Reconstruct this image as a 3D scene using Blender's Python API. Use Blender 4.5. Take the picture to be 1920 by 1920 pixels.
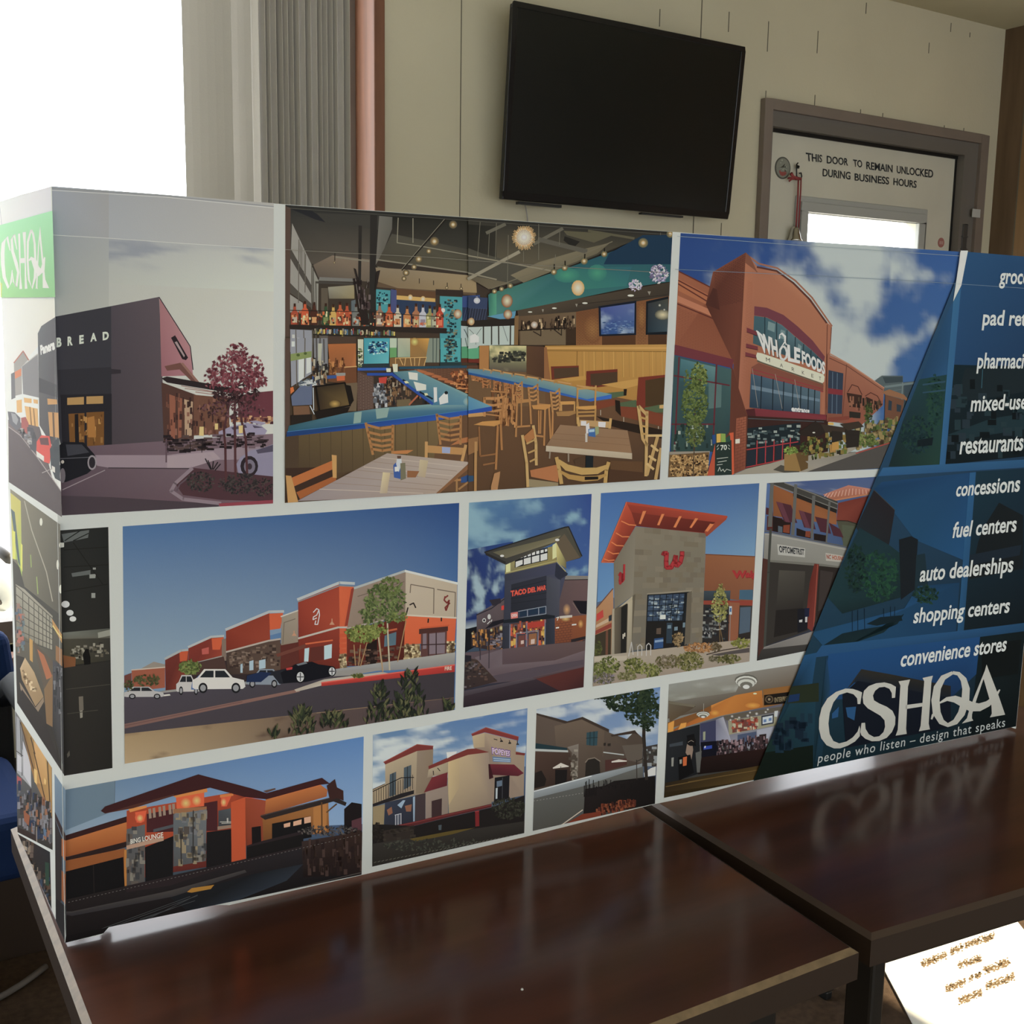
import bpy, bmesh, math, random
import numpy as np
from mathutils import Vector, Matrix, noise
from mathutils.geometry import tessellate_polygon

for _o in list(bpy.data.objects):
    bpy.data.objects.remove(_o)
SC = bpy.context.scene
COL = SC.collection
PI = math.pi

# ------------------------------------------------------------------ camera
FPX, PITCH, ROLL, HEAD, HCAM, YW = 2157.08, math.radians(8.815), math.radians(.899), math.radians(32.88), 1.40, 2.62
F_ = Vector((math.sin(HEAD)*math.cos(PITCH), math.cos(HEAD)*math.cos(PITCH), -math.sin(PITCH)))
R0 = Vector((math.cos(HEAD), -math.sin(HEAD), 0)); U0 = R0.cross(F_)
R_ = R0*math.cos(ROLL)+U0*math.sin(ROLL); U_ = U0*math.cos(ROLL)-R0*math.sin(ROLL)
CAM = Vector((0, 0, HCAM))
cam_data = bpy.data.cameras.new('camera')
cam = bpy.data.objects.new('camera', cam_data); COL.objects.link(cam)
cam_data.sensor_width = 36; cam_data.lens = FPX/1920*36; cam_data.clip_start = .01
m = Matrix((R_, U_, -F_)).transposed().to_4x4(); m.translation = CAM
cam.matrix_world = m
SC.camera = cam

# ------------------------------------------------------------------ sky, sun, exposure
SC.view_settings.view_transform = 'Standard'; SC.view_settings.look = 'None'
SC.view_settings.gamma = 1; SC.view_settings.use_curve_mapping = False
SC.view_settings.exposure = 0.0
w = bpy.data.worlds.new('sky'); SC.world = w; w.use_nodes = True
nt = w.node_tree; bg = nt.nodes['Background']
tc = nt.nodes.new('ShaderNodeTexCoord'); sx = nt.nodes.new('ShaderNodeSeparateXYZ')
mr = nt.nodes.new('ShaderNodeMapRange'); cr = nt.nodes.new('ShaderNodeMix'); cr.data_type = 'RGBA'
nt.links.new(tc.outputs['Generated'], sx.inputs[0]); nt.links.new(sx.outputs['Y'], mr.inputs[0])
mr.inputs[1].default_value = -.15; mr.inputs[2].default_value = .35
SKY_BACK, SKY_FRONT = (1.80, 1.88, 1.88), (5.6, 5.9, 6.2)     # hazy bright sky beyond the window, softer light from the room side
cr.inputs[6].default_value = (*SKY_BACK, 1); cr.inputs[7].default_value = (*SKY_FRONT, 1)
nt.links.new(mr.outputs[0], cr.inputs[0]); nt.links.new(cr.outputs[2], bg.inputs[0]); bg.inputs[1].default_value = 1.0
sun_d = bpy.data.lights.new('sun', 'SUN'); sun_d.energy = 16; sun_d.angle = math.radians(.6); sun_d.color = (1, .86, .6)
sun = bpy.data.objects.new('sun', sun_d); COL.objects.link(sun)
SUN = Vector((.75, -.2, .6)); sun.rotation_euler = SUN.to_track_quat('Z', 'Y').to_euler(); sun.location = (6, 0, 6)

# ------------------------------------------------------------------ helpers
def ray(x, y): return F_ + R_*((x-960)/FPX) - U_*((y-960)/FPX)
def onz(x, y, z): d = ray(x, y); return CAM + d*((z-HCAM)/d.z)
def ony(x, y, Y): d = ray(x, y); return CAM + d*(Y/d.y)
def onx(x, y, X): d = ray(x, y); return CAM + d*(X/d.x)
def onpl(x, y, p0, n): d = ray(x, y); return CAM + d*((p0-CAM).dot(n)/d.dot(n))
def lin(c): return c/12.92 if c <= .04045 else ((c+.055)/1.055)**2.4
def hexl(h): return tuple(lin(int(h[i:i+2], 16)/255) for i in (0, 2, 4))

MATS = {}
def mat(name, col=(.5, .5, .5), rough=.6, spec=.3, metal=0, coat=0, noise_amt=0, noise_scale=8, col2=None, bump=0, bump_scale=200, stretch=None, coat_rough=.1):
    if name in MATS: return MATS[name]
    M = bpy.data.materials.new(name); M.use_nodes = True; n = M.node_tree; b = n.nodes['Principled BSDF']
    b.inputs['Base Color'].default_value = (*col, 1); b.inputs['Roughness'].default_value = rough
    b.inputs['Specular IOR Level'].default_value = spec; b.inputs['Metallic'].default_value = metal
    b.inputs['Coat Weight'].default_value = coat; b.inputs['Coat Roughness'].default_value = coat_rough
    t = n.nodes.new('ShaderNodeTexCoord'); mp = n.nodes.new('ShaderNodeMapping'); n.links.new(t.outputs['Object'], mp.inputs[0])
    if stretch: mp.inputs['Scale'].default_value = stretch
    if noise_amt or col2:
        nz = n.nodes.new('ShaderNodeTexNoise'); nz.inputs['Scale'].default_value = noise_scale; nz.inputs['Detail'].default_value = 6
        n.links.new(mp.outputs[0], nz.inputs['Vector'])
        mx = n.nodes.new('ShaderNodeMix'); mx.data_type = 'RGBA'
        c2 = col2 or tuple(c*(1-noise_amt) for c in col)
        mx.inputs[6].default_value = (*col, 1); mx.inputs[7].default_value = (*c2, 1)
        rp = n.nodes.new('ShaderNodeMapRange'); rp.inputs[1].default_value = .35; rp.inputs[2].default_value = .65
        n.links.new(nz.outputs[0], rp.inputs[0]); n.links.new(rp.outputs[0], mx.inputs[0]); n.links.new(mx.outputs[2], b.inputs['Base Color'])
    if bump:
        nb = n.nodes.new('ShaderNodeTexNoise'); nb.inputs['Scale'].default_value = bump_scale; nb.inputs['Detail'].default_value = 3
        n.links.new(mp.outputs[0], nb.inputs['Vector'])
        bp = n.nodes.new('ShaderNodeBump'); bp.inputs['Strength'].default_value = bump; bp.inputs['Distance'].default_value = .002
        n.links.new(nb.outputs[0], bp.inputs['Height']); n.links.new(bp.outputs[0], b.inputs['Normal'])
    MATS[name] = M; return M

class MB:
    """collects shapes and links them as ONE mesh object"""
    def __init__(s): s.v = []; s.f = []; s.mi = []; s.m = 0
    def face(s, pts):
        i = len(s.v); s.v += [tuple(p) for p in pts]; s.f.append(tuple(range(i, i+len(pts)))); s.mi.append(s.m)
    def box(s, a, b):
        x0, y0, z0 = a; x1, y1, z1 = b
        s.hexa([(x0, y0, z0), (x1, y0, z0), (x1, y1, z0), (x0, y1, z0)], [(x0, y0, z1), (x1, y0, z1), (x1, y1, z1), (x0, y1, z1)])
    def hexa(s, bot, top):
        i = len(s.v); s.v += [tuple(p) for p in bot]+[tuple(p) for p in top]; n = len(bot)
        s.f.append(tuple(i+k for k in reversed(range(n)))); s.f.append(tuple(i+n+k for k in range(n))); s.mi += [s.m]*2
        for k in range(n):
            j = (k+1) % n; s.f.append((i+k, i+j, i+n+j, i+n+k)); s.mi.append(s.m)
    def tube(s, pts, r, n=10, cap=True):
        pts = [Vector(p) for p in pts]; rr = r if isinstance(r, (list, tuple)) else [r]*len(pts); i0 = len(s.v); up = None
        for k, p in enumerate(pts):
            d = (pts[min(k+1, len(pts)-1)]-pts[max(k-1, 0)]).normalized()
            if up is None: up = Vector((0, 0, 1)) if abs(d.z) < .9 else Vector((1, 0, 0))
            a = d.cross(up).normalized(); b = a.cross(d); up = b
            for j in range(n):
                t = 2*PI*j/n; s.v.append(tuple(p+(a*math.cos(t)+b*math.sin(t))*rr[k]))
        for k in range(len(pts)-1):
            for j in range(n):
                q = (j+1) % n; s.f.append((i0+k*n+j, i0+k*n+q, i0+(k+1)*n+q, i0+(k+1)*n+j)); s.mi.append(s.m)
        if cap:
            s.f.append(tuple(i0+j for j in reversed(range(n)))); s.f.append(tuple(i0+(len(pts)-1)*n+j for j in range(n))); s.mi += [s.m]*2
    def lathe(s, prof, c, n=24, ax='z'):
        c = Vector(c); i0 = len(s.v)
        for (r, h) in prof:
            for j in range(n):
                t = 2*PI*j/n; u, v_ = r*math.cos(t), r*math.sin(t)
                s.v.append(tuple(c+(Vector((u, v_, h)) if ax == 'z' else Vector((u, h, v_)) if ax == 'y' else Vector((h, u, v_)))))
        for k in range(len(prof)-1):
            for j in range(n):
                q = (j+1) % n; s.f.append((i0+k*n+j, i0+k*n+q, i0+(k+1)*n+q, i0+(k+1)*n+j)); s.mi.append(s.m)
    def build(s, name, mats, parent=None, bevel=0, smooth=False, loc=None, seg=2, subsurf=0):
        me = bpy.data.meshes.new(name); org = Vector(loc) if loc else Vector((0, 0, 0))
        par_off = parent.location if parent is not None and parent.type == 'EMPTY' else Vector((0, 0, 0))
        base = par_off
        me.from_pydata([tuple(Vector(v)-base) for v in s.v], [], s.f)
        for M in (mats if isinstance(mats, (list, tuple)) else [mats]): me.materials.append(M)
        for p, i in zip(me.polygons, s.mi): p.material_index = i
        bm = bmesh.new(); bm.from_mesh(me); bmesh.ops.remove_doubles(bm, verts=bm.verts, dist=1e-6); bmesh.ops.recalc_face_normals(bm, faces=bm.faces); bm.to_mesh(me); bm.free()
        o = bpy.data.objects.new(name, me); COL.objects.link(o)
        if parent is not None: o.parent = parent
        if bevel:
            b = o.modifiers.new('bevel', 'BEVEL'); b.width = bevel; b.segments = seg; b.limit_method = 'ANGLE'
        if subsurf:
            b = o.modifiers.new('sub', 'SUBSURF'); b.levels = b.render_levels = subsurf
        if smooth:
            for p in me.polygons: p.use_smooth = True
        return o

def thing(name, label, cat, loc=(0, 0, 0), group=None):
    o = bpy.data.objects.new(name, None); COL.objects.link(o); o.location = loc; o.empty_display_size = .1
    return tag(o, label, cat, group)
def tag(o, label, cat, group=None):
    o['label'] = label; o['category'] = cat
    if group: o['group'] = group
    return o
def struct(o): o['kind'] = 'structure'; return o

# ------------------------------------------------------------------ materials
m_wall = mat('beige_wall_paint', (.65, .60, .445), .7, .2, noise_amt=.05, noise_scale=3, bump=.25, bump_scale=120)
m_seam = mat('dark_wall_seam', (.16, .145, .11), .9, .1)
m_ceil = mat('ceiling_paint', (.62, .58, .42), .9, .1, noise_amt=.04, noise_scale=4)
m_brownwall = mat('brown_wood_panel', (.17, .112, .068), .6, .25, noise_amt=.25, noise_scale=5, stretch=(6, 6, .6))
m_floor = mat('dark_carpet', (.085, .055, .036), .95, .1, noise_amt=.3, noise_scale=60, bump=.6, bump_scale=400)
m_trim = mat('brown_wood_trim', (.23, .10, .055), .5, .35, noise_amt=.25, noise_scale=6, stretch=(8, 8, .5))
m_jamb = mat('grey_brown_jamb', (.235, .19, .16), .5, .35, noise_amt=.15, noise_scale=5)
m_door = mat('door_paint', (.66, .64, .54), .5, .3, noise_amt=.06, noise_scale=5)
m_doorgrey = mat('door_grey_metal', (.42, .43, .41), .4, .4)
m_black = mat('black_plastic', (.012, .012, .012), .4, .4)
m_screen = mat('tv_screen', (.0085, .0095, .0085), .22, .4)
m_gloss = mat('gloss_black', (.01, .01, .011), .12, .5)
m_blind = mat('blind_vinyl', (.50, .475, .43), .6, .3, noise_amt=.05, noise_scale=4, bump=.1, bump_scale=300)
m_top = mat('table_mahogany', (.09, .031, .017), .5, .05, coat=.70, coat_rough=.17, col2=(.06, .022, .0125), noise_scale=2.2, stretch=(1.2, 9, 9))
m_edge = mat('table_edge_band', (.25, .175, .10), .5, .3, noise_amt=.3, noise_scale=60)
m_edge_d = mat('table_edge_dark', (.036, .022, .014), .5, .3)
m_leg = mat('table_leg_metal', (.02, .017, .014), .35, .5)
m_chrome = mat('satin_metal', (.55, .53, .5), .25, .5, metal=1)
m_fab = mat('white_print_fabric', (.80, .83, .82), .75, .15, bump=.08, bump_scale=900)
m_pole = mat('display_frame_metal', (.5, .5, .52), .35, .5, metal=.8)
m_ink = mat('door_lettering_vinyl', (.03, .035, .04), .5, .3)
m_red = mat('red_cord', (.30, .06, .06), .7, .2)
m_blue = mat('blue_chair_fabric', (.009, .024, .085), .85, .15, bump=.2, bump_scale=500)
m_chairblack = mat('black_chair_vinyl', (.012, .012, .012), .75, .15)
m_white = mat('white_painted_plastic', (.75, .76, .75), .35, .5)
m_paper = mat('white_paper', (.86, .84, .78), .8, .1)
m_ptext = mat('brown_print_specks', (.22, .15, .085), .8, .1)
m_cable = mat('grey_cable', (.15, .13, .115), .5, .3)
m_ground = mat('pale_concrete', (.6, .6, .58), .9, .1, noise_amt=.1)
M = bpy.data.materials.new('clear_glass'); M.use_nodes = True; n_ = M.node_tree; n_.nodes.remove(n_.nodes['Principled BSDF'])
g_ = n_.nodes.new('ShaderNodeBsdfGlossy'); g_.inputs['Roughness'].default_value = .02; t_ = n_.nodes.new('ShaderNodeBsdfTransparent')
x_ = n_.nodes.new('ShaderNodeMixShader'); x_.inputs[0].default_value = .05; n_.links.new(t_.outputs[0], x_.inputs[1]); n_.links.new(g_.outputs[0], x_.inputs[2])
n_.links.new(x_.outputs[0], n_.nodes['Material Output'].inputs[0]); m_glass = M
# printed ink: colour stored on the print itself
M = bpy.data.materials.new('printed_fabric_ink'); M.use_nodes = True; n_ = M.node_tree; b_ = n_.nodes['Principled BSDF']
a_ = n_.nodes.new('ShaderNodeVertexColor'); a_.layer_name = 'ink'; n_.links.new(a_.outputs[0], b_.inputs['Base Color'])
b_.inputs['Roughness'].default_value = .75; b_.inputs['Specular IOR Level'].default_value = .12
nz_ = n_.nodes.new('ShaderNodeTexNoise'); nz_.inputs['Scale'].default_value = 900; tc_ = n_.nodes.new('ShaderNodeTexCoord'); n_.links.new(tc_.outputs['Object'], nz_.inputs['Vector'])
bp_ = n_.nodes.new('ShaderNodeBump'); bp_.inputs['Strength'].default_value = .08; bp_.inputs['Distance'].default_value = .001
n_.links.new(nz_.outputs[0], bp_.inputs['Height']); n_.links.new(bp_.outputs[0], b_.inputs['Normal']); m_print = M

# ------------------------------------------------------------------ room shell
XR, ZC, XL, YB = 3.705, 2.47, -2.6, -2.6
WX0, WX1, WZ0, WZ1 = -1.6, 1.29, .70, 2.40            # window opening
DX0, DX1, DZ = 2.60, 3.515, 2.03                        # door opening
b = MB(); b.box((XL, YB, -.1), (XR+.1, YW+.14, 0)); struct(b.build('floor', m_floor))
b = MB(); b.box((XL, YB, ZC), (XR+.1, YW+.14, ZC+.1)); struct(b.build('ceiling', m_ceil))
b = MB(); T = .12
b.box((XL, YW, 0), (WX0, YW+T, ZC)); b.box((WX0, YW, 0), (WX1, YW+T, WZ0)); b.box((WX0, YW, WZ1), (WX1, YW+T, ZC))
b.box((WX1, YW, 0), (DX0-.03, YW+T, ZC)); b.box((DX0-.03, YW, DZ+.03), (DX1+.03, YW+T, ZC)); b.box((DX1+.03, YW, 0), (XR, YW+T, ZC))
b.m = 1
def seam(x, y0, y1, wd=.0011):
    p, q = ony(x[0], y0, YW), ony(x[1], y1, YW); px = (p.x+q.x)/2
    b.box((px-wd, YW-.0012, min(p.z, q.z)), (px+wd, YW+.0005, min(max(p.z, q.z), ZC)))
seam((864.5, 862.5), -20, 410); seam((1316, 1301), -40, 440, .0014)
for x0, x1, y0, y1 in ((1366.5, 1366, 22, 60), (1440.5, 1439, 40, 97), (1533.5, 1532, 58, 100), (1624, 1623.5, 5, 26), (1782.8, 1782.4, 43, 60), (1818.5, 1818, 61, 70), (1436, 1435.5, 170, 183), (1528, 1527, 178, 199),
                       (1613.5, 1613, 205, 215), (1655, 1654.6, 212, 223), (1770.5, 1770, 235, 242), (1807, 1806.5, 240, 250), (1237, 1236.5, 17, 50), (1352, 1351.5, 418, 450), (1742, 1741, 80, 100)):
    seam((x0, x1), y0, y1, .0012)
struct(b.build('wall_back', [m_wall, m_seam]))
# right wall: brown panels, with an unseen opening added to let sun onto the sheet
b = MB(); OY0, OY1, OZ0, OZ1 = .40, 1.32, .74, 1.50
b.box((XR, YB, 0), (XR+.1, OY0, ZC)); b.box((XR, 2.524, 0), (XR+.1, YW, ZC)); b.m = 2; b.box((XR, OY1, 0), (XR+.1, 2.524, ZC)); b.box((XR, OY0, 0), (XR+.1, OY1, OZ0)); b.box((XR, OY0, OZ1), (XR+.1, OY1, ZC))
b.m = 1
for k in range(1, 8):
    yy = 2.524-(k-1)*.2
    if not OY0-.02 < yy < OY1+.02: b.box((XR-.0012, yy-.002, 0), (XR+.0005, yy+.002, ZC))
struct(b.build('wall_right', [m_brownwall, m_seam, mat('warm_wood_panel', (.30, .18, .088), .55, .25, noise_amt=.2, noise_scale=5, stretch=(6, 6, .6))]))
b = MB(); b.box((XL-.1, YB, -.1), (XL, YW+.14, ZC+.1)); struct(b.build('wall_left', m_wall))
b = MB(); b.box((XR-.012, YB, 0), (XR, YW, .09)); struct(b.build('baseboard_right', m_trim))
b = MB(); b.box((WX0-.2, YW-.014, 0), (DX0-.12, YW-.0005, .46)); struct(b.build('baseboard_back', m_edge_d))  # tall dark board stands in for shade and chair base below the window
# unseen pane added in the right wall's sun opening
b = MB(); b.box((XR+.04, OY0, OZ0), (XR+.046, OY1, OZ1)); wr = b.build('window_2', m_glass); struct(wr)

# window: recessed frame, post trim, pane
b = MB()
for (x0, x1, z0, z1) in ((WX0, WX1, WZ0, WZ0+.05), (WX0, WX1, WZ1-.05, WZ1), (WX0, WX0+.05, WZ0+.05, WZ1-.05), (WX1-.06, WX1, WZ0+.05, WZ1-.05)):
    b.box((x0, YW+.075, z0), (x1, YW+.115, z1))
wf = struct(b.build('window_1', m_jamb))
b = MB(); b.box((WX0+.04, YW+.09, WZ0+.04), (WX1-.05, YW+.096, WZ1-.04)); b.build('pane', m_glass, wf)
xl, xr = ony(702, 200, YW-.03).x, ony(722.5, 200, YW-.03).x
b = MB(); b.box((xl, YW-.03, .0), (xr, YW+.118, ZC-.002)); struct(b.build('trim_1', m_trim, bevel=.003))
b = MB(); b.box((WX0-.06, YW-.05, WZ0-.04), (xl-.002, YW+.07, WZ0)); struct(b.build('trim_2', m_trim, bevel=.004))

# vertical blind stacked at the right end of the window
vb = thing('vertical_blind', 'beige vertical blind drawn aside into a stack at the right end of the bright window', 'blind', (1.0, YW-.15, WZ0+.06))
edges = [436, 473, 487, 499, 508, 519, 531, 541, 551, 562, 573, 584, 595, 604, 614, 624, 633, 644, 656]
for i, ex in enumerate(edges):
    y0 = YW-.15; fr = ony(ex, 200, y0)
    if i in (0, 1):                                   # the two slats turned towards the room
        fr = ony(ex, 200, y0+.02*i); bkp = ony(345 if i == 0 else 400, 200, y0+(.05 if i == 0 else .06)); sx1, sy1 = bkp.x, bkp.y
    else:
        an = math.radians(82+5*math.sin(i*2.7)); sx1, sy1 = fr.x-.089*math.cos(an), fr.y+.089*math.sin(an)
    b = MB(); nn = 6; front = []; back = []; L = Vector((fr.x-sx1, fr.y-sy1)); Nn = Vector((L.y, -L.x)).normalized()
    for k in range(nn+1):
        t = k/nn; q = Vector((sx1, sy1))+L*t+Nn*.005*(1-4*(t-.5)**2); front.append(tuple(q)); back.append(tuple(q-Nn*.0011))
    z0, z1 = WZ0+.07, ZC-.06
    for k in range(nn):
        b.hexa([(*front[k], z0), (*front[k+1], z0), (*back[k+1], z0), (*back[k], z0)], [(*front[k], z1), (*front[k+1], z1), (*back[k+1], z1), (*back[k], z1)])
    b.build('slat', m_blind, vb)
b = MB(); b.box((WX0, YW-.26, ZC-.06), (xl-.01, YW-.001, ZC-.003)); b.build('head_rail', m_white, vb)

# ------------------------------------------------------------------ door
dr = bpy.data.objects.new('door_1', None); COL.objects.link(dr); dr.location = (DX0, YW, 0); struct(dr)
b = MB(); S = YW+.02
gx0, gx1, gz1, gz0 = 2.790, 3.328, 1.795, 1.0
b.box((DX0+.003, S, .01), (gx0, S+.045, DZ-.003)); b.box((gx1, S, .01), (DX1-.003, S+.045, DZ-.003)); b.box((gx0, S, gz1), (gx1, S+.045, DZ-.003)); b.box((gx0, S, .01), (gx1, S+.045, gz0))
b.build('door_slab', m_door, dr)
b = MB(); b.box((DX0+.0005, S-.006, DZ-.011), (DX1-.0005, S+.05, DZ-.0005)); b.box((DX1-.007, S-.004, .01), (DX1-.0005, S+.05, DZ-.011)); b.box((DX0+.0005, S-.003, .01), (DX0+.004, S+.05, DZ-.011)); b.build('weather_strip', m_black, dr)
b = MB()  # glazing bead with an outer lip
for o_, yo in ((.048, .006), (.030, .014)):
    X0, X1, Z0, Z1 = gx0-o_, gx1+o_, gz0-o_, gz1+o_*.95
    i0, i1, j0, j1 = gx0+.002, gx1-.002, gz0+.002, gz1-.002
    b.box((X0, S-yo, j1), (X1, S+.001, Z1)); b.box((X0, S-yo, Z0), (X1, S+.001, j0)); b.box((X0, S-yo, j0), (i0, S+.001, j1)); b.box((i1, S-yo, j0), (X1, S+.001, j1))
gf = b.build('glass_frame', m_doorgrey, dr, bevel=.003)
b = MB(); b.box((gx0-.005, S+.02, gz0-.005), (gx1+.005, S+.026, gz1+.005)); b.build('door_glass', m_glass, gf)
b = MB()  # steel jamb
b.box((DX0-.028, YW-.012, 0), (DX0, YW+.08, DZ+.028)); b.box((DX1, YW-.012, 0), (DX1+.028, YW+.08, DZ+.028)); b.box((DX0, YW-.012, DZ), (DX1, YW+.08, DZ+.028))
b.box((DX1-.05, YW+.012, 0), (DX1, YW+.019, DZ)) if False else None
b.build('door_jamb', mat('dark_bronze_jamb', (.16, .145, .13), .45, .35), dr)
b = MB()  # brown wood casing
b.box((DX0-.045, YW-.022, 0), (DX0-.012, YW-.0005, DZ+.075)); b.box((DX1+.075, YW-.022, 0), (DX1+.118, YW-.0005, DZ+.075)); b.box((DX0-.012, YW-.022, DZ+.045), (DX1+.075, YW-.0005, DZ+.075))
b.build('casing', m_jamb, dr, bevel=.002)
b = MB()
b.box((DX0-.012, YW-.010, DZ+.014), (DX1+.075, YW-.0005, DZ+.045)); b.box((DX1+.014, YW-.010, 0), (DX1+.075, YW-.0005, DZ+.014))
b.build('inner_casing', mat('slate_jamb', (.17, .155, .14), .5, .3), dr)
b = MB(); b.box((3.532, S-.035, 1.60), (3.558, S-.018, 1.80)); b.box((3.524, S-.03, 1.795), (3.566, S-.016, 1.803))
for k in range(4): b.box((3.529, S-.038, 1.63+k*.042), (3.561, S-.017, 1.634+k*.042))
b.build('door_hinge', mat('hinge_steel', (.12, .12, .12), .4, .5, metal=.6), dr, bevel=.001)

def text_mesh(s, off=0.0, sp=1.0):
    cu = bpy.data.curves.new('t', 'FONT'); cu.body = s; cu.offset = off; cu.resolution_u = 3; cu.space_character = sp
    o = bpy.data.objects.new('t', cu); COL.objects.link(o)
    dg = bpy.context.evaluated_depsgraph_get(); me = bpy.data.meshes.new_from_object(o.evaluated_get(dg))
    v = [(q.co.x, q.co.y) for q in me.vertices]; f = [tuple(p.vertices) for p in me.polygons]
    bpy.data.objects.remove(o); bpy.data.curves.remove(cu); bpy.data.meshes.remove(me)
    xs = [q[0] for q in v]; ys = [q[1] for q in v]
    return v, f, (min(xs), min(ys), max(xs), max(ys))
def qmap(q, bb):
    """projective map from bbox bb to quad q (TL,TR,BR,BL), y up in bb"""
    (x0, y0), (x1, y1), (x2, y2), (x3, y3) = q
    dx1, dx2, dx3 = x1-x2, x3-x2, x0-x1+x2-x3; dy1, dy2, dy3 = y1-y2, y3-y2, y0-y1+y2-y3
    den = dx1*dy2-dx2*dy1; g = (dx3*dy2-dx2*dy3)/den; h = (dx1*dy3-dx3*dy1)/den
    a, b_, c = x1-x0+g*x1, x3-x0+h*x3, x0; d, e, f = y1-y0+g*y1, y3-y0+h*y3, y0
    def fn(px, py):
        u = (px-bb[0])/(bb[2]-bb[0]); v = 1-(py-bb[1])/(bb[3]-bb[1]); w_ = g*u+h*v+1
        return (a*u+b_*v+c)/w_, (d*u+e*v+f)/w_
    return fn
def door_text(s, q):
    v, f, bb = text_mesh(s, .02); fn = qmap(q, bb); y = S-.0012
    bmx = MB()
    P = [ony(*fn(*p), y) for p in v]
    bmx.v = [tuple(p) for p in P]; bmx.f = f; bmx.mi = [0]*len(f)
    bmx.build('lettering', m_ink, dr)
Z4 = lambda x, y: (1400+x/3.692, 160+y/3.692)
for s, q in (('THIS', ((409, 464), (524, 482), (522, 534), (415, 525))), ('DOOR', ((555, 486), (703, 506), (702, 557), (555, 541))), ('TO', ((737, 512), (800, 519), (800, 570), (741, 563))),
             ('REMAIN', ((829, 527), (1011, 552), (1010, 604), (829, 580))), ('UNLOCKED', ((1040, 556), (1293, 586), (1290, 642), (1040, 608))),
             ('DURING', ((528, 576), (720, 600), (718, 654), (526, 630))), ('BUSINESS', ((748, 608), (988, 636), (986, 688), (748, 660))), ('HOURS', ((1017, 640), (1178, 661), (1176, 712), (1016, 691)))):
    door_text(s, [Z4(*p) for p in q])
def disc(name, c, r, y, mats, label, cat, rings):
    bb = MB(); n = 28
    for k, (r0, r1, mi, dz0, dz1) in enumerate(rings):
        bb.m = mi
    c = Vector((c.x, y, c.z)); bb.m = 0
    bb.lathe([(0, -.0022), (r, -.0022), (r, -.0004), (0, -.0004)], c, n, 'y')
    return bb
c = ony(1467, 315, S)
# round sticker
b = MB(); b.lathe([(0, -.002), (.033, -.002), (.033, -.0003), (0, -.0003)], (c.x, S, c.z), 32, 'y')
b.m = 1; b.lathe([(0, -.0024), (.029, -.0024)], (c.x, S, c.z), 32, 'y'); b.m = 2
rs = random.Random(4)
for k in range(26):
    a, q = rs.uniform(0, 6.28), rs.uniform(0, .024); X, Z = c.x+q*math.cos(a), c.z+q*math.sin(a); e = rs.uniform(.002, .004)
    if Z > c.z-.008: b.m = 2 if rs.random() < .6 else 0
    else: b.m = 3
    b.face([(X-e, S-.0027, Z-e*.5), (X+e, S-.0027, Z-e*.7), (X+e*.8, S-.0027, Z+e*.7), (X-e*.9, S-.0027, Z+e*.5)])
b.m = 3; b.face([(c.x+px, S-.0028, c.z+pz) for px, pz in ((-.017, -.012), (.017, -.012), (.011, -.021), (0, -.024), (-.011, -.021))])
st = b.build('round_sticker', [mat('sticker_dark', (.10, .10, .085), .6), mat('sticker_grey', (.25, .26, .22), .6), mat('sticker_pale', (.42, .43, .36), .6), mat('sticker_red', (.33, .09, .08), .6)])
tag(st, 'round dark sticker with a red patch at the upper left of the white door', 'sticker')
c = ony(1764, 455, S); b = MB(); b.lathe([(0, -.002), (.0165, -.002), (.0165, -.0003), (0, -.0003)], (c.x, S, c.z), 24, 'y')
b.m = 1
for k in (-1, 0, 1): b.box((c.x+k*.007-.0022, S-.0026, c.z-.006), (c.x+k*.007+.0022, S-.002, c.z+.005))
tag(b.build('round_sticker', [mat('pink_sticker', (.40, .17, .15), .6), mat('pink_sticker_marks', (.55, .36, .32), .6)]), 'small pink round sticker low on the right side of the white door', 'sticker')
# hook, red cord and bell
hk = thing('door_bell', 'silver bell hanging by a red cord from a dark hook on the white door', 'bell', (2.70, S, 1.70))
Z5 = lambda x, y, yy=S-.012: ony(1440+x/10.67, 280+y/10.67, yy)
b = MB(); b.tube([Z5(600, 270), Z5(575, 300), Z5(570, 400), Z5(570, 520), Z5(600, 590), Z5(650, 600), Z5(675, 540), Z5(660, 470), Z5(630, 480)], .0022, 8)
b.tube([Z5(590, 340, S), Z5(590, 340)], .004, 8); b.tube([Z5(610, 330), Z5(600, 380)], .004, 8)
b.build('hook', m_black, hk, smooth=True)
b = MB()
b.tube([Z5(660, 600, S-.016), Z5(655, 800, S-.016), Z5(630, 1200, S-.016), Z5(610, 1590, S-.016)], .0022, 8)
b.tube([Z5(610, 600, S-.018), Z5(600, 900, S-.018), Z5(575, 1300, S-.018), Z5(560, 1590, S-.016)], .0026, 8)
b.tube([Z5(660, 590, S-.02), Z5(560, 580, S-.022), Z5(500, 540, S-.02), Z5(460, 480, S-.02)], [.004, .006, .004, .0055], 8)
b.tube([Z5(540, 580, S-.018), Z5(470, 570, S-.02), Z5(405, 580, S-.02)], .003, 8); b.tube([Z5(540, 590, S-.02), Z5(480, 590, S-.02), Z5(425, 635, S-.02)], .003, 8)
b.build('cord', m_red, hk, smooth=True)
c = Z5(540, 1700, S-.024); b = MB()
b.lathe([(.001, .024), (.008, .022), (.013, .014), (.016, 0), (.020, -.014), (.024, -.019), (.022, -.020), (.014, -.004), (.001, 0)], c, 24, 'z')
b.build('bell', m_chrome, hk, smooth=True)
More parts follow.
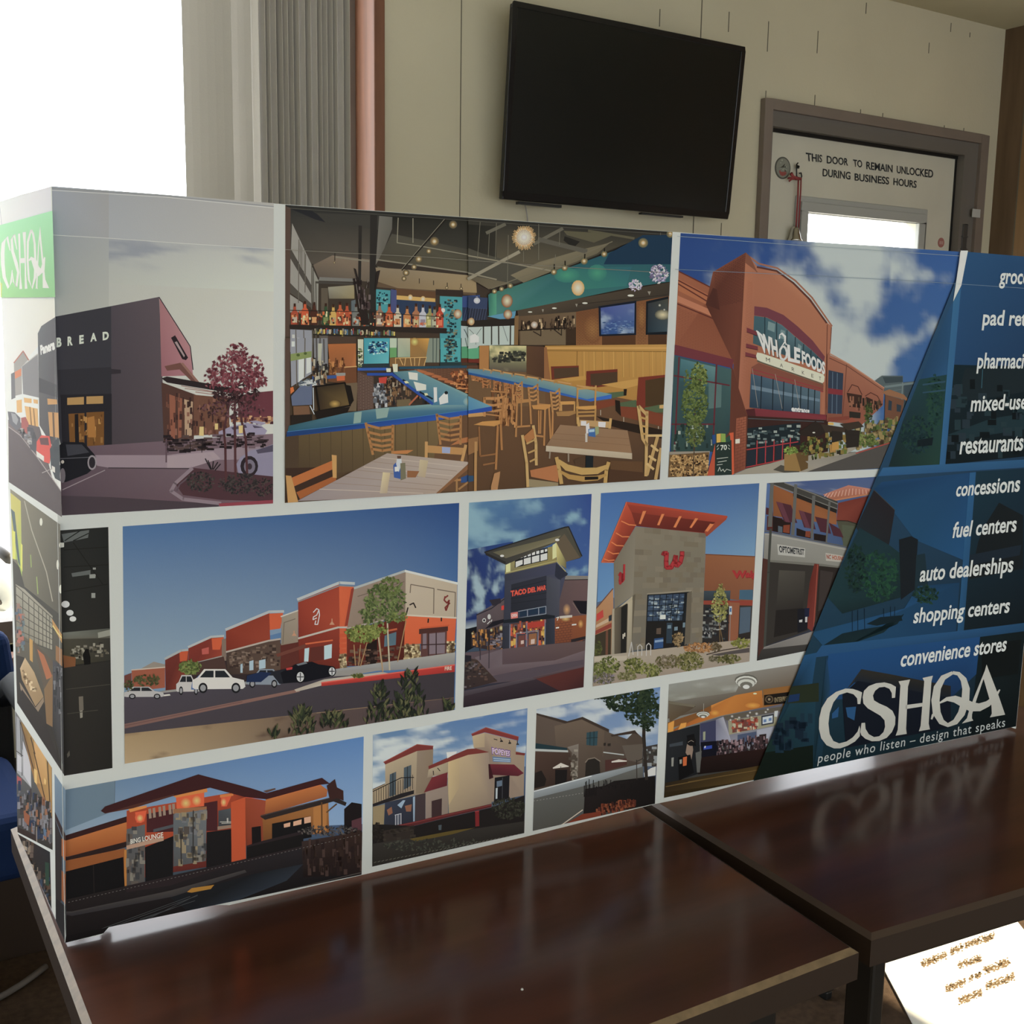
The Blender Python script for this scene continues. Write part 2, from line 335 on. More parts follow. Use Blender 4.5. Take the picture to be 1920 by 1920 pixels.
# ring under the cord
b = MB(); cc = Z5(610, 1720, S-.02); b.tube([cc+Vector((.009*math.cos(t), 0, .012*math.sin(t))) for t in [k*PI/9 for k in range(-9, 7)]], .0016, 8); b.build('ring', m_chrome, hk, smooth=True)
c = ony(1830, 400, YW-.023); b = MB(); b.box((c.x-.022, YW-.026, c.z-.014), (c.x+.020, YW-.0225, c.z+.014)); tag(b.build('paper_tag', mat('pale_tag', (.5, .5, .48), .7)), 'small pale tag stuck on the right door casing', 'tag')

# ------------------------------------------------------------------ television
X0, X1 = 1.602, 2.376; yb, yt, zb, zt_ = 2.545, 2.505, 1.737, ony(963, 0, 2.505).z
tv = thing('television', 'black flat screen television tilted down on the beige wall beside the white door', 'television', ((X0+X1)/2, 2.55, zb))
def tvp(x, z, d=0):
    t = (z-zb)/(zt_-zb); return (x, yb+(yt-yb)*t+d, z)
def tvbox(b, x0, x1, z0, z1, d0, d1):
    b.hexa([tvp(x0, z0, d0), tvp(x1, z0, d0), tvp(x1, z0, d1), tvp(x0, z0, d1)], [tvp(x0, z1, d0), tvp(x1, z1, d0), tvp(x1, z1, d1), tvp(x0, z1, d1)])
b = MB(); tvbox(b, X0+.004, X1-.004, zb+.002, zt_-.002, .006, .026); tvbox(b, X0+.15, X1-.15, zb+.08, zt_-.08, .026, .05); b.build('back_shell', m_black, tv, bevel=.003)
b = MB(); e = .014
tvbox(b, X0, X1, zb, zb+.018, 0, .008); tvbox(b, X0, X1, zt_-e, zt_, 0, .008); tvbox(b, X0, X0+e, zb+.018, zt_-e, 0, .008); tvbox(b, X1-e, X1, zb+.018, zt_-e, 0, .008); b.build('bezel', m_gloss, tv, bevel=.002)
b = MB(); tvbox(b, X0+e, X1-e, zb+.018, zt_-e, .0025, .006); b.build('screen', m_screen, tv)
b = MB(); tvbox(b, 1.655, 1.79, zb-.008, zb-.001, .006, .02); b.build('speaker_slot', m_black, tv); b = MB(); tvbox(b, 2.06, 2.21, zb-.006, zb-.001, .006, .02); b.build('speaker_slot', m_black, tv)
b = MB(); b.box((1.84, 2.575, 1.86), (2.14, YW, 2.12)); b.build('wall_bracket', m_leg, tv)
b = MB(); b.tube([ony(983, 380, 2.60), ony(986, 390, 2.605), ony(989, 410, 2.612), ony(990, 440, 2.612), ony(988, 520, 2.612)], .0018, 8); tag(b.build('tv_cable', mat('pale_cable', (.4, .38, .36), .5)), 'thin pale cable hanging below the television', 'cable')

# ------------------------------------------------------------------ outside the window
b = MB(); b.box((-14, YW+.2, -.35), (16, 40, -.15)); struct(b.build('ground', m_ground))
c1, c2 = ony(35, 270, 15), ony(39, 372, 15)
lp = thing('street_lamp', 'thin pale street lamp pole far outside the bright window', 'street lamp', (c2.x, 15, -.15))
b = MB(); b.tube([(c2.x+.02, 15, -.15), (c2.x, 15, c2.z), (c1.x+.01, 15, c1.z+.55)], [.05, .03, .018], 10); b.build('pole', m_white, lp, smooth=True)
b = MB(); b.lathe([(.001, 0), (.04, .02), (.05, .08), (.02, .12), (.001, .125)], (c1.x+.01, 15, c1.z+.52)); b.build('lamp_head', m_white, lp, smooth=True)
# parked scooter seen past the left end of the display
sc = thing('motor_scooter', 'white motor scooter parked outside the window behind the left end of the display', 'scooter', (.60, 4.0, -.15))
for wx in (.30, 1.5):
    b = MB(); b.lathe([(.12, -.05), (.22, -.06), (.24, -.03), (.24, .03), (.22, .06), (.12, .05), (.12, -.05)], (wx, 4.0, .09), 28, 'y'); b.build('wheel', m_black, sc, smooth=True)
def sweep(b, secs):   # cross-sections (x, zlow, zhigh, halfwidth) joined into a rounded hull
    i0 = len(b.v); n = 10
    for x, a, c, h in secs:
        for j in range(n):
            t = 2*PI*j/n; b.v.append((x, 4.0+h*math.cos(t), (a+c)/2+(c-a)/2*math.sin(t)))
    for k in range(len(secs)-1):
        for j in range(n):
            q = (j+1) % n; b.f.append((i0+k*n+j, i0+k*n+q, i0+(k+1)*n+q, i0+(k+1)*n+j)); b.mi.append(0)
    b.f.append(tuple(i0+j for j in range(n))); b.f.append(tuple(i0+(len(secs)-1)*n+j for j in reversed(range(n)))); b.mi += [0, 0]
b = MB(); sweep(b, [(.02, .26, .32, .04), (.16, .30, .40, .11), (.34, .32, .47, .15), (.52, .32, .52, .17), (.70, .26, .48, .17), (.78, .0, .40, .17), (.86, -.04, .10, .17), (1.12, -.04, .06, .17), (1.2, .0, .40, .17), (1.75, .28, .46, .12)]); b.build('fairing', m_white, sc, smooth=True)
b = MB(); sweep(b, [(1.12, .42, .46, .12), (1.2, .44, .54, .15), (1.5, .46, .56, .15), (1.8, .46, .60, .10)]); b.build('seat', m_black, sc, smooth=True)
b = MB(); b.tube([(.58, 3.7, .70), (.56, 3.82, .72), (.54, 4.0, .66), (.56, 4.18, .72), (.58, 4.3, .70)], .016, 8); b.tube([(.54, 4.0, .66), (.50, 4.0, .40)], .03, 8); b.tube([(.52, 3.8, .70), (.52, 3.84, .58), (.6, 3.95, .5)], .008, 8); b.build('handlebar', m_leg, sc, smooth=True)
b = MB(); sweep(b, [(.50, .46, .58, .05), (.60, .46, .64, .10), (.66, .50, .62, .08)]); b.build('headlight_cowl', mat('silver_paint', (.4, .42, .42), .3, .5), sc, smooth=True)
b = MB(); b.lathe([(.001, -.03), (.03, -.02), (.035, .02), (.001, .03)], (.63, 3.82, .41), 14, 'y'); b.build('turn_signal', mat('orange_lens', (.7, .15, .03), .3, .5), sc, smooth=True)

# ------------------------------------------------------------------ chair, cable and paper on the floor
ch = thing('office_chair', 'blue padded chair with black armrests standing behind the left end of the display', 'chair', (.04, 2.14, 0))
b = MB(); b.box((-.17, 2.06, .43), (.36, 2.42, .55)); b.build('seat', m_blue, ch, bevel=.03, seg=4)
b = MB(); b.hexa([(-.14, 2.42, .67), (.385, 2.42, .67), (.385, 2.48, .67), (-.14, 2.48, .67)], [(-.13, 2.44, .79), (.375, 2.44, .79), (.375, 2.50, .79), (-.13, 2.50, .79)]); b.build('backrest', m_blue, ch, bevel=.025, seg=4)
b = MB(); b.box((-.13, 2.425, .40), (.372, 2.475, .67)); b.build('back_shell', m_chairblack, ch, bevel=.01)
for sx_ in (-.18, .352):
    b = MB(); b.tube([(sx_, 2.38, .68), (sx_, 2.25, .735), (sx_, 2.0, .735), (sx_, 1.93, .68), (sx_, 1.98, .50)], .026, 10); b.build('armrest', m_chairblack, ch, smooth=True)
b = MB(); b.tube([(.10, 2.15, .08), (.10, 2.15, .43)], .03, 12); b.build('column', m_chairblack, ch, smooth=True)
for k in range(5):
    a = k*2*PI/5+.9; e = (.10+.26*math.cos(a), 2.15+.26*math.sin(a))
    b = MB(); b.tube([(.10, 2.15, .10), (*e, .07)], [.026, .018], 8); b.build('foot', m_chairblack, ch, smooth=True)
    b = MB(); b.lathe([(.001, -.02), (.028, -.018), (.028, .018), (.001, .02)], (*e, .030), 14, 'y'); b.build('caster', m_black, ch, smooth=True)
pts = [onz(x, y, .008) for x, y in ((-60, 1900), (-20, 1880), (10, 1864), (40, 1846), (65, 1828), (86, 1812))]
b = MB(); b.tube(pts, .007, 10); tag(b.build('floor_cable', m_cable, smooth=True), 'grey cable curving across the dark floor left of the table', 'cable')
# white printed sheet in the sun
A = [onz(1655, 1812, .004), onz(1712, 1920, .004)]; d = (A[1]-A[0])*2.2; R1 = onz(1907, 1727, .004)
up = A[0]-(A[1]-A[0])*.35; q = [up, up+(R1-A[0]), up+(R1-A[0])+d, up+d]
sh = thing('printed_sheet', 'white printed sheet with brown lettering lying in sunlight on the floor beyond the right table', 'sheet', tuple((q[0]+q[2])/2*Vector((1, 1, 0)) if False else ((q[0].x+q[2].x)/2, (q[0].y+q[2].y)/2, 0)))
b = MB(); b.hexa([(p.x, p.y, .001) for p in reversed(q)], [(p.x, p.y, .004) for p in reversed(q)]); b.build('paper', m_paper, sh)
b = MB(); rs = random.Random(7)
for (x0, y0, x1, y1, h) in ((1728, 1807, 1776, 1790, 12), (1783, 1784, 1806, 1775, 12), (1811, 1772, 1864, 1754, 11), (1796, 1811, 1840, 1796, 12), (1774, 1854, 1810, 1841, 12), (1817, 1836, 1824, 1832, 9), (1828, 1831, 1840, 1825, 9), (1845, 1820, 1893, 1802, 12), (1850, 1849, 1902, 1830, 12), (1799, 1876, 1840, 1861, 12)):
    for k in range(int((x1-x0)*3.6)):
        t = rs.random(); x = x0+(x1-x0)*t+rs.uniform(-1, 1); y = y0+(y1-y0)*t+max(-.6*h, min(.6*h, rs.gauss(0, h*.32))); e = rs.uniform(.8, 1.9)
        b.face([onz(x-e, y-e*.6, .0045), onz(x+e, y-e*.8, .0045), onz(x+e, y+e*.8, .0045), onz(x-e, y+e*.6, .0045)])
b.build('lettering', m_ptext, sh)

# ------------------------------------------------------------------ tables
ZT = .745
def table(label, FL, FR, BR, BL, rim, legs):
    cx = sum(p[0] for p in (FL, FR, BR, BL))/4; cy = sum(p[1] for p in (FL, FR, BR, BL))/4
    t = thing('table', label, 'table', (cx, cy, 0), 'dark wood tables under the display')
    def inset(d, z):
        c = Vector((cx, cy)); out = []
        P = [Vector(p) for p in (FL, FR, BR, BL)]
        for i in range(4):
            e1 = (P[i]-P[i-1]).normalized(); e2 = (P[(i+1) % 4]-P[i]).normalized()
            n1 = Vector((-e1.y, e1.x)); n2 = Vector((-e2.y, e2.x)); s = 1/(1+n1.dot(n2))
            p = P[i]+(n1+n2)*d*s; out.append((p.x, p.y, z))
        return out
    b = MB(); b.hexa(inset(.007, ZT-.03), inset(.007, ZT)); b.build('tabletop', m_top, t)
    b = MB(); o0, o1, i1 = inset(0, ZT-.036), inset(0, ZT-.0045), inset(.0072, ZT+.0002)
    i0 = inset(.02, ZT-.036)
    for k in range(4):
        j = (k+1) % 4; b.m = 0; b.face([o0[k], o0[j], o1[j], o1[k]]); b.face([i0[k], i0[j], o0[j], o0[k]]); b.m = rim[k]; b.face([o1[k], o1[j], i1[j], i1[k]])
    b.build('edge_band', [m_edge_d, m_edge, mat('table_rim_thin', (.065, .042, .03), .4, .4)], t)
    b = MB(); a0, a1 = inset(.06, ZT-.085), inset(.06, ZT-.036); c0, c1_ = inset(.08, ZT-.085), inset(.08, ZT-.036)
    for k in range(4):
        j = (k+1) % 4; b.hexa([a0[k], a0[j], c0[j], c0[k]], [a1[k], a1[j], c1_[j], c1_[k]])
    b.build('apron', m_leg, t)
    for (x, y, wx, wy) in legs:
        b = MB(); b.box((x-wx, y-wy, .02), (x+wx, y+wy, ZT-.036)); b.m = 1; b.box((x-wx*.8, y-wy*.8, 0), (x+wx*.8, y+wy*.8, .02)); b.build('leg', [m_leg, m_black], t, bevel=.004)
    return t
FR1 = onz(1611, 1779, ZT); FL1 = Vector((.196, FR1.y+.012)); 
p, q_ = onz(1225, 1522, ZT), FR1; k_ = (1.60-q_.y)/(p.y-q_.y); BR1 = Vector((q_.x+(p.x-q_.x)*k_, 1.60))
p, q_ = onz(20, 1550, ZT), onz(155, 1917, ZT); k_ = (FL1.y-q_.y)/(p.y-q_.y); FL1 = Vector((q_.x+(p.x-q_.x)*k_, FL1.y)); BL1 = Vector((p.x, p.y+.002))
table('dark mahogany table at front left carrying the left half of the display', FL1, (FR1.x, FR1.y), BR1, BL1, (1, 2, 0, 1),
      [(.275, .86, .028, .028), (FR1.x-.085, FR1.y+.10, .042, .028), (BR1.x-.10, 1.50, .028, .028), (.31, 1.48, .028, .028)])
FL2 = onz(1634, 1757, ZT); p = onz(1290, 1560, ZT); k_ = (1.62-FL2.y)/(p.y-FL2.y); BL2 = Vector((max(FL2.x+(p.x-FL2.x)*k_, BR1.x+.004), 1.62))
f2 = onz(1920, 1672, ZT); s_ = (f2.y-FL2.y)/(f2.x-FL2.x)
table('dark mahogany table at right carrying the right half of the display', (FL2.x, FL2.y), (1.86, FL2.y+s_*(1.86-FL2.x)), (1.90, 1.62), BL2, (2, 2, 0, 2),
      [(FL2.x+.07, FL2.y+.06, .012, .02), (1.78, .80, .012, .02), (1.82, 1.55, .012, .02), (BL2.x+.07, 1.55, .012, .02)])
# crumb on the table
c = onz(979, 1856, ZT); b = MB(); b.lathe([(.0001, 0), (.0016, .0002), (.0012, .0014), (.0001, .0018)], (c.x, c.y, ZT), 7); tag(b.build('paper_crumb', m_white), 'tiny white crumb lying on the front of the left table', 'crumb')

# ------------------------------------------------------------------ display: planes of the fabric
P0 = onz(123, 1768, ZT+.003); P1 = onz(1905, 1366, ZT+.003); EX = (P1-P0).normalized()
DOWN = (R0*-.0099+Vector((math.sin(HEAD), math.cos(HEAD), 0))*-.0445+Vector((0, 0, -1))).normalized()
NF = DOWN.cross(EX).normalized(); NF = NF if NF.dot(CAM-P0) > 0 else -NF
EPS = 1.0e-5
def fab(x, y, k=0): return onpl(x, y, P0+NF*EPS*k, NF)
PB = onz(33, 1560, ZT+.003); PT = fab(97, 349)
NS = (PB-P0).cross(PT-P0).normalized(); NS = NS if NS.dot(CAM-P0) > 0 else -NS
def side(x, y, k=0): return onpl(x, y, P0+NS*EPS*k, NS)
dp = thing('tabletop_display', 'pop-up fabric display printed with photographs of shops and restaurants standing across both tables', 'display', tuple((P0+P1)/2*1.0))
PAR = Vector(dp.location)
top = [(97, 349), (300, 364), (533, 383), (800, 402), (1000, 416), (1266, 435), (1500, 453), (1650, 461), (1805, 473), (1990, 487)]
bot = [(1905, 1362), (1720, 1401), (1690, 1406), (1560, 1434), (1413, 1464), (1350, 1480), (1290, 1495), (1226, 1508), (985, 1569), (690, 1638), (430, 1697), (400, 1697), (205, 1738), (192, 1752), (122, 1768)]
TH = .0022
def slab(b, pts, n):
    f = [tuple(p) for p in pts]; k = [tuple(p-n*TH) for p in pts]; i = len(b.v); N = len(f)
    b.v += f+k; b.f.append(tuple(i+j for j in range(N))); b.f.append(tuple(i+N+j for j in reversed(range(N)))); b.mi += [0, 0]
    for j in range(N):
        q = (j+1) % N; b.f.append((i+j, i+q, i+N+q, i+N+j)); b.mi.append(0)
b = MB(); slab(b, [fab(*p) for p in top+bot], NF); b.build('front_panel', m_fab, dp)
sd = [(97, 349), (40, 365), (-4, 379), (2, 500), (9, 750), (15, 920), (22, 1110), (28, 1330), (32, 1480), (33, 1560), (70, 1644), (98, 1708), (122, 1765)]
b = MB(); slab(b, [side(*p) for p in sd], NS); b.build('side_panel', m_fab, dp)
RT, RB = fab(1990, 487), fab(1905, 1366); bk = Vector((.01, .30, 0))
b = MB(); slab(b, [RT, RB, RB+bk, RT+bk], EX); b.build('side_panel', m_fab, dp)
TL_, sl = fab(97, 349), side(-4, 379)
for t in (.03, .5, .97):
    a0, a1 = P0.lerp(P1, t), TL_.lerp(RT, t)
    b = MB(); off = -NF*.03
    b.tube([a0+off+Vector((0, 0, .012)), a1+off-Vector((0, 0, .03))], .006, 8); b.tube([a0+off*9+Vector((0, 0, .012)), a1+off*8-Vector((0, 0, .03))], .006, 8)
    b.tube([a1+off-Vector((0, 0, .03)), a1+off*8-Vector((0, 0, .03))], .006, 8); b.build('frame_upright', m_pole, dp, smooth=True)
for z in (.05, .95):
    b = MB(); b.tube([P0.lerp(TL_, z)-NF*.03+EX*.04, P1.lerp(RT, z)-NF*.03-EX*.04], .006, 8); b.build('frame_bar', m_pole, dp, smooth=True)

# ------------------------------------------------------------------ printing on the fabric
WREF = .62
def ink(h):
    r, g, b = hexl(h); y = .25*r+.6*g+.15*b
    return tuple(min(.93, max(.003, (c+(y-c)*.14)/WREF)) for c in (r, g, b))
def nums(s): 
    v = [float(t) for t in s.split()] if isinstance(s, str) else s
    return [(v[i], v[i+1]) for i in range(0, len(v), 2)]
def mixc(a, b, t): return tuple(x+(y-x)*t for x, y in zip(a, b))
class Print:
    def __init__(s, name, label, tf, frame, base, fn=fab, k0=6):
        s.name, s.label, s.fn, s.k = name, label, fn, k0; s.ox, s.oy, s.sc = tf
        s.v, s.f, s.c = [], [], []; s.clip = None
        s.fr = [s.px(*p) for p in nums(frame)]
        if base is not None:
            s.g(base, frame) if len(base) == 4 and not isinstance(base, str) and len(s.fr) == 4 else s.a(base, frame)
        s.clip = s.fr
    def tf(s, ox, oy, sc): s.ox, s.oy, s.sc = ox, oy, sc; return s
    def px(s, x, y): return (s.ox+x/s.sc, s.oy+y/s.sc)
    def _cl(s, P):
        # clip polygon [(x,y,col)] to the convex frame
        if not s.clip: return P
        F = s.clip; ar = sum(F[i][0]*F[(i+1) % len(F)][1]-F[(i+1) % len(F)][0]*F[i][1] for i in range(len(F)))
        sg = 1 if ar > 0 else -1
        for i in range(len(F)):
            (ax, ay), (bx, by) = F[i], F[(i+1) % len(F)]
            D = [sg*((bx-ax)*(p[1]-ay)-(by-ay)*(p[0]-ax)) for p in P]
            if all(d >= 0 for d in D): continue
            out = []
            for j in range(len(P)):
                p, q, d, e = P[j], P[(j+1) % len(P)], D[j], D[(j+1) % len(P)]
                if d >= 0: out.append(p)
                if (d >= 0) != (e >= 0):
                    t = d/(d-e); out.append((p[0]+(q[0]-p[0])*t, p[1]+(q[1]-p[1])*t, mixc(p[2], q[2], t)))
            P = out
            if len(P) < 3: return None
        return P
    def poly(s, P):
        P = s._cl(P)
        if not P: return
        i = len(s.v); s.v += [tuple(s.fn(p[0], p[1], s.k)) for p in P]; s.f.append(tuple(range(i, i+len(P)))); s.c += [p[2] for p in P]
    def a(s, col, pts):
        P = nums(pts); C = [ink(col[min(len(col)-1, int(i*len(col)/len(P)))]) for i in range(len(P))] if not isinstance(col, str) else [ink(col)]*len(P)
        s.k += 1; s.poly([(*s.px(*p), c) for p, c in zip(P, C)]); return s
    def m(s, col, *polys):
        """several polygons on one layer"""
        s.k += 1; c = ink(col)
        for pts in polys: s.poly([(*s.px(*p), c) for p in nums(pts)])
        return s
    def g(s, cols, pts, nx=1, ny=1, fn=None):
        Q = [s.px(*p) for p in nums(pts)]; C = [ink(c) for c in cols]; s.k += 1
        mp = qmap(Q, (0, 0, 1, 1))
        def at(i, j):
            u, v = i/nx, j/ny; x, y = mp(u, 1-v); c = mixc(mixc(C[0], C[1], u), mixc(C[3], C[2], u), v)
            if fn: c = fn(u, v, c)
            return (x, y, c)
        G = [[at(i, j) for i in range(nx+1)] for j in range(ny+1)]
        for j in range(ny):
            for i in range(nx): s.poly([G[j][i], G[j][i+1], G[j+1][i+1], G[j+1][i]])
        return s
    def cl(s, cols, cloud, pts, nx, ny, sc=(3, 3), lo=.0, hi=.35, seed=0, mask=None):
        cc = ink(cloud)
        def fn(u, v, c):
            q = noise.fractal(Vector((u*sc[0]+seed*7.3, v*sc[1]+seed*3.1, seed)), 1.0, 2.0, 5)
            if mask: q += mask(u, v)
            q = q*.55; t = min(1, max(0, (q-lo)/(hi-lo))); return mixc(c, cc, t*t*(3-2*t))
        return s.g(cols, pts, nx, ny, fn)
    def l(s, col, w, *lines):
        s.k += 1; c = ink(col)
        for pts in lines:
            P = nums(pts)
            for (x0, y0), (x1, y1) in zip(P, P[1:]):
                d = math.hypot(x1-x0, y1-y0) or 1; nx, ny = -(y1-y0)/d*w/2, (x1-x0)/d*w/2; ex, ey = (x1-x0)/d*w*.2, (y1-y0)/d*w*.2
                s.poly([(*s.px(x, y), c) for x, y in ((x0+nx-ex, y0+ny-ey), (x1+nx+ex, y1+ny+ey), (x1-nx+ex, y1-ny+ey), (x0-nx-ex, y0-ny-ey))])
        return s
    def st(s, col, ws, pts):
        """stroke with its own width at every point"""
        s.k += 1; c = ink(col); P = nums(pts); N = len(P); L, Rr = [], []
        for i in range(N):
            (x0, y0), (x1, y1) = P[max(i-1, 0)], P[min(i+1, N-1)]; d = math.hypot(x1-x0, y1-y0) or 1
            nx, ny = -(y1-y0)/d*ws[i]/2, (x1-x0)/d*ws[i]/2; L.append((P[i][0]+nx, P[i][1]+ny)); Rr.append((P[i][0]-nx, P[i][1]-ny))
        for i in range(N-1): s.poly([(*s.px(*p), c) for p in (L[i], L[i+1], Rr[i+1], Rr[i])])
        return s
    def e(s, col, *els, n=14):
        s.k += 1; c = ink(col)
        for el in els:
            cx, cy, rx, ry = el
            s.poly([(*s.px(cx+rx*math.cos(2*PI*i/n), cy+ry*math.sin(2*PI*i/n)), c) for i in range(n)])
        return s
    def glow(s, c0, c1, *els, n=14):
        """lamp printed with a soft edge: centre colour to rim colour"""
        s.k += 1; a, b_ = ink(c0), ink(c1)
        for cx, cy, rx, ry in els:
            pr = [(*s.px(cx+rx*math.cos(2*PI*i/n), cy+ry*math.sin(2*PI*i/n)), b_) for i in range(n)]; ce = (*s.px(cx, cy), a)
            for i in range(n): s.poly([ce, pr[i], pr[(i+1) % n]])
        return s
    def lf(s, cols, cx, cy, rx, ry, n, sz, seed=1, core=0):
        """foliage: n small leaves scattered in an ellipse"""
        r = random.Random(seed); C = [ink(c) for c in cols]
        for i in range(n):
            if i % 40 == 0: s.k += .5
            a, q = r.uniform(0, 2*PI), math.sqrt(r.random())*(1-core*r.random()); x, y = cx+rx*q*math.cos(a), cy+ry*q*math.sin(a); t = r.uniform(0, PI); z = sz*r.uniform(.6, 1.4)
            ux, uy = z*math.cos(t), z*math.sin(t); c = r.choice(C)
            s.poly([(*s.px(*p), c) for p in ((x-ux, y-uy), (x+uy*.5, y-ux*.5), (x+ux, y+uy), (x-uy*.5, y+ux*.5))])
        s.k += 1; return s
    def sp(s, cols, pts, n, wd, ht, seed=1):
        """speckle a quad with small upright boxes"""
        r = random.Random(seed); C = [ink(c) for c in cols]; mp = qmap([p for p in nums(pts)], (0, 0, 1, 1)); s.k += 1
        for i in range(n):
            if i % 30 == 29: s.k += .5
            x, y = mp(r.random(), r.random()); a, b_ = wd*r.uniform(.5, 1.3), ht*r.uniform(.5, 1.3); c = r.choice(C)
            s.poly([(*s.px(*p), c) for p in ((x-a, y-b_), (x+a, y-b_), (x+a, y+b_), (x-a, y+b_))])
        s.k += 1; return s
    def gr(s, col, w, pts, nx, ny, frame=True):
        mp = qmap(nums(pts), (0, 0, 1, 1)); L = []
        for i in range(0 if frame else 1, nx+1 if frame else nx): L.append([*mp(i/nx, 0), *mp(i/nx, 1)])
        for j in range(0 if frame else 1, ny+1 if frame else ny): L.append([*mp(0, j/ny), *mp(1, j/ny)])
        return s.l(col, w, *L)
    def brick(s, col, w, pts, ny, nx, seed=0):
        """thin mortar/course lines over a quad"""
        mp = qmap(nums(pts), (0, 0, 1, 1)); L = []
        for j in range(1, ny):
            L.append([*mp(0, j/ny), *mp(1, j/ny)])
        s.l(col, w, *L); L = []
        for j in range(ny):
            for i in range(nx):
                u = (i+(.5 if j % 2 else 0))/nx
                if 0 < u < 1: L.append([*mp(u, j/ny), *mp(u, (j+1)/ny)])
        return s.l(col, w, *L) if L else s
    def t(s, txt, col, pts, off=.0, sp=1.0):
        v, f, bb = text_mesh(txt, off, sp); fn = qmap(nums(pts), bb); c = ink(col); s.k += 1
        for q in f: s.poly([(*s.px(*fn(*v[i])), c) for i in q])
        return s
    def build(s, parent=None):
        me = bpy.data.meshes.new(s.name); off = PAR
        me.from_pydata([tuple(Vector(p)-off) for p in s.v], [], s.f)
        at = me.attributes.new('ink', 'FLOAT_COLOR', 'CORNER')
        at.data.foreach_set('color', [x for c in s.c for x in (*c, 1.0)])
        me.materials.append(m_print)
        o = bpy.data.objects.new(s.name, me); COL.objects.link(o); o.parent = parent or dp
        if s.label: o['label'] = s.label
        return o

# ------------------------------------------------------------------ the prints
def lad(P, col, q, n, w, dark=None):
    """ladder-back chair: two posts and n slats over a quad"""
    mp = qmap(nums(q), (0, 0, 1, 1)); L = [[*mp(0, 1), *mp(0, 0)], [*mp(1, 1), *mp(1, 0)]]
    for i in range(n):
        v = 1-i/n*.92-.04; p, r, m_ = mp(0, v), mp(1, v), mp(.5, v-.07); L.append([*p, *m_, *r])
    P.l(col, w, *L)
# --- shop front at dusk (front part)
P = Print('printed_photo', 'print of a dark shop front at dusk with a red-leaved tree', (80, 340, 3), '51 27 1300 123 1296 1812 102 1880', ['959aa6', 'a8a5a3', 'c6cec2', 'b2b2ac'])
P.g(['a2a5a6', 'b9b9b2', 'c8d0c4', 'b0b0aa'], '60 300 1300 378 1296 1300 90 1300')  # lighter below the hem: backlight through single fabric put into the colour
P.cl(['9a9ea6', 'b4b4b0', 'c0c4bc', 'a2a4a2'], '8a8f9c', '60 300 1300 378 1300 620 70 560', 30, 12, (2, 3), .05, .4, 3, lambda u, v: .25-.9*v)
P.g(['8e939d', '9c9fa2', 'a5a7a3', '9a9d9c'], '60 302 372 322 372 720 68 764')  # left strip darker: backlight lost in doubled fabric, put into the colour
P.g(['949aa8', '98989c', '9a9ba0', '8f95a0'], '52 30 372 52 372 318 60 300')  # hem corner greyed to stand in for backlight blocked by doubled fabric
P.l('c2c2c0', 3, '60 302 372 320 800 350 1300 380'); P.l('d2d4d0', 3, '52 50 700 90 1300 150'); P.l('8a8c92', 6, '52 40 700 82 1300 142')
P.a('38373f', '66 762 385 702 390 1545 110 1505 80 1400'); P.a(['4b444d', '584d55', '4e444b', '443c43'], '385 702 655 650 692 1540 388 1545')  # building darks lifted, window glare put into the ink
P.a('302f36', '85 1060 385 1045 385 1200 95 1215'); P.a('26242a', '100 1200 388 1195 390 1540 112 1530')
P.m('a8824c', '138 1218 232 1212 232 1255 138 1258', '246 1210 340 1207 340 1250 246 1253'); P.m('70491f', '145 1308 235 1303 235 1480 152 1480', '246 1300 345 1295 345 1500 250 1490')
P.sp(['8f6430', '5a3a1c', '7a4f26', 'b08040'], '155 1320 340 1310 340 1470 160 1465', 34, 6, 14, 2)
P.m('1e1c20', '180 1310 200 1308 205 1470 182 1470')
P.m('a06a2c', '250 1330 290 1320 300 1440 255 1440')
P.a('332e35', '385 1055 440 1060 440 1080 385 1085')
for s, q in (('B', '78 880 106 877 106 930 78 934'), ('R', '140 874 168 870 169 922 140 926'), ('E', '206 866 231 863 231 912 206 916'), ('A', '268 855 304 850 304 898 268 903'), ('D', '337 848 372 843 372 890 338 895')):
    P.t(s, '8d978f', q, .07); P.t(s, 'c2cdbd', q, .03)
P.a(['9a6a70', 'a8787e', 'a4707a', '8f5c66'], '657 660 828 930 846 1092 668 1097'); P.l('3a3038', 5, '655 652 830 928 846 1060')
P.a('2a2126', '722 880 745 866 818 992 806 1006 785 1000'); P.a('988488', '742 905 755 900 800 980 795 990')
P.a('4f352f', '668 1130 860 1200 850 1455 682 1470'); P.m('8a5340', '712 1198 748 1210 744 1450 718 1458', '760 1215 785 1222 780 1440 762 1445'); P.m('a98a70', '796 1225 845 1240 838 1430 800 1435')
P.m('6a4638', '850 1200 1050 1220 1050 1420 850 1430'); P.sp(['84584a', '5a362e', '3c2827', '6a4438'], '690 1200 1050 1225 1050 1420 700 1440', 90, 6, 16, 5)
P.a('6b4640', '685 1040 775 1020 875 1128 845 1132 770 1058 700 1065'); P.a('8a6258', '775 1022 790 1020 880 1128 866 1132')
P.a('2c2326', '668 1108 700 1098 1110 1168 1110 1200 700 1132'); P.l('9a7a74', 5, '800 1165 1100 1205', '860 1185 1100 1220', '780 1150 1000 1190')
P.a('65343e', '1100 1205 1180 1190 1296 1178 1296 1330 1100 1330'); P.a('9a6a50', '1060 1330 1296 1325 1296 1352 1060 1355'); P.sp(['c09468', '6b3b3a', '54303a'], '1060 1325 1296 1322 1296 1360 1060 1362', 40, 8, 9, 8)
P.g(['5c4b56', '7a6470', '70545f', '4d3f48'], '100 1500 1296 1420 1296 1815 100 1885')
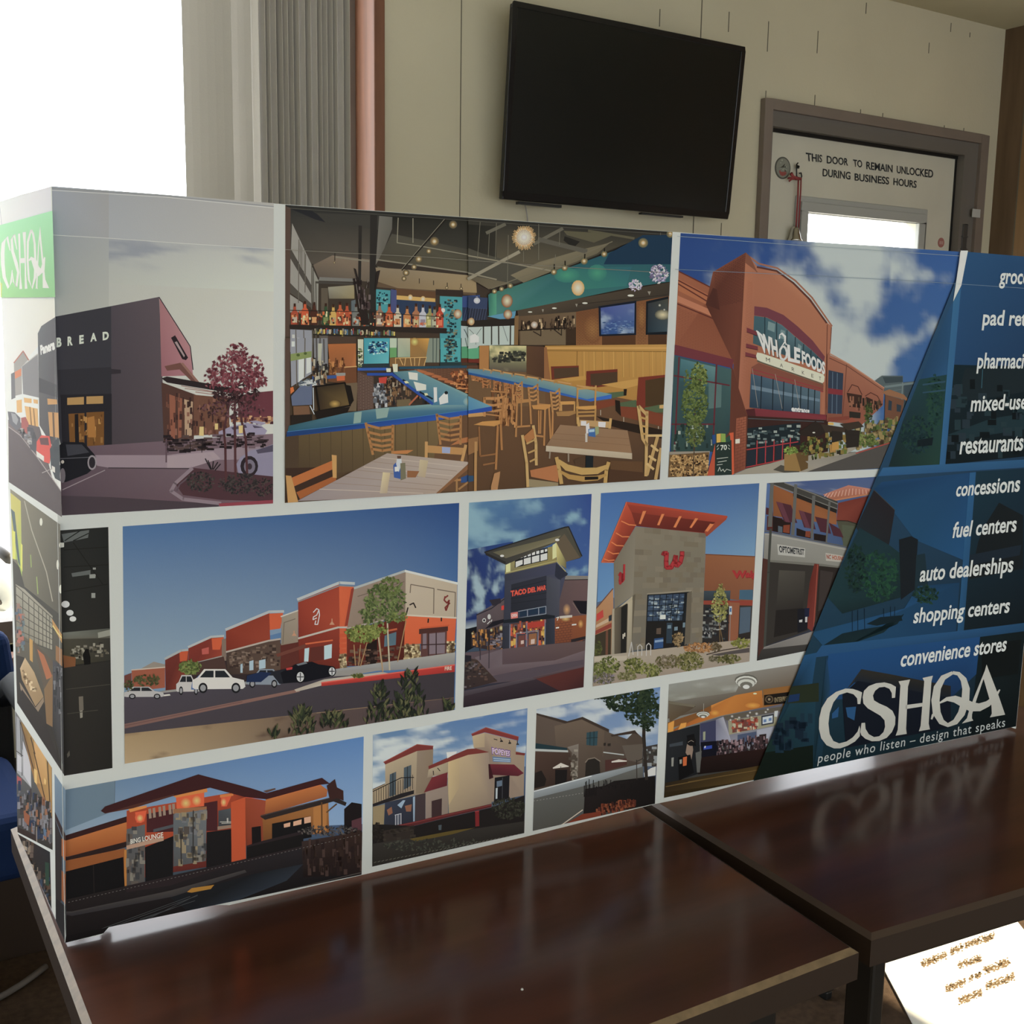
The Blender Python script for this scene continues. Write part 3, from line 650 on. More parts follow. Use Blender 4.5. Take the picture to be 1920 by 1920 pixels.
P.a('8c7a86', '300 1540 700 1540 1000 1500 1296 1490 1296 1560 860 1570 830 1612 390 1614 250 1590'); P.a('9a8892', '700 1545 960 1520 1000 1560 830 1612 700 1612')
P.a('453a42', '100 1768 380 1776 990 1815 990 1840 100 1890'); P.l('8d7f86', 5, '112 1735 350 1625'); P.l('3f343c', 6, '370 1612 830 1616')
P.m('8f87a2', '990 1408 1060 1378 1150 1358 1230 1375 1262 1402 1250 1425 990 1425', '1160 1350 1200 1345 1260 1360 1230 1372'); P.m('4a4256', '1060 1385 1140 1368 1150 1385 1070 1398', '1180 1372 1240 1385 1190 1388')
P.sp(['241d21', '3a2d31', '52403f'], '690 1430 950 1440 950 1520 700 1525', 60, 20, 7, 6); P.sp(['241d21', '3a2d31', '6a5660'], '960 1425 1260 1420 1260 1500 960 1500', 60, 16, 7, 16)
P.l('231c20', 4, '700 1470 705 1525', '830 1470 830 1525', '900 1450 895 1525', '1000 1440 990 1480', '1100 1440 1090 1500')
P.l('5a4650', 8, '695 1450 695 1580')
P.a('4a3037', '745 1700 850 1612 1296 1660 1296 1800 1000 1792 790 1765'); P.l('83727d', 20, '840 1615 745 1700 722 1742 790 1788 1000 1812'); P.l('5a4a54', 8, '850 1640 770 1705 755 1740')
P.m('837d97', '1090 1590 1110 1555 1170 1512 1240 1500 1296 1478 1296 1660 1100 1640'); P.a('4e485c', '1200 1512 1296 1482 1296 1520 1210 1532')
P.e('2c242a', (1162, 1602, 50, 58)); P.e('70687a', (1164, 1604, 32, 40)); P.e('3a3038', (1164, 1604, 14, 18))
P.lf(['33302f', '29272a', '474240', '3d3634'], 890, 1690, 80, 55, 160, 9, 3); P.lf(['33302f', '29272a', '443c3c'], 1100, 1700, 110, 60, 220, 9, 4); P.lf(['4a3e3c', '2c282a'], 1240, 1720, 60, 50, 90, 9, 5)
P.l('231f22', 6, '915 1560 945 1620', '930 1570 950 1620', '985 1580 960 1620', '960 1575 955 1620', '1000 1590 970 1625')
P.l('4f2f33', 13, '1030 1690 1028 1500 1020 1400 1050 1250', '1085 1660 1080 1300 1085 1150', '1150 1640 1142 1450 1120 1350 1095 1200')
P.lf(['3a272a', '4a2c30', '2f2024'], 1090, 1200, 130, 60, 200, 12, 9); P.lf(['55333a', '6a454c', '3c282c'], 1060, 1280, 190, 45, 150, 9, 21)
for k, (cx, cy, rx, ry, n) in enumerate(((1095, 965, 62, 55, 80), (1010, 1050, 62, 65, 80), (1170, 1050, 72, 70, 95), (1085, 1060, 110, 90, 150), (1210, 1120, 58, 50, 60), (945, 1110, 38, 60, 45), (1100, 1130, 150, 55, 130))):
    P.lf(['672e38', '7d404a', '572731', '8f565e', '6d3a44'], cx, cy, rx, ry, n, 12, 30+k)
P.m('d8b070', '882 1380 906 1380 906 1432 880 1430', '968 1362 986 1362 986 1396 968 1396', '1102 1375 1126 1372 1126 1415 1104 1418')
P.a('8a3a48', '990 1812 1296 1792 1296 1826 1000 1840'); P.a('c7cec4', '1000 1836 1296 1815 1296 1822 1000 1842')
P.a('1c1c22', '70 1500 120 1466 230 1468 290 1535 305 1600 250 1645 130 1692 80 1690'); P.a('3a3a42', '130 1480 220 1480 262 1525 140 1545'); P.l('55545c', 4, '100 1560 300 1550'); P.e('8a828a', (278, 1582, 26, 42)); P.e('2a262c', (278, 1582, 18, 32)); P.e('6d656c', (112, 1655, 16, 42)); P.e('b8b0a8', (112, 1578, 9, 10))
P.l('b0b2ae', 2, '70 640 380 1000') if False else None
P.build()

# --- restaurant interior
P = Print('printed_photo', 'print of a wood-filled restaurant with a blue bar top and hanging lamps', (0, 0, 1), '535 384 1261 435 1237 899 534 943', ['2e2e2c', '2a2926', '5a3f2a', '54402c'])
P.tf(520, 370, 5.0526)
P.g(['2f302f', '33322f', '5f564c', '4a443d'], '80 95 940 160 940 800 80 560'); P.a(['6a5c50', '7a6a5a', '77685a', '665a4e', '5a5048'], '340 640 520 550 880 590 880 800 390 760')
P.a('54423a', '70 80 125 100 122 1320 70 1320'); P.m('8f8b86', '140 245 325 640 325 838 130 490', '125 570 318 885 322 1015 122 812', '120 920 240 1000 245 1090 120 1090'); P.m('77726c', '210 420 240 480 240 690 215 650', '250 500 270 540 270 740 250 715')
P.a('4a4540', '122 490 330 850 330 930 122 575'); P.a('4f4a44', '122 815 325 1010 325 1050 122 905'); P.l('605a52', 8, '205 400 200 1000', '268 540 262 900', '325 640 325 1060'); P.a('8a8880', '330 660 390 790 385 1210 340 1210'); P.l('55504a', 10, '340 680 350 1210', '365 810 370 1200')
P.a('72706c', '400 755 720 770 720 800 390 790'); P.a('45403c', '360 795 720 810 720 830 360 815'); P.a(['8a8678', '94886a', '8a7c58', '6a6458'], '480 850 730 830 730 960 490 960'); P.a('5a5044', '415 860 480 860 480 1200 415 1200')
P.a('26262a', '130 110 330 130 470 220 470 240 360 210'); P.a('3c3a36', '370 150 960 170 960 310 460 240')
P.m('2c2927', '770 265 802 270 792 815 765 815', '880 165 948 170 930 1225 870 1225'); P.a(['6a6862', '5a5852', '5f5b54', '6d6860'], '965 175 1130 190 1000 520 932 640')
P.a(['24231f', '282722', '3c3a34', '332f2a'], '1090 185 1920 215 1920 520 1085 345'); P.a(['4a473f', '403d36', '55503f', '4a453a'], '1085 345 1920 515 1920 720 960 590')
P.l('86806f', 8, '1145 195 1135 430 1400 470 1900 562', '1285 200 1285 430'); P.l('7d7768', 13, '940 590 1880 722', '545 565 870 605'); P.l('6f6a5a', 10, '950 660 1510 758', '1750 800 1920 710')
P.a(['85755e', '94805f', '937c58', '806c52', '7a6850'], '930 665 1180 680 1880 745 1890 905 1140 865 955 800'); P.a('5d4a38', '955 800 1140 860 1880 905 1880 930 940 850')
P.l('241f1b', 14, '1600 205 1180 690'); P.l('8d8675', 4, '1585 205 1175 685')
P.l('2c2622', 7, '1345 770 1345 815', '1480 790 1480 830', '1610 810 1610 850', '1740 820 1740 860', '545 530 545 600')
L_ = ((1665, 258, 40), (1488, 418, 46), (1435, 510, 28), (1340, 585, 38), (1295, 660, 28), (1220, 715, 32), (1200, 770, 24), (1605, 857, 16), (1742, 864, 16), (540, 620, 11)); P.glow('a8884c', '45423a', *[(x, y, q, q) for x, y, q in L_]); P.glow('fff0b4', 'a8884c', *[(x, y, q*.45, q*.45) for x, y, q in L_])
P.a('5f422c', '1120 865 1500 895 1500 960 1120 925'); P.a('c29a50', '1130 928 1497 958 1497 992 1130 968'); P.glow('fff0b8', 'c29a50', (1260, 950, 24, 30), (1380, 965, 24, 30)); P.a('2b3a55', '1130 968 1500 992 1500 1260 1130 1240'); P.a('454c7a', '1075 870 1130 880 1130 1100 1075 1090')
P.m('3b8d97', '935 870 1072 882 1066 1110 935 1070', '1540 935 1752 945 1752 1470 1540 1440'); P.sp(['1d3340', '24505e', '6aa8a8'], '945 900 1040 905 1040 1030 945 1020', 30, 10, 8, 4); P.sp(['1b2c36', '2a4a50', '7a7a60'], '1590 970 1700 975 1700 1460 1590 1450', 90, 13, 9, 5)
P.a('342a26', '1500 870 1760 880 1760 935 1500 925'); P.a('33477c', '1752 935 1920 925 1920 1050 1752 1045'); P.a('29324c', '1752 1042 1920 1042 1920 1175 1752 1168'); P.l('4a5478', 4, *['%d 1045 %d 1170' % (x, x-28) for x in range(1790, 1921, 22)])
P.a('2f2822', '1740 1168 1920 1178 1920 1228 1740 1215'); P.a('a3b2b4', '1740 1218 1920 1226 1920 1420 1740 1420'); P.l('4a5658', 8, '1800 1420 1810 1330 1770 1250', '1810 1340 1850 1250', '1815 1400 1900 1260', '1830 1230 1840 1330'); P.a('4f9064', '1740 1415 1920 1410 1920 1465 1740 1465'); P.m('d4dcd8', '1840 1310 1915 1305 1915 1380 1840 1380')
P.glow('f0dcb0', '9a5f2a', (1710, 1105, 38, 45), (1832, 1180, 36, 42)); P.glow('ffffff', 'c8c0b8', (1890, 970, 26, 30), (1570, 1070, 20, 22))
P.a('6a3a2a', '480 1100 740 1080 740 1210 480 1205') if False else None
P.a('59646a', '700 980 740 970 745 1110 700 1110')
bl = [(165, 'a2452c', 'b0a090'), (262, 'c25028', 'e08a50'), (350, '4a2a20', 'c8905a'), (460, '2f4a30', '74804c'), (530, 'c09a48', 'a8906a'), (595, 'b4562e', '7a3a28'), (660, 'b04a2a', 'd09060'), (745, '6f706c', 'a0a49c'), (835, '4e5a54', '8a9488'), (970, '8a6a5a', 'c0b4a4'), (1060, 'b8542c', 'c88a60'), (1140, 'c0b49c', 'b06838'), (1230, 'b87840', 'c8b078'), (1315, 'a06a48', 'b8a878'), (1380, 'b0b0bc', '8a7a8a'), (1445, '8f8a50', 'b8b070'), (1490, '7a7a68', 'a8a890'), (1540, 'b03c24', 'd06a48')]
for i, (x, c, d) in enumerate(bl):
    y = 1205+(x-160)*.022; h = 110+25*((i*7) % 4)/3
    P.a(c, f'{x-36} {y} {x-36} {y-h} {x-14} {y-h-25} {x-10} {y-h-85} {x+10} {y-h-85} {x+14} {y-h-25} {x+34} {y-h} {x+34} {y}'); P.a(d, f'{x-24} {y-20} {x-24} {y-75} {x+22} {y-75} {x+22} {y-20}'); P.a('3a241c', f'{x-10} {y-h-60} {x-10} {y-h-90} {x+10} {y-h-90} {x+10} {y-h-60}')
P.sp(['d88a50', '5a2c20', 'e0c090', '3a2a24', 'c05a30'], '130 1080 1570 1110 1570 1225 130 1195', 150, 8, 13, 11)
P.a('2a211f', '715 770 770 760 860 1110 870 1210 800 1210'); P.m('2b2422', '725 670 745 680 800 900 780 900', '975 690 940 700 925 880 935 880'); P.l('736c66', 6, '740 770 780 1050', '860 780 845 860'); P.sp(['4a3a3a', '241c1c', '6a5c5c'], '730 800 880 800 870 1050 800 1060', 40, 9, 22, 14)
P.l('2a2421', 6, '120 1070 860 1085 1580 1135'); P.a('2d2521', '118 1205 1605 1240 1605 1290 118 1245')
P.a('8a8c98', '122 1250 330 1260 330 1465 122 1465'); P.l('5a544e', 9, '175 1250 178 1465', '250 1260 255 1465', '330 1255 335 1465', '365 1300 370 1465', '400 1300 405 1465'); P.m('b8b8b4', '190 1330 225 1335 225 1430 190 1430', '140 1300 165 1300 165 1380 140 1380')
P.sp(['8a7a6a', '4a6a8a', 'a04038', 'c0b090', '3a3a34', '6a7a4a', 'c8b050'], '345 1258 1110 1275 1110 1308 345 1292', 90, 7, 22, 12); P.l('262422', 9, '340 1300 1125 1318'); P.a('5c5450', '400 1310 480 1310 480 1465 400 1465'); P.a('4b3a30', '480 1315 745 1320 745 1385 480 1385')
P.tf(520, 640, 5.0526)
P.a('8a8c98', '122 -30 340 -30 335 300 132 430'); P.m('c2c6c4', '135 0 165 0 165 50 135 50', '200 160 260 150 255 340 200 390', '275 140 320 130 318 290 275 310'); P.l('5e5850', 10, '178 -30 185 420', '262 -30 258 340', '335 -30 330 300'); P.a('7c8a50', '125 120 325 92 325 150 125 188'); P.e('4a5a2c', (197, 130, 17, 14), (265, 115, 15, 13)); P.a('55423a', '70 -30 122 -30 118 830 70 900')
P.a('7a7a80', '345 -30 475 -30 480 240 350 250'); P.l('4a4644', 12, '370 -30 375 230', '405 -30 400 180', '440 -20 445 200'); P.a('a8a898', '385 20 425 20 415 180 385 180')
P.a(['a85f2c', 'a5602e', 'b46c34', '9a5a34', '8a5430'], '480 25 745 20 745 235 690 250 500 265'); P.a('6a4128', '490 255 750 240 755 390 640 400 480 380'); P.sp(['7a4a2a', '5a3420', 'b87a40'], '490 180 640 180 640 300 490 300', 40, 8, 30, 7); P.l('c89a60', 9, '635 245 750 238'); P.m('c05a2c', '560 330 640 325 640 370 565 375'); P.m('8a8a88', '555 300 645 298 645 325 558 330')
P.a('bcbca6', '762 -20 815 -20 812 258 765 258'); P.sp(['4a4a44', '7a8a4a', '2a2a28'], '768 70 806 70 804 250 770 250', 34, 12, 5, 3)
P.a(['338fa2', '3a9aae', '55aab4', '3a94a4'], '820 -30 1064 -30 1056 215 820 215'); P.sp(['1c3a5c', '2c5c94', 'a0ccd8', '17304a'], '865 5 1040 5 1040 120 865 120', 80, 10, 8, 6); P.a('2a363c', '800 213 1072 208 1072 258 800 258')
P.a('aebba8', '1066 -30 1135 -30 1130 60 1066 60'); P.a('5f965c', '1066 60 1130 60 1130 150 1066 155'); P.g(['a8a894', 'b0ac90', '8a9a84', '98a890'], '1140 -30 1258 -30 1258 150 1140 150'); P.g(['9a6f34', 'c8923c', '8a6a3c', '8f6a3a'], '1258 -30 1440 -30 1440 150 1258 150'); P.glow('f0c468', '9a6f34', (1300, 5, 40, 40)); P.a('7a8478', '1440 -30 1535 -30 1535 200 1400 200'); P.l('3a4a4a', 7, '1135 -30 1135 160', '1475 -30 1475 200', '1510 -30 1505 200')
P.a('7a5a34', '1066 155 1400 150 1400 235 1066 240'); P.l('c8a060', 7, '1120 155 1120 230', '1160 160 1190 225', '1215 160 1205 230', '1260 160 1270 230', '1300 155 1300 230', '1350 160 1340 230', '1410 155 1390 230', '1120 158 1415 152')
P.a('3e9ba2', '1545 -30 1737 -30 1737 200 1545 200'); P.sp(['1b2c36', '2a4a50', '6a705a'], '1590 -20 1700 -20 1700 190 1590 190', 60, 14, 9, 15); P.a('26383c', '1540 198 1745 195 1745 235 1540 235'); P.a('a3b2b0', '1742 -30 1920 -30 1915 50 1742 50'); P.a('479068', '1742 50 1915 45 1915 160 1742 160'); P.l('2a3a3a', 6, '1742 -30 1742 230', '1780 -30 1800 60 1860 -20'); P.a('5a2c1e', '1742 160 1915 160 1915 200 1742 200')
P.a('5a3a2a', '1190 255 1920 225 1920 520 1320 300'); P.brick('7a5540', 2.5, '1300 262 1780 252 1780 430 1300 300', 12, 16); P.l('24485c', 24, '1160 252 1790 240'); P.m('a86238', *['%d %d %d %d %d %d %d %d' % (x, y, x+85, y+18, x+80, y+40, x-10, y+30) for x, y in ((1330, 265), (1400, 285), (1470, 310), (1530, 335), (1590, 360))])
P.sp(['b06a38', '8a4a28', '5a3422', 'c88850'], '1650 300 1920 260 1920 520 1700 420', 130, 14, 18, 17); P.l('c07c44', 12, '1640 400 1780 410', '1700 445 1920 450', '1780 480 1920 500'); P.a('5a7a80', '1790 262 1920 270 1920 300 1800 285')
# inside the bar
P.a('6a5844', '630 400 760 390 750 660 640 660'); P.a('3a302a', '910 320 1100 330 1480 600 920 650'); P.a('553f38', '758 275 912 330 912 645 758 662'); P.brick('7a655a', 2.5, '760 290 910 338 910 640 760 655', 24, 3)
P.sp(['3a2a24', '6a5040', '2a2a2c', '9a8a74', '241c1a', '7a5a3c'], '1000 400 1090 345 1440 580 1010 610', 220, 10, 22, 8); P.sp(['8a8e98', '5a5e68', 'b0b0b4', '3a3c44'], '915 420 1000 380 1040 620 920 640', 60, 12, 18, 18); P.m('b83a30', '960 345 1040 335 1030 400 965 395'); P.m('6a5a40', '1130 555 1260 545 1260 610 1140 620'); P.l('a85c3c', 16, '1250 600 1330 515')
P.m('33508c', '330 330 560 320 560 350 330 365'); P.a('5a6480', '130 520 230 410 330 400 330 600 140 610'); P.m('9aa0a0', '220 380 330 360 410 370 410 400 220 410'); P.sp(['b8bcc0', '4a5464', '7a848c', 'd0d4d4'], '200 360 420 350 420 420 210 420', 50, 16, 7, 19); P.a('70503a', '150 615 300 610 310 690 155 705'); P.m('c8682c', '122 440 150 430 160 470 125 500')
P.sp(['3c3c44', 'b0a894', '2a2626', '8a6a4c'], '330 170 480 160 470 400 340 400', 60, 10, 26, 20); P.a('28211d', '125 700 330 690 330 790 130 790'); P.a(['33291f', '3f3324', '6a5530', '3a2c20'], '365 430 640 395 685 605 400 655'); P.glow('b89448', '4a3a24', (545, 592, 60, 40)); P.l('1c1714', 16, '365 428 640 393 690 608 400 660 365 430'); P.a('1d1815', '640 410 695 420 725 560 690 610'); P.a('221b17', '350 665 690 620 650 700 590 735 380 755'); P.l('b8c0c8', 8, '340 440 345 650', '310 610 350 690')
# bar top
P.a(['2c5562', '456f80', '5a8290', '688c94', '769a9a', '5a8a9c', '37688a', '27546a'], '110 800 640 680 1000 630 1500 592 1560 590 1920 565 1920 645 95 858'); P.a(['4c7684', '648a90', '7f9c98', '56869a', '3a6c8c'], '1090 288 1310 275 1920 555 1920 600 1470 605')
P.m('7f9a96', '930 640 1060 628 1040 720 940 735', '730 675 800 665 790 770 720 780'); P.glow('b0b8a0', '6090a0', (1820, 570, 60, 45)); P.l('24489a', 26, '1080 305 1470 592'); P.l('24489a', 26, '855 312 1090 312'); P.l('2a55a8', 26, '765 265 1040 262')
P.m('cfd3ce', '1480 435 1512 435 1515 570 1485 580', '1530 540 1590 480 1615 500 1620 580 1540 600'); P.e('1c2024', (1600, 487, 17, 16)); P.m('c8c8c0', '1240 290 1330 300 1330 370 1250 360', '1290 380 1410 410 1410 460 1320 470'); P.m('d8ccb0', '1090 215 1140 215 1140 290 1100 290', '1030 255 1075 255 1075 290 1035 290'); P.l('1c2430', 16, '1190 365 1240 395', '1350 480 1470 545'); P.m('d8c8a0', '1200 378 1230 375 1250 395 1215 400', '1390 490 1420 490 1430 510 1400 515')
P.a(['1f3f70', '1d4a9c', '2350a8', '2350a8', '1d489a', '183a74'], '90 855 820 775 1500 692 1920 635 1920 692 1500 748 820 832 85 908'); P.l('3a74a8', 5, '95 856 820 776 1500 692 1920 636')
# front panel, floor, furniture
P.g(['58482f', '78623f', '6a5638', '453629'], '80 905 1820 715 1820 1120 80 1300'); P.a('4a3a2c', '75 905 200 890 200 1290 75 1300'); P.l('4a3b28', 5, *['%d %d %d %d' % (x, 905-(x-85)*.11, x+4, 1290-(x-200)*.11) for x in range(200, 1820, 102)])
P.a('634630', '1760 700 1920 690 1920 1420 1440 1420 1500 1000'); P.a('3c2a22', '80 1200 560 1190 560 1290 200 1500 80 1520')
P.l('a8743e', 18, '1830 690 1920 680', '1500 1330 1900 1300', '1880 900 1890 1400'); P.a('a8683a', '1740 920 1900 890 1895 940 1640 985'); P.a('b0703a', '1095 1040 1230 1030 1290 1030 1230 1065 1100 1065')
lad(P, 'a3703e', '838 775 1095 795 1090 1070 905 1070', 5, 24); lad(P, 'a3703e', '1510 690 1738 705 1735 975 1545 975', 5, 22)
P.a('b08048', '1425 985 1770 1010 1745 1075 1425 1055'); P.a('8f9ac0', '1560 1000 1640 1005 1635 1062 1560 1058'); P.l('b88a50', 28, '1412 955 1410 1110', '1785 985 1750 1130'); P.a('2a4a80', '1740 1290 1830 1255 1850 1330 1740 1340'); P.l('9a7042', 18, '1720 1400 1880 1280', '1700 1280 1700 1420', '1880 940 1880 1410')
P.a(['9c8a80', 'aa9a90', 'a08c80', '9a8880', '8c8084'], '1040 1060 1825 1145 1505 1440 1100 1480 190 1512'); P.l('8f7c70', 6, '900 1140 1700 1230', '760 1220 1620 1310', '500 1340 1500 1410', '640 1280 1560 1370'); P.l('b2a49a', 7, '980 1100 1760 1190', '820 1190 1660 1275', '400 1400 1380 1440')
P.g(['b8a888', 'b0a080', 'a89478', 'a89884'], '1350 1120 1430 1130 1400 1290 1330 1280'); P.g(['c8b890', 'b8a484', 'a8947c', 'b0a08c'], '1000 1240 1070 1245 1040 1440 970 1440'); P.a('805636', '1825 1150 1832 1190 1525 1450 1505 1438'); P.a('8a5a38', '1230 1225 1345 1230 1310 1290 1230 1290')
P.a('35559a', '1098 1175 1120 1150 1168 1150 1168 1305 1105 1290'); P.m('b8bcc4', '1125 1160 1135 1095 1172 1095 1180 1160 1150 1240'); P.a('6f6a54', '1165 1155 1212 1150 1218 1300 1168 1318'); P.m('d0d4dc', '1110 1190 1150 1185 1150 1230 1112 1235'); P.a('5a4034', '1135 1085 1172 1085 1172 1112 1135 1112')
P.a('b0632c', '130 1295 520 1130 530 1210 145 1380'); P.a('9a5526', '180 1430 550 1270 560 1315 215 1495'); P.a('bb8c4e', '515 1075 562 1080 562 1295 525 1292'); P.a('b8884c', '80 1270 132 1275 198 1520 100 1535')
# right half, upper
P.tf(880, 390, 4.923)
P.a(['33312c', '2b2926', '3a372f', '544e3f', '6a604c', '5a5040'], '-10 105 1880 235 1500 310 860 560 180 750 -10 640'); P.a(['24231f', '2b2924', '35322b', '2c2a25'], '-10 150 250 170 250 470 -10 430'); P.a('4a473e', '-10 370 120 420 640 560 760 590 420 700 -10 620')
P.a(['6f6752', '645c49', '6a624e', '7a6f58'], '640 500 1050 380 1300 320 1180 420 860 545 500 690 380 620'); P.a('57523f', '870 210 1350 240 1150 320 900 250'); P.a('24221f', '880 260 1020 310 960 370 870 300')
P.l('605c50', 30, '160 230 330 150', '600 330 860 190'); P.l('57534a', 42, '640 290 1080 400'); P.l('8c8472', 30, '-10 655 460 405'); P.l('857d6a', 12, '-10 440 330 500 760 580', '-10 600 250 660'); P.l('56513f', 22, '1100 210 1520 280'); P.l('6d6654', 8, '200 745 420 660 880 500 1320 310')
P.l('6a6658', 5, '100 130 75 470', '250 140 240 470', '360 250 350 780', '640 150 640 480', '835 220 830 340', '795 430 790 520', '500 400 500 500', '1010 540 1010 660', '1550 370 1540 660', '1765 230 1752 520', '185 230 175 450')
P.a(['376c5e', '376e66', '2a6264', '225660', '1a3e56', '163250', '1c4256', '265860', '2a6266', '346c68', '346e6a', '437c76'], '185 790 420 720 700 620 1000 520 1400 370 1600 280 1880 240 1855 680 1450 740 1000 835 440 945 180 1005'); P.a('18324a', '1600 250 1880 250 1870 520 1240 520 1290 420'); P.g(['2a6a66', '255a68', '2a6c6c', '2f7468'], '950 560 1500 540 1450 720 960 760'); P.glow('3a8a70', '2c7069', (900, 620, 120, 70), (1180, 600, 90, 80))
P.a('4f8aa8', '165 1000 300 975 430 950 420 1015 300 1030'); P.m('2c6a70', '175 800 230 790 235 960 180 970'); P.g(['2f6a60', '4a9478', '4a9478', '3a7a6a'], '185 800 250 785 250 980 185 1000')
P.a(['4a3f33', '3f372e', '3a322b', '3a322b', '4a3e32'], '440 945 1000 835 1850 685 1840 815 1535 870 985 960 455 1005'); P.l('2a2520', 5, '1000 890 1830 800'); P.e('ddd4bc', (1067, 878, 25, 8), (785, 925, 22, 7), (561, 960, 20, 6), (1490, 808, 30, 10)); P.m('8a8478', '978 885 1000 885 990 915', '668 935 688 935 680 965', '1645 770 1675 770 1662 805')
P.a(['5f4a36', '6a5640', '5a4a38', '54402e'], '450 1000 990 958 985 1265 460 1265'); P.a('6b5a44', '470 1135 890 1115 890 1265 470 1265'); P.a('3a2a1e', '890 1105 985 1100 985 1265 890 1265'); P.sp(['2a201a', '3c2c22', 'c0a47c', '4a382a', '1e1814'], '480 1060 980 1000 980 1105 480 1118', 110, 8, 22, 9); P.l('241c17', 12, '455 1130 890 1108'); P.l('2c221b', 9, '590 1140 660 1180 660 1120', '780 1120 850 1175 850 1110')
P.a(['6f4528', '7a4d2c', '8a5a34', '855630'], '985 958 1845 812 1818 1275 985 1265'); P.glow('9a6a38', '7a4d2c', (1140, 1120, 90, 130), (1590, 1000, 45, 130)); P.brick('5c3a22', 2.5, '990 965 1200 920 1200 1262 990 1262', 24, 7); P.brick('5c3a22', 2.5, '1545 880 1640 860 1640 1265 1545 1268', 26, 3); P.a('52341f', '1225 1180 1535 1170 1535 1270 1225 1265'); P.a('4a301e', '1650 1170 1820 1165 1818 1272 1650 1268')
P.a('161c2a', '1192 908 1542 855 1540 1172 1198 1184'); P.cl(['3f4c8e', '56669a', '2c4f88', '284a84'], '8a9cb4', '1212 922 1526 878 1522 1155 1216 1168', 14, 12, (2, 2), 0, .4, 5); P.sp(['6a88b0', '2c4878', '5678a4'], '1230 1050 1510 1040 1510 1150 1230 1155', 60, 12, 3, 10)
P.a('171c22', '1632 862 1838 815 1830 1168 1628 1170'); P.a(['2f3238', '45463f', '3a4a54', '20303c'], '1650 880 1835 838 1828 1140 1645 1150'); P.glow('c8bc98', '44463f', (1785, 985, 75, 50)); P.glow('e8dcb8', '3a3c3a', (1757, 898, 14, 14), (1800, 940, 12, 12))
P.a('a9b5b2', '-10 1095 415 1085 412 1262 90 1270 -10 1400'); P.l('33302a', 12, '130 1090 130 1250', '205 1090 205 1260', '270 1090 272 1260', '380 1085 378 1260'); P.l('5a6664', 5, '0 1120 60 1180 110 1110', '310 1090 355 1230', '60 1180 60 1260'); P.a('2c3040', '-10 920 165 940 165 1050 -10 1040'); P.a('34405f', '-10 815 170 830 165 935 -10 925'); P.l('4a5270', 4, *['%d 925 %d 1040' % (x, x-22) for x in range(15, 170, 24)]); P.a('2a2420', '-10 1040 420 1020 418 1085 -10 1100'); P.a('7a5c38', '418 1000 455 990 450 1265 414 1265'); P.a('4f9a74', '-10 1300 90 1290 88 1390 -10 1395'); P.m('dde2dc', '5 1180 50 1160 90 1190 88 1240 5 1245')
P.glow('fff2cc', '9a6c3c', (505, 270, 88, 88), n=20); r = random.Random(3)
P.l('cfa870', 5, *['%.0f %.0f %.0f %.0f' % (505+70*math.cos(a), 272+72*math.sin(a), 505+d*math.cos(a), 275+d*1.06*math.sin(a)) for a, d in [(k*.105, r.uniform(92, 114)) for k in range(60)] if 275+d*math.sin(a) > 165])
P.l('f0dcb0', 4, *['%.0f %.0f %.0f %.0f' % (505+30*math.cos(a), 272+30*math.sin(a), 505+d*math.cos(a), 275+d*math.sin(a)) for a, d in [(k*.21, r.uniform(70, 95)) for k in range(30)]])
P.glow('f4dca8', '8a4c20', (348, 858, 52, 62), (356, 982, 40, 45)); P.glow('fbe8b4', 'c29852', (1003, 738, 60, 72)); P.glow('f4d8a8', 'a87840', (18, 1048, 30, 36)); P.glow('e8dcd0', '9a7c60', (600, 1078, 32, 32)); P.glow('f4f0e8', 'a8a8b8', (70, 855, 30, 28))
L_ = ((780, 590, 30), (880, 552, 30), (1060, 490, 34), (1245, 425, 30), (1605, 322, 46), (1855, 240, 36), (232, 770, 24), (297, 748, 24), (378, 718, 26)); P.glow('b08c4c', '4a5448', *[(x, y, q, q) for x, y, q in L_]); P.glow('fff0b4', 'b08c4c', *[(x, y, q*.45, q*.45) for x, y, q in L_]); P.l('1d1a16', 9, '785 520 785 565', '885 490 885 530', '1068 425 1065 465', '1248 370 1248 400')
P.lf(['a89ec0', 'c4bcd8', '7a7096', 'd8d4e4', '5f5878'], 1752, 610, 84, 84, 150, 15, 6); P.lf(['a89ec0', 'c4bcd8', 'b8aed0', 'd8d4e4'], 1532, 715, 58, 52, 80, 12, 7)
# right half, lower
P.tf(880, 640, 4.923)
P.g(['6a4c32', '6a4a32', '463426', '553c28'], '-10 250 1800 300 1765 1290 -10 1400'); P.a('6a4e34', '0 250 700 270 700 600 0 600')
P.a(['a97a34', 'b4853c', 'a3742f', '98692c', 'a8782f'], '698 40 1820 28 1812 600 1160 480 750 380'); P.l('c2934a', 14, '698 62 1820 62'); P.l('8a6228', 9, '700 85 1818 95', '995 90 990 330'); P.l('96702f', 3, *['%d 90 %d %d' % (x, x+3, 330) for x in range(1040, 1800, 62)]); P.l('c8a050', 3, *['%d 95 %d %d' % (x, x+3, 330) for x in range(1060, 1800, 90)])
P.a('a5703a', '92 40 182 40 180 270 92 262'); P.cl(['8a8a60', 'a0a070', '544a40', '5a5048'], 'c8bc88', '185 38 527 42 527 285 185 268', 16, 12, (2, 2), .0, .3, 8, lambda u, v: .3-.75*v); P.sp(['3a3c34', '4c4c40', '2e2e2a'], '230 110 520 90 520 180 230 190', 60, 18, 12, 22); P.a(['5a3e2a', '54392a', '4a3224', '553a28'], '527 42 690 50 690 340 527 300'); P.a('8a5a34', '690 55 715 55 755 400 690 350'); P.a('6a2a20', '-10 160 90 165 90 200 -10 195')
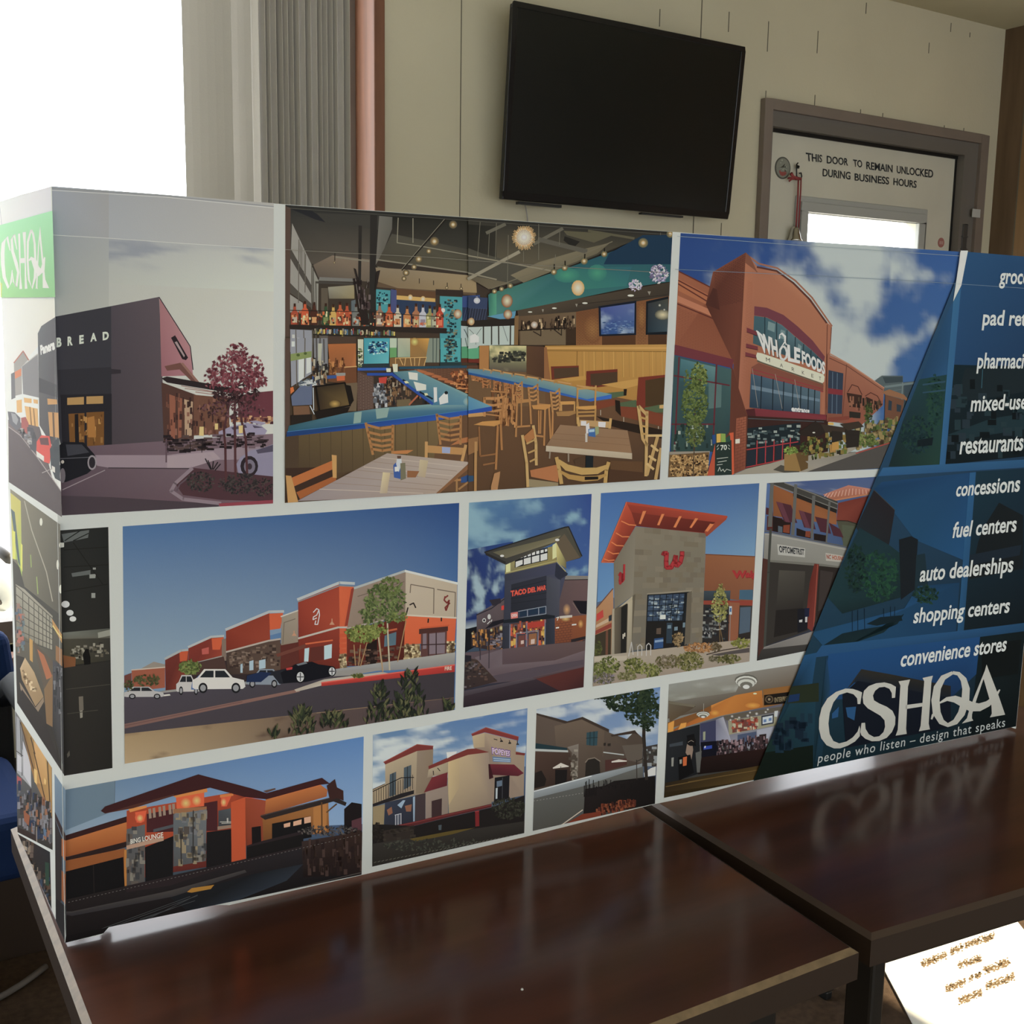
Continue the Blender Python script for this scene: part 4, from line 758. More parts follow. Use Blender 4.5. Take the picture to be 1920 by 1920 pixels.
P.a('6c2f22', '752 232 1010 224 1012 325 760 355'); P.a('4c3828', '780 250 1008 240 1010 320 785 345'); P.a('6c2c20', '1080 275 1368 256 1368 400 1180 425 1075 410'); P.a('4a3626', '1118 300 1366 282 1366 378 1180 412 1120 405'); P.m('b38438', '838 345 1075 316 1080 352 905 372'); P.a('b98a3e', '1218 400 1558 345 1560 405 1425 440')
P.a('722e20', '1560 332 1815 308 1812 610 1540 622'); P.a('47341f', '1625 360 1812 330 1808 595 1625 602'); P.m('4c5c40', '1180 485 1420 462 1450 500 1200 545', '1383 568 1540 540 1545 612 1390 602', '1618 612 1812 575 1805 655 1620 660'); P.m('763a24', '1165 560 1345 535 1345 590 1172 632', '1390 600 1560 610 1800 680 1795 790 1400 692'); P.a('251c16', '1345 540 1390 550 1400 690 1350 640'); P.a('241c18', '1425 440 1455 440 1450 500 1425 500'); P.l('b8b0a0', 5, '1212 635 1212 682', '1425 700 1425 745', '1745 785 1745 835'); P.m('c09858', '1755 590 1795 585 1790 620 1755 620')
P.a('2a1f18', '1170 690 1800 820 1780 900 1480 830 1300 780')
# chairs along the bar
for (x, y, w_, h) in ((20, 280, 50, 80), (75, 290, 50, 80), (120, 300, 70, 130), (225, 330, 60, 140), (320, 350, 60, 150), (420, 380, 70, 170)):
    P.sp(['a86c3c', '8a5430', '5a3622', 'c08850'], f'{x} {y} {x+w_} {y+10} {x+w_} {y+h} {x} {y+h}', 26, 12, 9, int(x)); lad(P, 'a86c3c', f'{x} {y} {x+w_} {y-12} {x+w_+4} {y+h} {x+6} {y+h}', 4, 11)
P.a(['5f7e82', '70898a', '7a928c', '668a90', '527e98', '4778a0'], '-10 252 140 260 640 350 1000 425 1315 488 1100 535 -10 285'.replace('1100 535', '1090 540')); P.a(['22508c', '2a5cb0', '2a60b8', '2a60b8', '245099', '1f4880'], '-10 285 640 420 1085 535 1315 490 1312 528 1120 555 640 450 -10 305'.replace('640 450', '640 452'))
for x, y in ((130, 255), (215, 262), (310, 285), (420, 300), (530, 325), (670, 348), (815, 372), (990, 408)): P.l('b88a50', 13, f'{x} {y} {x+60+(x//12)} {y+12+x//90}'); P.l('a87a44', 10, f'{x} {y} {x} {y+18}', f'{x+60+x//12} {y+10} {x+60+x//12} {y+40}')
lad(P, 'ac7a44', '420 385 485 372 490 560 440 560', 4, 15); lad(P, 'b07c46', '545 425 630 395 635 570 560 580', 4, 17); lad(P, 'b38048', '750 465 832 435 835 640 770 660', 5, 17); P.l('a87440', 17, '560 560 570 760', '630 580 740 590', '440 560 430 880', '700 600 690 960', '735 600 750 900', '610 870 690 880', '770 660 765 930', '430 790 560 780'); P.a('b8803f', '575 590 750 580 750 605 700 632 590 625'); P.a('a9763f', '440 540 575 530 560 560 440 575'); P.a('9a703e', '800 650 980 640 985 665 920 690 810 690')
P.sp(['a06a3a', '6a4228', '4a2e1e', 'b88048'], '200 430 430 430 420 760 250 760', 120, 9, 34, 25); P.l('a5713e', 14, '200 460 330 470', '150 520 330 520', '130 670 300 690', '340 580 430 590', '340 440 340 740', '400 440 395 760', '480 540 480 780', '640 640 640 850', '660 640 655 850')
lad(P, 'b07a45', '140 520 335 500 310 690 140 690', 3, 22); P.a('b9823f', '120 740 290 728 300 755 230 785 40 770'); P.l('a06c3a', 20, '300 560 290 1160', '250 800 240 1180', '80 800 290 1050') if False else P.l('a06c3a', 20, '318 510 292 760', '262 790 245 1180', '290 770 300 1000'); P.l('8a5c34', 15, '100 1060 240 1040', '90 790 100 1060', '130 1140 240 1120')
P.a(['4f86a4', '5f92a6', '3f78a4'], '-10 505 60 520 208 602 -10 645'.replace(' 60 520', '')); P.a('2048a0', '208 600 208 642 -10 675 -10 640'); P.a('b8884c', '-10 670 125 655 130 690 -10 700')
lad(P, 'b48648', '848 562 972 558 970 640 850 640', 1, 14); P.a('c08a44', '835 555 970 552 968 582 850 585'); P.l('b08042', 16, '1000 430 995 600', '1168 410 1160 600', '1000 560 1005 620'); P.l('b48848', 18, '1000 438 1168 428'); P.a('c28c40', '985 602 1172 592 1172 625 1080 632 985 625'); P.l('a87c40', 17, '995 620 998 760', '1165 625 1160 740', '1000 655 1165 650', '1000 690 1160 685')
P.l('b99254', 24, '1000 705 1012 790', '1305 715 1295 800'); P.m('b08a58', '1020 725 1290 740 1290 800 1020 780'); P.m('c8c4d4', '1030 735 1080 735 1080 780 1030 778', '1190 742 1260 745 1255 795 1190 790')
P.a(['8d6c50', '8a6a4e', '8c6a4c', '886648', '84664c'], '838 770 1460 822 1500 1030 1100 1000 708 965'); P.l('7a5a40', 4, '790 850 1475 900', '760 900 1490 960'); P.a(['b5a792', 'b0a08a', 'a89880', 'b0a08c'], '708 963 1502 1032 1502 1088 705 1015'); P.m('b8b0a8', '1070 850 1090 850 1090 930 1070 930'); P.m('c8c4cc', '1075 770 1105 750 1115 850 1078 850'); P.a('35609c', '1098 810 1160 800 1165 885 1100 875'); P.a('8a9468', '1160 790 1195 785 1195 850 1165 870'); P.m('9ab8d0', '1105 815 1155 810 1155 835 1105 840')
P.a('1c2226', '1075 1055 1145 1060 1142 1180 1072 1180'); P.l('8a7a6a', 14, '745 1020 740 1080', '915 1035 915 1110'); P.a('4f3a28', '960 1100 1070 1050 1070 1150 980 1130')
P.a('5c4028', '1300 1100 1600 1110 1600 1220 1300 1180'); P.a('4a3222', '1290 1180 1610 1210 1640 1280 1280 1300'); P.a('a8683c', '560 1190 800 1140 830 1180 820 1300 570 1250'); P.a('8a7a5c', '545 1270 820 1305 820 1345 545 1345')
lad(P, 'b8924f', '485 875 600 800 612 1090 540 1090', 5, 22) if False else None
P.l('b8945a', 26, '490 870 530 1120 540 1340', '590 780 615 940 618 1140'); P.a('a56a38', '500 880 590 800 605 890 530 940'); P.l('b08a50', 16, '530 945 610 905', '545 1030 615 1000', '560 1110 620 1080')
P.l('b28c4c', 34, '805 1075 830 1180 850 1310', '1285 1120 1265 1190 1255 1300'); P.st('b5904e', [30, 60, 66, 60, 30], '820 1100 900 1165 1040 1200 1180 1195 1280 1150'); P.st('a8803f', [20, 44, 50, 44, 20], '840 1200 920 1250 1050 1270 1180 1262 1265 1230'); P.m('241d18', '1065 1250 1190 1248 1190 1275 1065 1280')
P.l('b8945a', 28, '1560 600 1600 900 1640 960', '1640 650 1630 1240', '1565 600 1640 680'); P.l('b08848', 18, '1580 700 1640 720', '1590 780 1640 790', '1595 850 1640 860'); P.l('b08c54', 30, '1740 870 1640 1230', '1770 990 1720 1270'); P.l('c0a068', 22, '1680 960 1740 1010', '1660 1060 1720 1100', '1640 1130 1700 1180', '1640 870 1790 870')
P.a('a8784c', '200 1340 230 1220 285 1200 280 1250 255 1380 200 1380'.replace('255 1380', '258 1385')); P.a('8a6038', '-10 900 85 880 80 1010 -10 1050'); P.l('a87c48', 24, '60 930 55 1400'); P.a('2a4868', '-10 1240 40 1240 40 1290 -10 1300')
P.tf(0, 0, 1); P.l('7b766c', .9, '535 468 640 474 800 482 1000 497 1260 512'); P.l('55524c', .9, '537 390 800 408 1010 423 1258 440')
P.build()

# --- brick grocery store with an arched front
P = Print('printed_photo', 'print of a brick grocery store with an arched front under clouds', (0, 0, 1), '1276 437 1800 472 1761 875 1253 895', ['24427e', '3a6098', '3a5a80', '2a4a7a'])
P.tf(1240, 420, 3.84)
P.cl(['22407c', '2f5794', '3f6a9c', '2a4c88'], 'aab4b6', '60 60 2160 195 2010 1740 40 1820', 90, 70, (5, 4), -.1, .38, 12, lambda u, v: 1.0*math.exp(-((u-.56-.05*math.sin(v*5))/.21)**2)-.4/(1+math.exp(-(u-.8)*22))-.25/(1+math.exp((u-.16)*25))+.5*math.exp(-((v-.45+.55*(u-.75))/.05)**2)*(u > .62)+.5*math.exp(-((v-.12)/.05)**2)*(u > .74)-.16)
P.tf(1240, 420, 3.84)
P.tf(1240, 420, 3.84); P.g(['1f3f80', '24468a', '24468c', '1f3f84'], '130 90 600 130 590 215 125 325') if False else None
P.a(['93563c', '8f5238', '7f4630', '8f5238', '8a4e36', '8c5038'], '122 335 375 462 320 580 545 695 525 1010 95 890'); P.a('a2603e', '122 395 350 515 325 580 122 480'); P.a('b06e50', '118 515 545 700 540 740 115 560')
P.l('5a2a24', 9, '120 338 375 466', '120 405 345 525', '120 430 335 560', '116 575 540 750'); P.brick('7c4632', 2.2, '112 590 530 760 522 980 98 870', 22, 12)
P.a(['7a4432', '6a3a2c', '5e3228', '5f3428', '8a4c36', '6a3a2c', '4f2a22'], '372 345 608 205 602 560 556 1180 490 1800 520 1000 320 580'); P.a('4a2822', '320 580 372 460 400 470 420 620'); P.brick('522c24', 2.2, '375 345 605 215 598 560 400 600', 26, 8)
P.a(['a8684a', 'a0644a', 'a86a4c', 'ac7052', 'ac6e50', 'a2664a', '9a5c44', '96583f', 'a0624a'], '608 210 690 305 830 335 960 425 1080 545 1190 705 1180 1400 600 1400 556 1180')
P.a('a0644a', '1190 705 1228 740 1218 900 1185 1420 1150 1400'); P.l('55302a', 13, '690 310 830 338 950 425 1065 540 1190 712'); P.l('96604a', 12, '640 240 700 285 835 318 965 408 1085 530 1228 735'); P.l('6a3a2e', 6, '610 268 690 345', '1195 725 1180 1400', '1225 745 1215 900'); P.a('7a4a38', '608 205 640 235 690 345 605 280'); P.brick('96583f', 1.8, '620 400 660 420 640 1180 575 1150', 50, 2)
P.a('6c3742', '670 592 760 603 880 655 985 740 1090 840 1178 955 1170 990 1080 905 960 805 865 724 760 672 668 658'); P.a(['3a5a66', '506e78', '4f6c76', '44606c', '2c4450', '2c4450', '3a545c'], '668 660 760 674 870 728 960 808 1080 906 1170 992 1168 1040 1000 930 660 860'.replace('1168 1040 1000 930 ', '1168 1050 ')); P.m('6c858a', '770 700 820 720 815 780 765 760', '860 760 890 770 885 830 850 820', '985 860 1010 880 1005 930 980 915'); P.l('1f2e36', 6, '745 670 745 870', '830 705 830 900', '905 765 900 930', '965 815 960 960', '1025 865 1020 980', '1078 910 1072 1000', '1125 955 1120 1020')
P.m('70323a', '615 745 690 775 690 806 615 778', '610 860 695 882 695 908 610 890', '605 922 690 945 690 968 605 952'); P.l('3a1c20', 4, '615 778 690 806', '610 890 695 908', '605 952 690 968')
P.a('46565c', '660 830 690 830 720 930 1170 1080 1175 1050 1000 960 720 860') if False else None
P.t('WH', '4a4640', '688 772 838 842 848 968 722 930', .03); P.t('WH', 'ccd0c8', '682 765 832 836 842 960 716 922', .045); P.t('LE', 'ccd0c8', '905 865 1000 898 998 1006 912 988', .045); P.l('ccd0c8', 15, '872 880 856 905 853 940 862 968 882 978 900 960 904 925 896 895 880 880'); P.st('ccd0c8', [4, 16, 18, 12, 6], '848 800 868 788 890 810 892 845 868 880'); P.l('ccd0c8', 9, '852 805 850 825', '886 835 900 870')
P.t('FOODS', 'ccd0c8', '1010 908 1180 996 1178 1088 1013 1008', .045); P.st('ccd0c8', [9, 14, 14, 9], '684 768 720 800 740 850 735 900')
P.a('5a5244', '690 978 1165 1150 1165 1158 690 992'); P.a('c4c3b0', '690 925 720 930 1165 1082 1176 1100 1172 1135 1160 1146 720 992 690 978 682 950'); 
for s, q in (('M', '752 960 782 968 782 996 755 988'), ('A', '853 1002 876 1008 876 1034 855 1028'), ('R', '938 1030 958 1036 958 1064 940 1058'), ('K', '1012 1055 1030 1060 1030 1086 1013 1082'), ('E', '1080 1078 1096 1083 1096 1108 1081 1104'), ('T', '1135 1098 1150 1102 1150 1126 1136 1122')): P.t(s, '4a463e', q)
P.a('7a4638', '650 1030 700 1000 1168 1160 1165 1205 648 1075'); P.l('8a3038', 7, '650 1045 1165 1190', '648 1075 1165 1208')
P.a(['3c5468', '4f6674', '3f5060', '2f3f52', '26384a'], '645 1078 1145 1205 1142 1372 1000 1360 635 1322'); P.a('62788a', '650 1160 1140 1260 1140 1280 650 1190'); P.l('1c262e', 7, '722 1095 715 1330', '805 1115 800 1340', '882 1135 875 1345', '948 1155 942 1352', '1005 1170 1000 1360', '1060 1183 1055 1365', '1105 1195 1100 1368'); P.l('8f8a80', 3, '655 1040 695 1320', '820 1080 870 1330', '960 1120 1000 1350')
P.a('4c2226', '608 1335 672 1328 680 1385 620 1380'); P.a(['762e38', '6a2a32', '7a3038', '702c34'], '672 1328 1352 1388 1345 1418 680 1386'); P.t('entrance', 'd4d4cc', '936 1312 1068 1332 1066 1360 936 1350', .05); P.m('c8a048', '1155 1425 1240 1430 1240 1448 1155 1442')
P.a('38221f', '618 1380 1200 1412 1200 1640 890 1700 608 1762'); P.m('1c262c', '620 1470 1000 1430 1000 1590 620 1625'); P.sp(['46585c', '6a7a7a', '2c3a40', '8a9490'], '625 1480 1000 1440 1000 1570 622 1610', 50, 14, 8, 31); P.m('232a34', '618 1632 685 1622 680 1735 612 1748', '700 1612 805 1592 800 1706 695 1726', '822 1590 890 1580 885 1690 818 1702'); P.l('a63038', 7, '615 1625 985 1568', '610 1752 885 1695', '690 1560 685 1735', '752 1560 748 1720', '812 1560 808 1708', '875 1550 870 1695', '930 1540 925 1660'); P.l('48565c', 5, '625 1400 1170 1425')
P.a('5f3428', '500 990 556 1180 622 1390 606 1765 385 1812 385 1640 480 1500'); P.a(['324e56', '3c5a5c', '2c4448', '283c3e', '304844'], '92 945 505 1045 492 1490 385 1640 68 1640'); P.g(['44707a', '5a8084', '3a5c62', '2f5058'], '140 970 390 1030 380 1180 130 1130'); P.a('4f6a6a', '340 1140 435 1150 430 1320 340 1330'); P.a('6a3038', '97 868 520 975 512 1038 93 942'); P.l('5c2832', 11, '128 960 95 1640', '398 1012 375 1530', '93 1092 490 1162', '75 1442 385 1442'); P.sp(['7a8a80', '20302e', '96a098'], '100 1450 370 1450 370 1600 90 1620', 40, 9, 18, 32)
P.l('463628', 10, '222 1810 238 1600 245 1300'); P.lf(['55662e', '46562a', '6c7838', '37441f', '7a8642'], 268, 1110, 62, 110, 230, 13, 33); P.lf(['55662e', '46562a', '66743a', '37441f'], 240, 1300, 95, 150, 420, 13, 34); P.lf(['4c5a2c', '3c4824', '5f6a34'], 240, 1500, 70, 100, 180, 12, 35); P.lf(['55662e', '6c7838'], 180, 1110, 20, 60, 30, 10, 36)
P.g(['8a8074', '8f877c', '837a6c', '7c7468'], '40 1640 350 1635 340 1690 40 1700'); P.a('6a4f30', '60 1662 345 1642 335 1815 48 1835'); r = random.Random(5); P.e('ba945c', *[(r.uniform(70, 335), r.uniform(1665, 1815), r.uniform(8, 15), r.uniform(8, 14)) for k in range(110)], n=8); P.e('8a6438', *[(r.uniform(70, 335), r.uniform(1665, 1815), r.uniform(5, 9), r.uniform(4, 8)) for k in range(60)], n=6); P.sp(['2f2014'], '65 1665 340 1648 335 1815 55 1830', 60, 6, 5, 37)
P.l('4a3a2c', 8, '236 1640 228 1812')
P.a(['8f4e38', '96553c', '7a4230', '6f3a2c'], '540 1400 612 1385 605 1765 520 1800'); P.brick('5c3026', 2.2, '545 1400 610 1388 604 1760 525 1790', 18, 2); P.a('c8c4b8', '533 1550 565 1546 565 1578 533 1582')
P.a('b0482c', '330 1812 392 1560 388 1812'); P.a('c2502c', '490 1505 520 1500 524 1800 508 1808'); P.a('25322f', '388 1575 505 1555 508 1808 384 1812'); P.m('c8a040', '398 1512 428 1508 428 1570 398 1575'); P.m('7c9a40', '430 1508 462 1510 464 1570 430 1570'); P.m('24447c', '365 1520 390 1515 392 1580 370 1585'); P.m('2a4a40', '462 1540 495 1520 498 1565 466 1572'); P.t('70', 'c4c8c0', '425 1592 472 1588 472 1626 427 1630', .02); P.l('b8bcb4', 4, '400 1605 412 1590', '402 1625 414 1612', '482 1590 492 1600', '482 1612 492 1622', '400 1690 480 1680', '408 1715 470 1704', '400 1735 440 1730', '408 1780 420 1750 430 1780 445 1765 455 1785 470 1765 500 1775')
P.tf(1240, 420, 3.84)
P.g(['9a9284', '86807a', '5c5854', '948c80'], '520 1800 900 1690 1400 1640 1400 1800') ; P.a('938b7e', '520 1808 612 1762 890 1700 1400 1600 1400 1620 1090 1780'); P.a('4a463f', '805 1770 860 1735 1000 1770 985 1800 880 1790')
P.m('8c6c3a', '885 1655 965 1645 1005 1780 885 1775'); P.m('5f4828', '965 1645 1060 1640 1055 1760 1005 1780'); P.lf(['7a9438', '94a84c', '5c7430'], 935, 1630, 45, 26, 60, 11, 38); P.lf(['3f4c24', '2c3820', '5c6a34'], 1040, 1620, 40, 50, 60, 10, 39); P.a('2c2420', '985 1500 1110 1418 1195 1478 1175 1505 1130 1532 1010 1524'); P.e('c8c4b8', (1098, 1502, 10, 5)); P.a('3a2f28', '1150 1440 1350 1470 1380 1500 1180 1500'); P.sp(['7a6a30', '3c4424', '96783a', '2c2820', '5c6a30'], '1060 1540 1330 1500 1340 1640 1070 1700', 120, 10, 14, 40); P.m('a0763a', '1210 1590 1255 1580 1255 1640 1215 1648'); P.a('8f4a34', '1180 1390 1350 1420 1340 1450 1195 1440') if False else None
P.tf(1560, 440, 4)
P.a('4f5c60', '318 1102 375 1058 532 1058 532 1108 860 1075 830 1460 530 1300'); P.a('66767a', '390 1135 860 1072 860 1092 400 1150'); P.a('38444a', '380 1068 530 1064 530 1105 400 1115'); P.g(['3c4a54', '34424c', '2c3840', '303c44'], '540 1130 640 1118 630 1420 540 1300'); P.l('6a787c', 8, '530 1110 520 1300', '640 1105 625 1450'); P.l('5c6a70', 4, '400 1180 520 1160', '400 1210 520 1200', '650 1180 850 1160')
P.a(['9a5f48', '98604a', '96604a', '8a5240', '8a4f3c', '7c4636'], '-34 895 130 972 390 1150 382 1280 220 1430 -40 1400'); P.l('b07c62', 8, '-20 890 130 972 392 1150'); P.l('5c342c', 5, '-20 925 120 990 380 1165'); P.l('6a3c30', 6, '110 975 78 1380'); P.m('2f3a4c', '-26 1015 85 1040 80 1165 -30 1150', '-30 1190 80 1205 74 1345 -32 1340'); P.l('55687c', 5, '5 1030 0 1340', '40 1040 34 1345'); P.m('7a2c34', '-30 1150 82 1165 80 1205 -32 1192')
P.l('4a2a24', 6, '118 1180 150 1125 195 1140 225 1200', '250 1210 290 1185 340 1210 368 1260'); P.m('3a2620', '110 1185 225 1205 215 1300 130 1290', '255 1215 380 1270 350 1310 250 1290'); P.sp(['8a5a44', '2a2420', '55402f'], '130 1210 360 1260 355 1310 130 1290', 40, 6, 24, 41); P.a('2c2824', '130 1325 215 1335 212 1378 130 1372'); P.a('8f4634', '90 1420 150 1370 215 1435'); P.a('7a3c30', '-30 1372 130 1360 130 1385 -30 1405')
P.lf(['3c4a24', '4c5a2c', '2c3820'], 275, 1330, 28, 80, 90, 11, 42); P.a('8a5f42', '375 1180 430 1160 540 1200 580 1245 570 1255 540 1235 400 1200'); P.a('6a4634', '400 1200 540 1240 520 1400 395 1400'); P.m('2c3844', '425 1240 450 1250 445 1320 420 1315', '485 1270 520 1280 515 1330 485 1325')
P.sp(['6a5a38', '3a4424', '8a7848', '4a3a2c', '4f6030', '94805a'], '180 1430 520 1370 500 1540 180 1600', 220, 12, 16, 43); P.lf(['5a6a30', '46562a', '748040'], 260, 1540, 75, 45, 120, 12, 44); P.m('2c2622', '0 1470 80 1480 80 1540 0 1560', '100 1460 210 1470 200 1590 110 1600'); P.m('b0823a', '0 1560 50 1550 52 1610 0 1620'); P.a('3a3028', '60 1420 200 1400 240 1440 120 1470')
P.a(['4f4a48', '4a4644', '403e3e', '565150'], '-40 1760 180 1640 520 1535 400 1745'); P.a(['8f887e', '847d74', '7a746c', '948c82'], '-200 1700 180 1630 210 1640 -100 1775'); P.l('9a4038', 9, '180 1640 470 1550'); P.a('4c4846', '-220 1790 200 1640 560 1530 800 1720 -200 1790')
P.build()

# --- long orange mall
P = Print('printed_photo', 'print of a long orange and tan mall with parked cars under blue sky', (0, 0, 1), '230 987 861 943 853 1331 234 1432', ['456a9c', '244886', '4f74a0', '7f98ae'])
P.tf(210, 930, 2.8657)
P.g(['44699a', '23457f', '3f6599', '8298ac'], '55 160 1865 38 1850 480 65 960', 20, 12); P.sp(['4a6f9e'], '60 170 100 165 100 180 60 185', 1, .1, .1)
P.a('33282a', '285 1046 410 900 620 860 1005 770 1240 880 1240 960 650 1030'); P.a('5a2a24', '900 800 1010 760 1010 940 895 945'); P.a('6a3a34', '66 965 105 950 105 1030 66 1030'); P.a('95503a', '105 935 285 920 285 1030 110 1050'); P.a('8a8078', '160 925 225 890 285 905 285 922 150 935'); P.l('b8a89c', 6, '105 935 285 920')
P.a(['6a2c26', '7a3228', '8f3e2c', '5a2620'], '285 870 375 828 410 830 410 1045 288 1045'); P.a('b84c28', '362 838 410 830 402 885 365 890'); P.l('9aa0a4', 12, '285 875 372 830 412 826'); 
P.a(['7a2e24', '8a3626', '9a3e2a', '6a2a24'], '410 812 535 760 600 756 600 930 412 945'); P.a('c25028', '535 765 600 760 580 826 540 826'); P.l('a4aaae', 12, '410 812 532 757 600 752'); P.l('8f8a88', 6, '415 905 600 858'); P.m('b05048', '482 822 520 812 520 848 484 852'); P.a('7a675c', '590 770 614 765 614 885 590 885'); P.a('4a3430', '412 905 600 862 620 950 412 965')
P.a(['82301f', '8a3422', '8f3a26', '742a1e'], '612 720 845 628 850 775 614 838'); P.a('c4522a', '845 632 920 628 905 712 848 720'); P.l('a4aab0', 14, '612 718 845 622 922 620'); P.a(['4a3a34', '55423a', '5a463c', '3c2e2a'], '614 838 905 765 905 950 620 960'); P.l('a89c94', 9, '614 838 840 778 905 768'); P.sp(['6a564a', '3a2c28', '54443c', '7a665a'], '625 850 900 785 900 920 640 920', 110, 10, 7, 50); P.m('9ab0c0', '738 888 760 882 760 935 738 938', '790 884 825 876 825 925 790 930', '690 905 702 900 702 950 690 950')
P.a(['8f8478', '97897a', '8a7a6c', '857868'], '912 650 1000 618 1000 785 908 802'); P.l('6a5e54', 4, '925 680 985 660', '925 680 918 795'); P.l('b8b4ac', 7, '908 648 1000 615')
P.a(['8f3424', '9a3a26', 'a04028', '7c2c20'], '1000 560 1220 475 1222 705 1002 762'); P.a(['c9582e', 'c4522a', 'c4552e', 'b84c28'], '1220 480 1300 485 1262 890 1225 925'); P.a('8a3426', '1300 490 1285 500 1250 700 1290 690'); P.l('aab0b4', 15, '998 556 1222 466 1302 470'); P.l('7c8288', 6, '1000 568 1222 482 1300 486')
P.a(['7a2c20', '8a3424', '6a281e', '5a241c'], '1002 765 1222 708 1225 930 1005 930'); P.l('b0a8a0', 10, '1002 765 1215 706 1262 706'); P.m('a8c0d0', '1035 820 1060 815 1055 890 1032 890', '1140 805 1182 795 1180 870 1140 880'); P.m('5a2a24', '1065 815 1138 805 1138 880 1062 890'); P.l('c45a30', 8, '1040 795 1185 775'); P.a('6a3a30', '880 850 1040 795 1040 815 890 865')
P.m('c04c26', *['1222 %d 1260 %d 1258 %d 1222 %d' % (y, y-2, y+18, y+20) for y in range(740, 900, 28)]); P.m('8f7a5c', '1222 850 1260 845 1258 925 1225 930'); P.sp(['c8b48c', '7a6444', '55402c'], '1222 850 1260 848 1258 925 1225 928', 26, 7, 6, 52)
P.l('c8c4c8', 5, '1082 625 1100 605 1112 612 1100 640 1082 650 1080 665 1100 655', '1112 612 1115 640 1105 690 1090 690 1095 670'); P.l('b88468', 5, '1182 660 1182 680', '978 725 978 745'); P.m('b88468', '1168 692 1196 692 1186 676 1178 676', '966 752 992 752 984 738 974 738')
P.a(['8f7c70', '877468', '7a685c', '8a7668'], '1300 500 1578 405 1578 640 1262 720'); P.l('a0a6a8', 12, '1302 495 1578 402'); P.l('6a5a50', 4, '1320 540 1570 460'); P.a(['702a20', '5f241c', '4a1e18', '5a241c'], '1262 720 1578 650 1570 900 1262 915'); P.l('a89c94', 8, '1262 712 1576 642'); P.m('4f6878', '1465 750 1528 730 1525 800 1462 810'); P.l('b8552e', 10, '1480 725 1530 715'); P.a('241a18', '1362 800 1425 770 1425 905 1362 912'); P.sp(['5a4038', '3a2a26', '6a5040'], '1265 830 1570 810 1568 900 1265 912', 60, 12, 7, 53)
P.a(['b5a694', 'b0a08c', 'ac9c88', 'b0a08e'], '1578 400 1855 470 1850 655 1576 640'); P.l('c4c6c4', 12, '1576 403 1856 470'); P.l('6a5c50', 5, '1605 475 1730 497 1728 632', '1748 502 1845 518 1842 650', '1605 478 1602 520'); P.a(['d05c30', 'cc5a30', 'c85428', 'c85428'], '1576 640 1850 652 1842 780 1570 800'); P.l('c0b4a4', 9, '1576 640 1850 655')
P.a('8f7a58', '1570 800 1655 795 1655 880 1570 888'); P.a('8f7a58', '1798 782 1842 778 1840 845 1798 845'); P.sp(['c8b890', '6a5238', '5a4430', 'b09a70'], '1572 800 1655 796 1655 878 1572 884', 70, 8, 7, 54); P.sp(['c8b890', '6a5238', '5a4430'], '1800 785 1842 780 1840 842 1800 842', 30, 8, 7, 55); P.a('5a3a38', '1660 730 1800 720 1796 855 1660 865'); P.m('7a6a74', '1670 740 1690 738 1690 820 1670 822', '1705 740 1790 732 1788 845 1705 850'); P.l('3c2a2c', 6, '1700 730 1700 860', '1742 730 1742 855', '1660 800 1798 795'); P.a('4a2c28', '1650 715 1805 700 1805 725 1650 742'); P.l('c05028', 7, '1660 710 1810 695'); P.l('7c302c', 8, '1790 540 1785 560 1800 575 1812 560 1805 590 1795 615 1790 600 1815 575'); P.l('7c302c', 8, '1792 545 1805 535'); P.l('2c2422', 7, '1600 585 1620 575 1632 600', '1700 660 1698 680', '1770 655 1770 672', '1590 600 1580 640')
P.g(['8f8f92', '9a9894', '7a7678', '8a8480'], '1200 930 1845 840 1842 920 1200 950'); P.a('8a8684', '285 1045 1240 940 1445 920 1450 935 1250 970 650 1040 66 1090')
P.a(['48414c', '45404a', '433c44', '3c353c', '3a343a', '453e46'], '66 1080 640 1020 1180 970 1842 930 1838 1085 66 1280'); P.a('c8c4bc', '250 1070 310 1064 315 1072 260 1078')
P.a(['7a5a54', '805e56', '7f5c54', '765650'], '66 1225 1000 1038 1010 1052 66 1250'); P.l('6a4a48', 5, '66 1235 700 1105'); P.a('98908a', '640 1105 1000 1035 1130 1000 1130 1015 1000 1055 700 1110') if False else None
P.a(['a89c90', 'a0948a', 'b5aca0', 'a49a90'], '980 1040 1140 985 1450 945 1500 955 1140 1015 990 1052'); P.a(['b8342c', 'b4302a', 'a02824', 'a02824'], '1125 1002 1842 905 1842 945 1125 1022'); P.l('d05a4c', 6, '1125 1003 1842 907'); P.t('FIRE', 'd8c0b0', '1788 918 1826 914 1826 934 1788 938', .02)
P.g(['9d8360', '6a5044', '4a3e40', 'ab9270'], '66 1278 1838 1082 1838 1150 66 1450', 6, 3); P.a(['5a4844', '4c4044', '443a40', '5c4a44'], '900 1190 1838 1085 1838 1150 1000 1290'); P.a(['a08662', '8a7052', '7a6048', 'a88e68'], '66 1278 700 1210 640 1340 66 1450'); P.cl(['9d8360', '5c4a44', '54443f', 'ab9270'], '5c483c', '66 1278 1100 1165 1060 1280 66 1450', 34, 10, (5, 2), -.05, .35, 57, lambda u, v: -.6+.75*u)
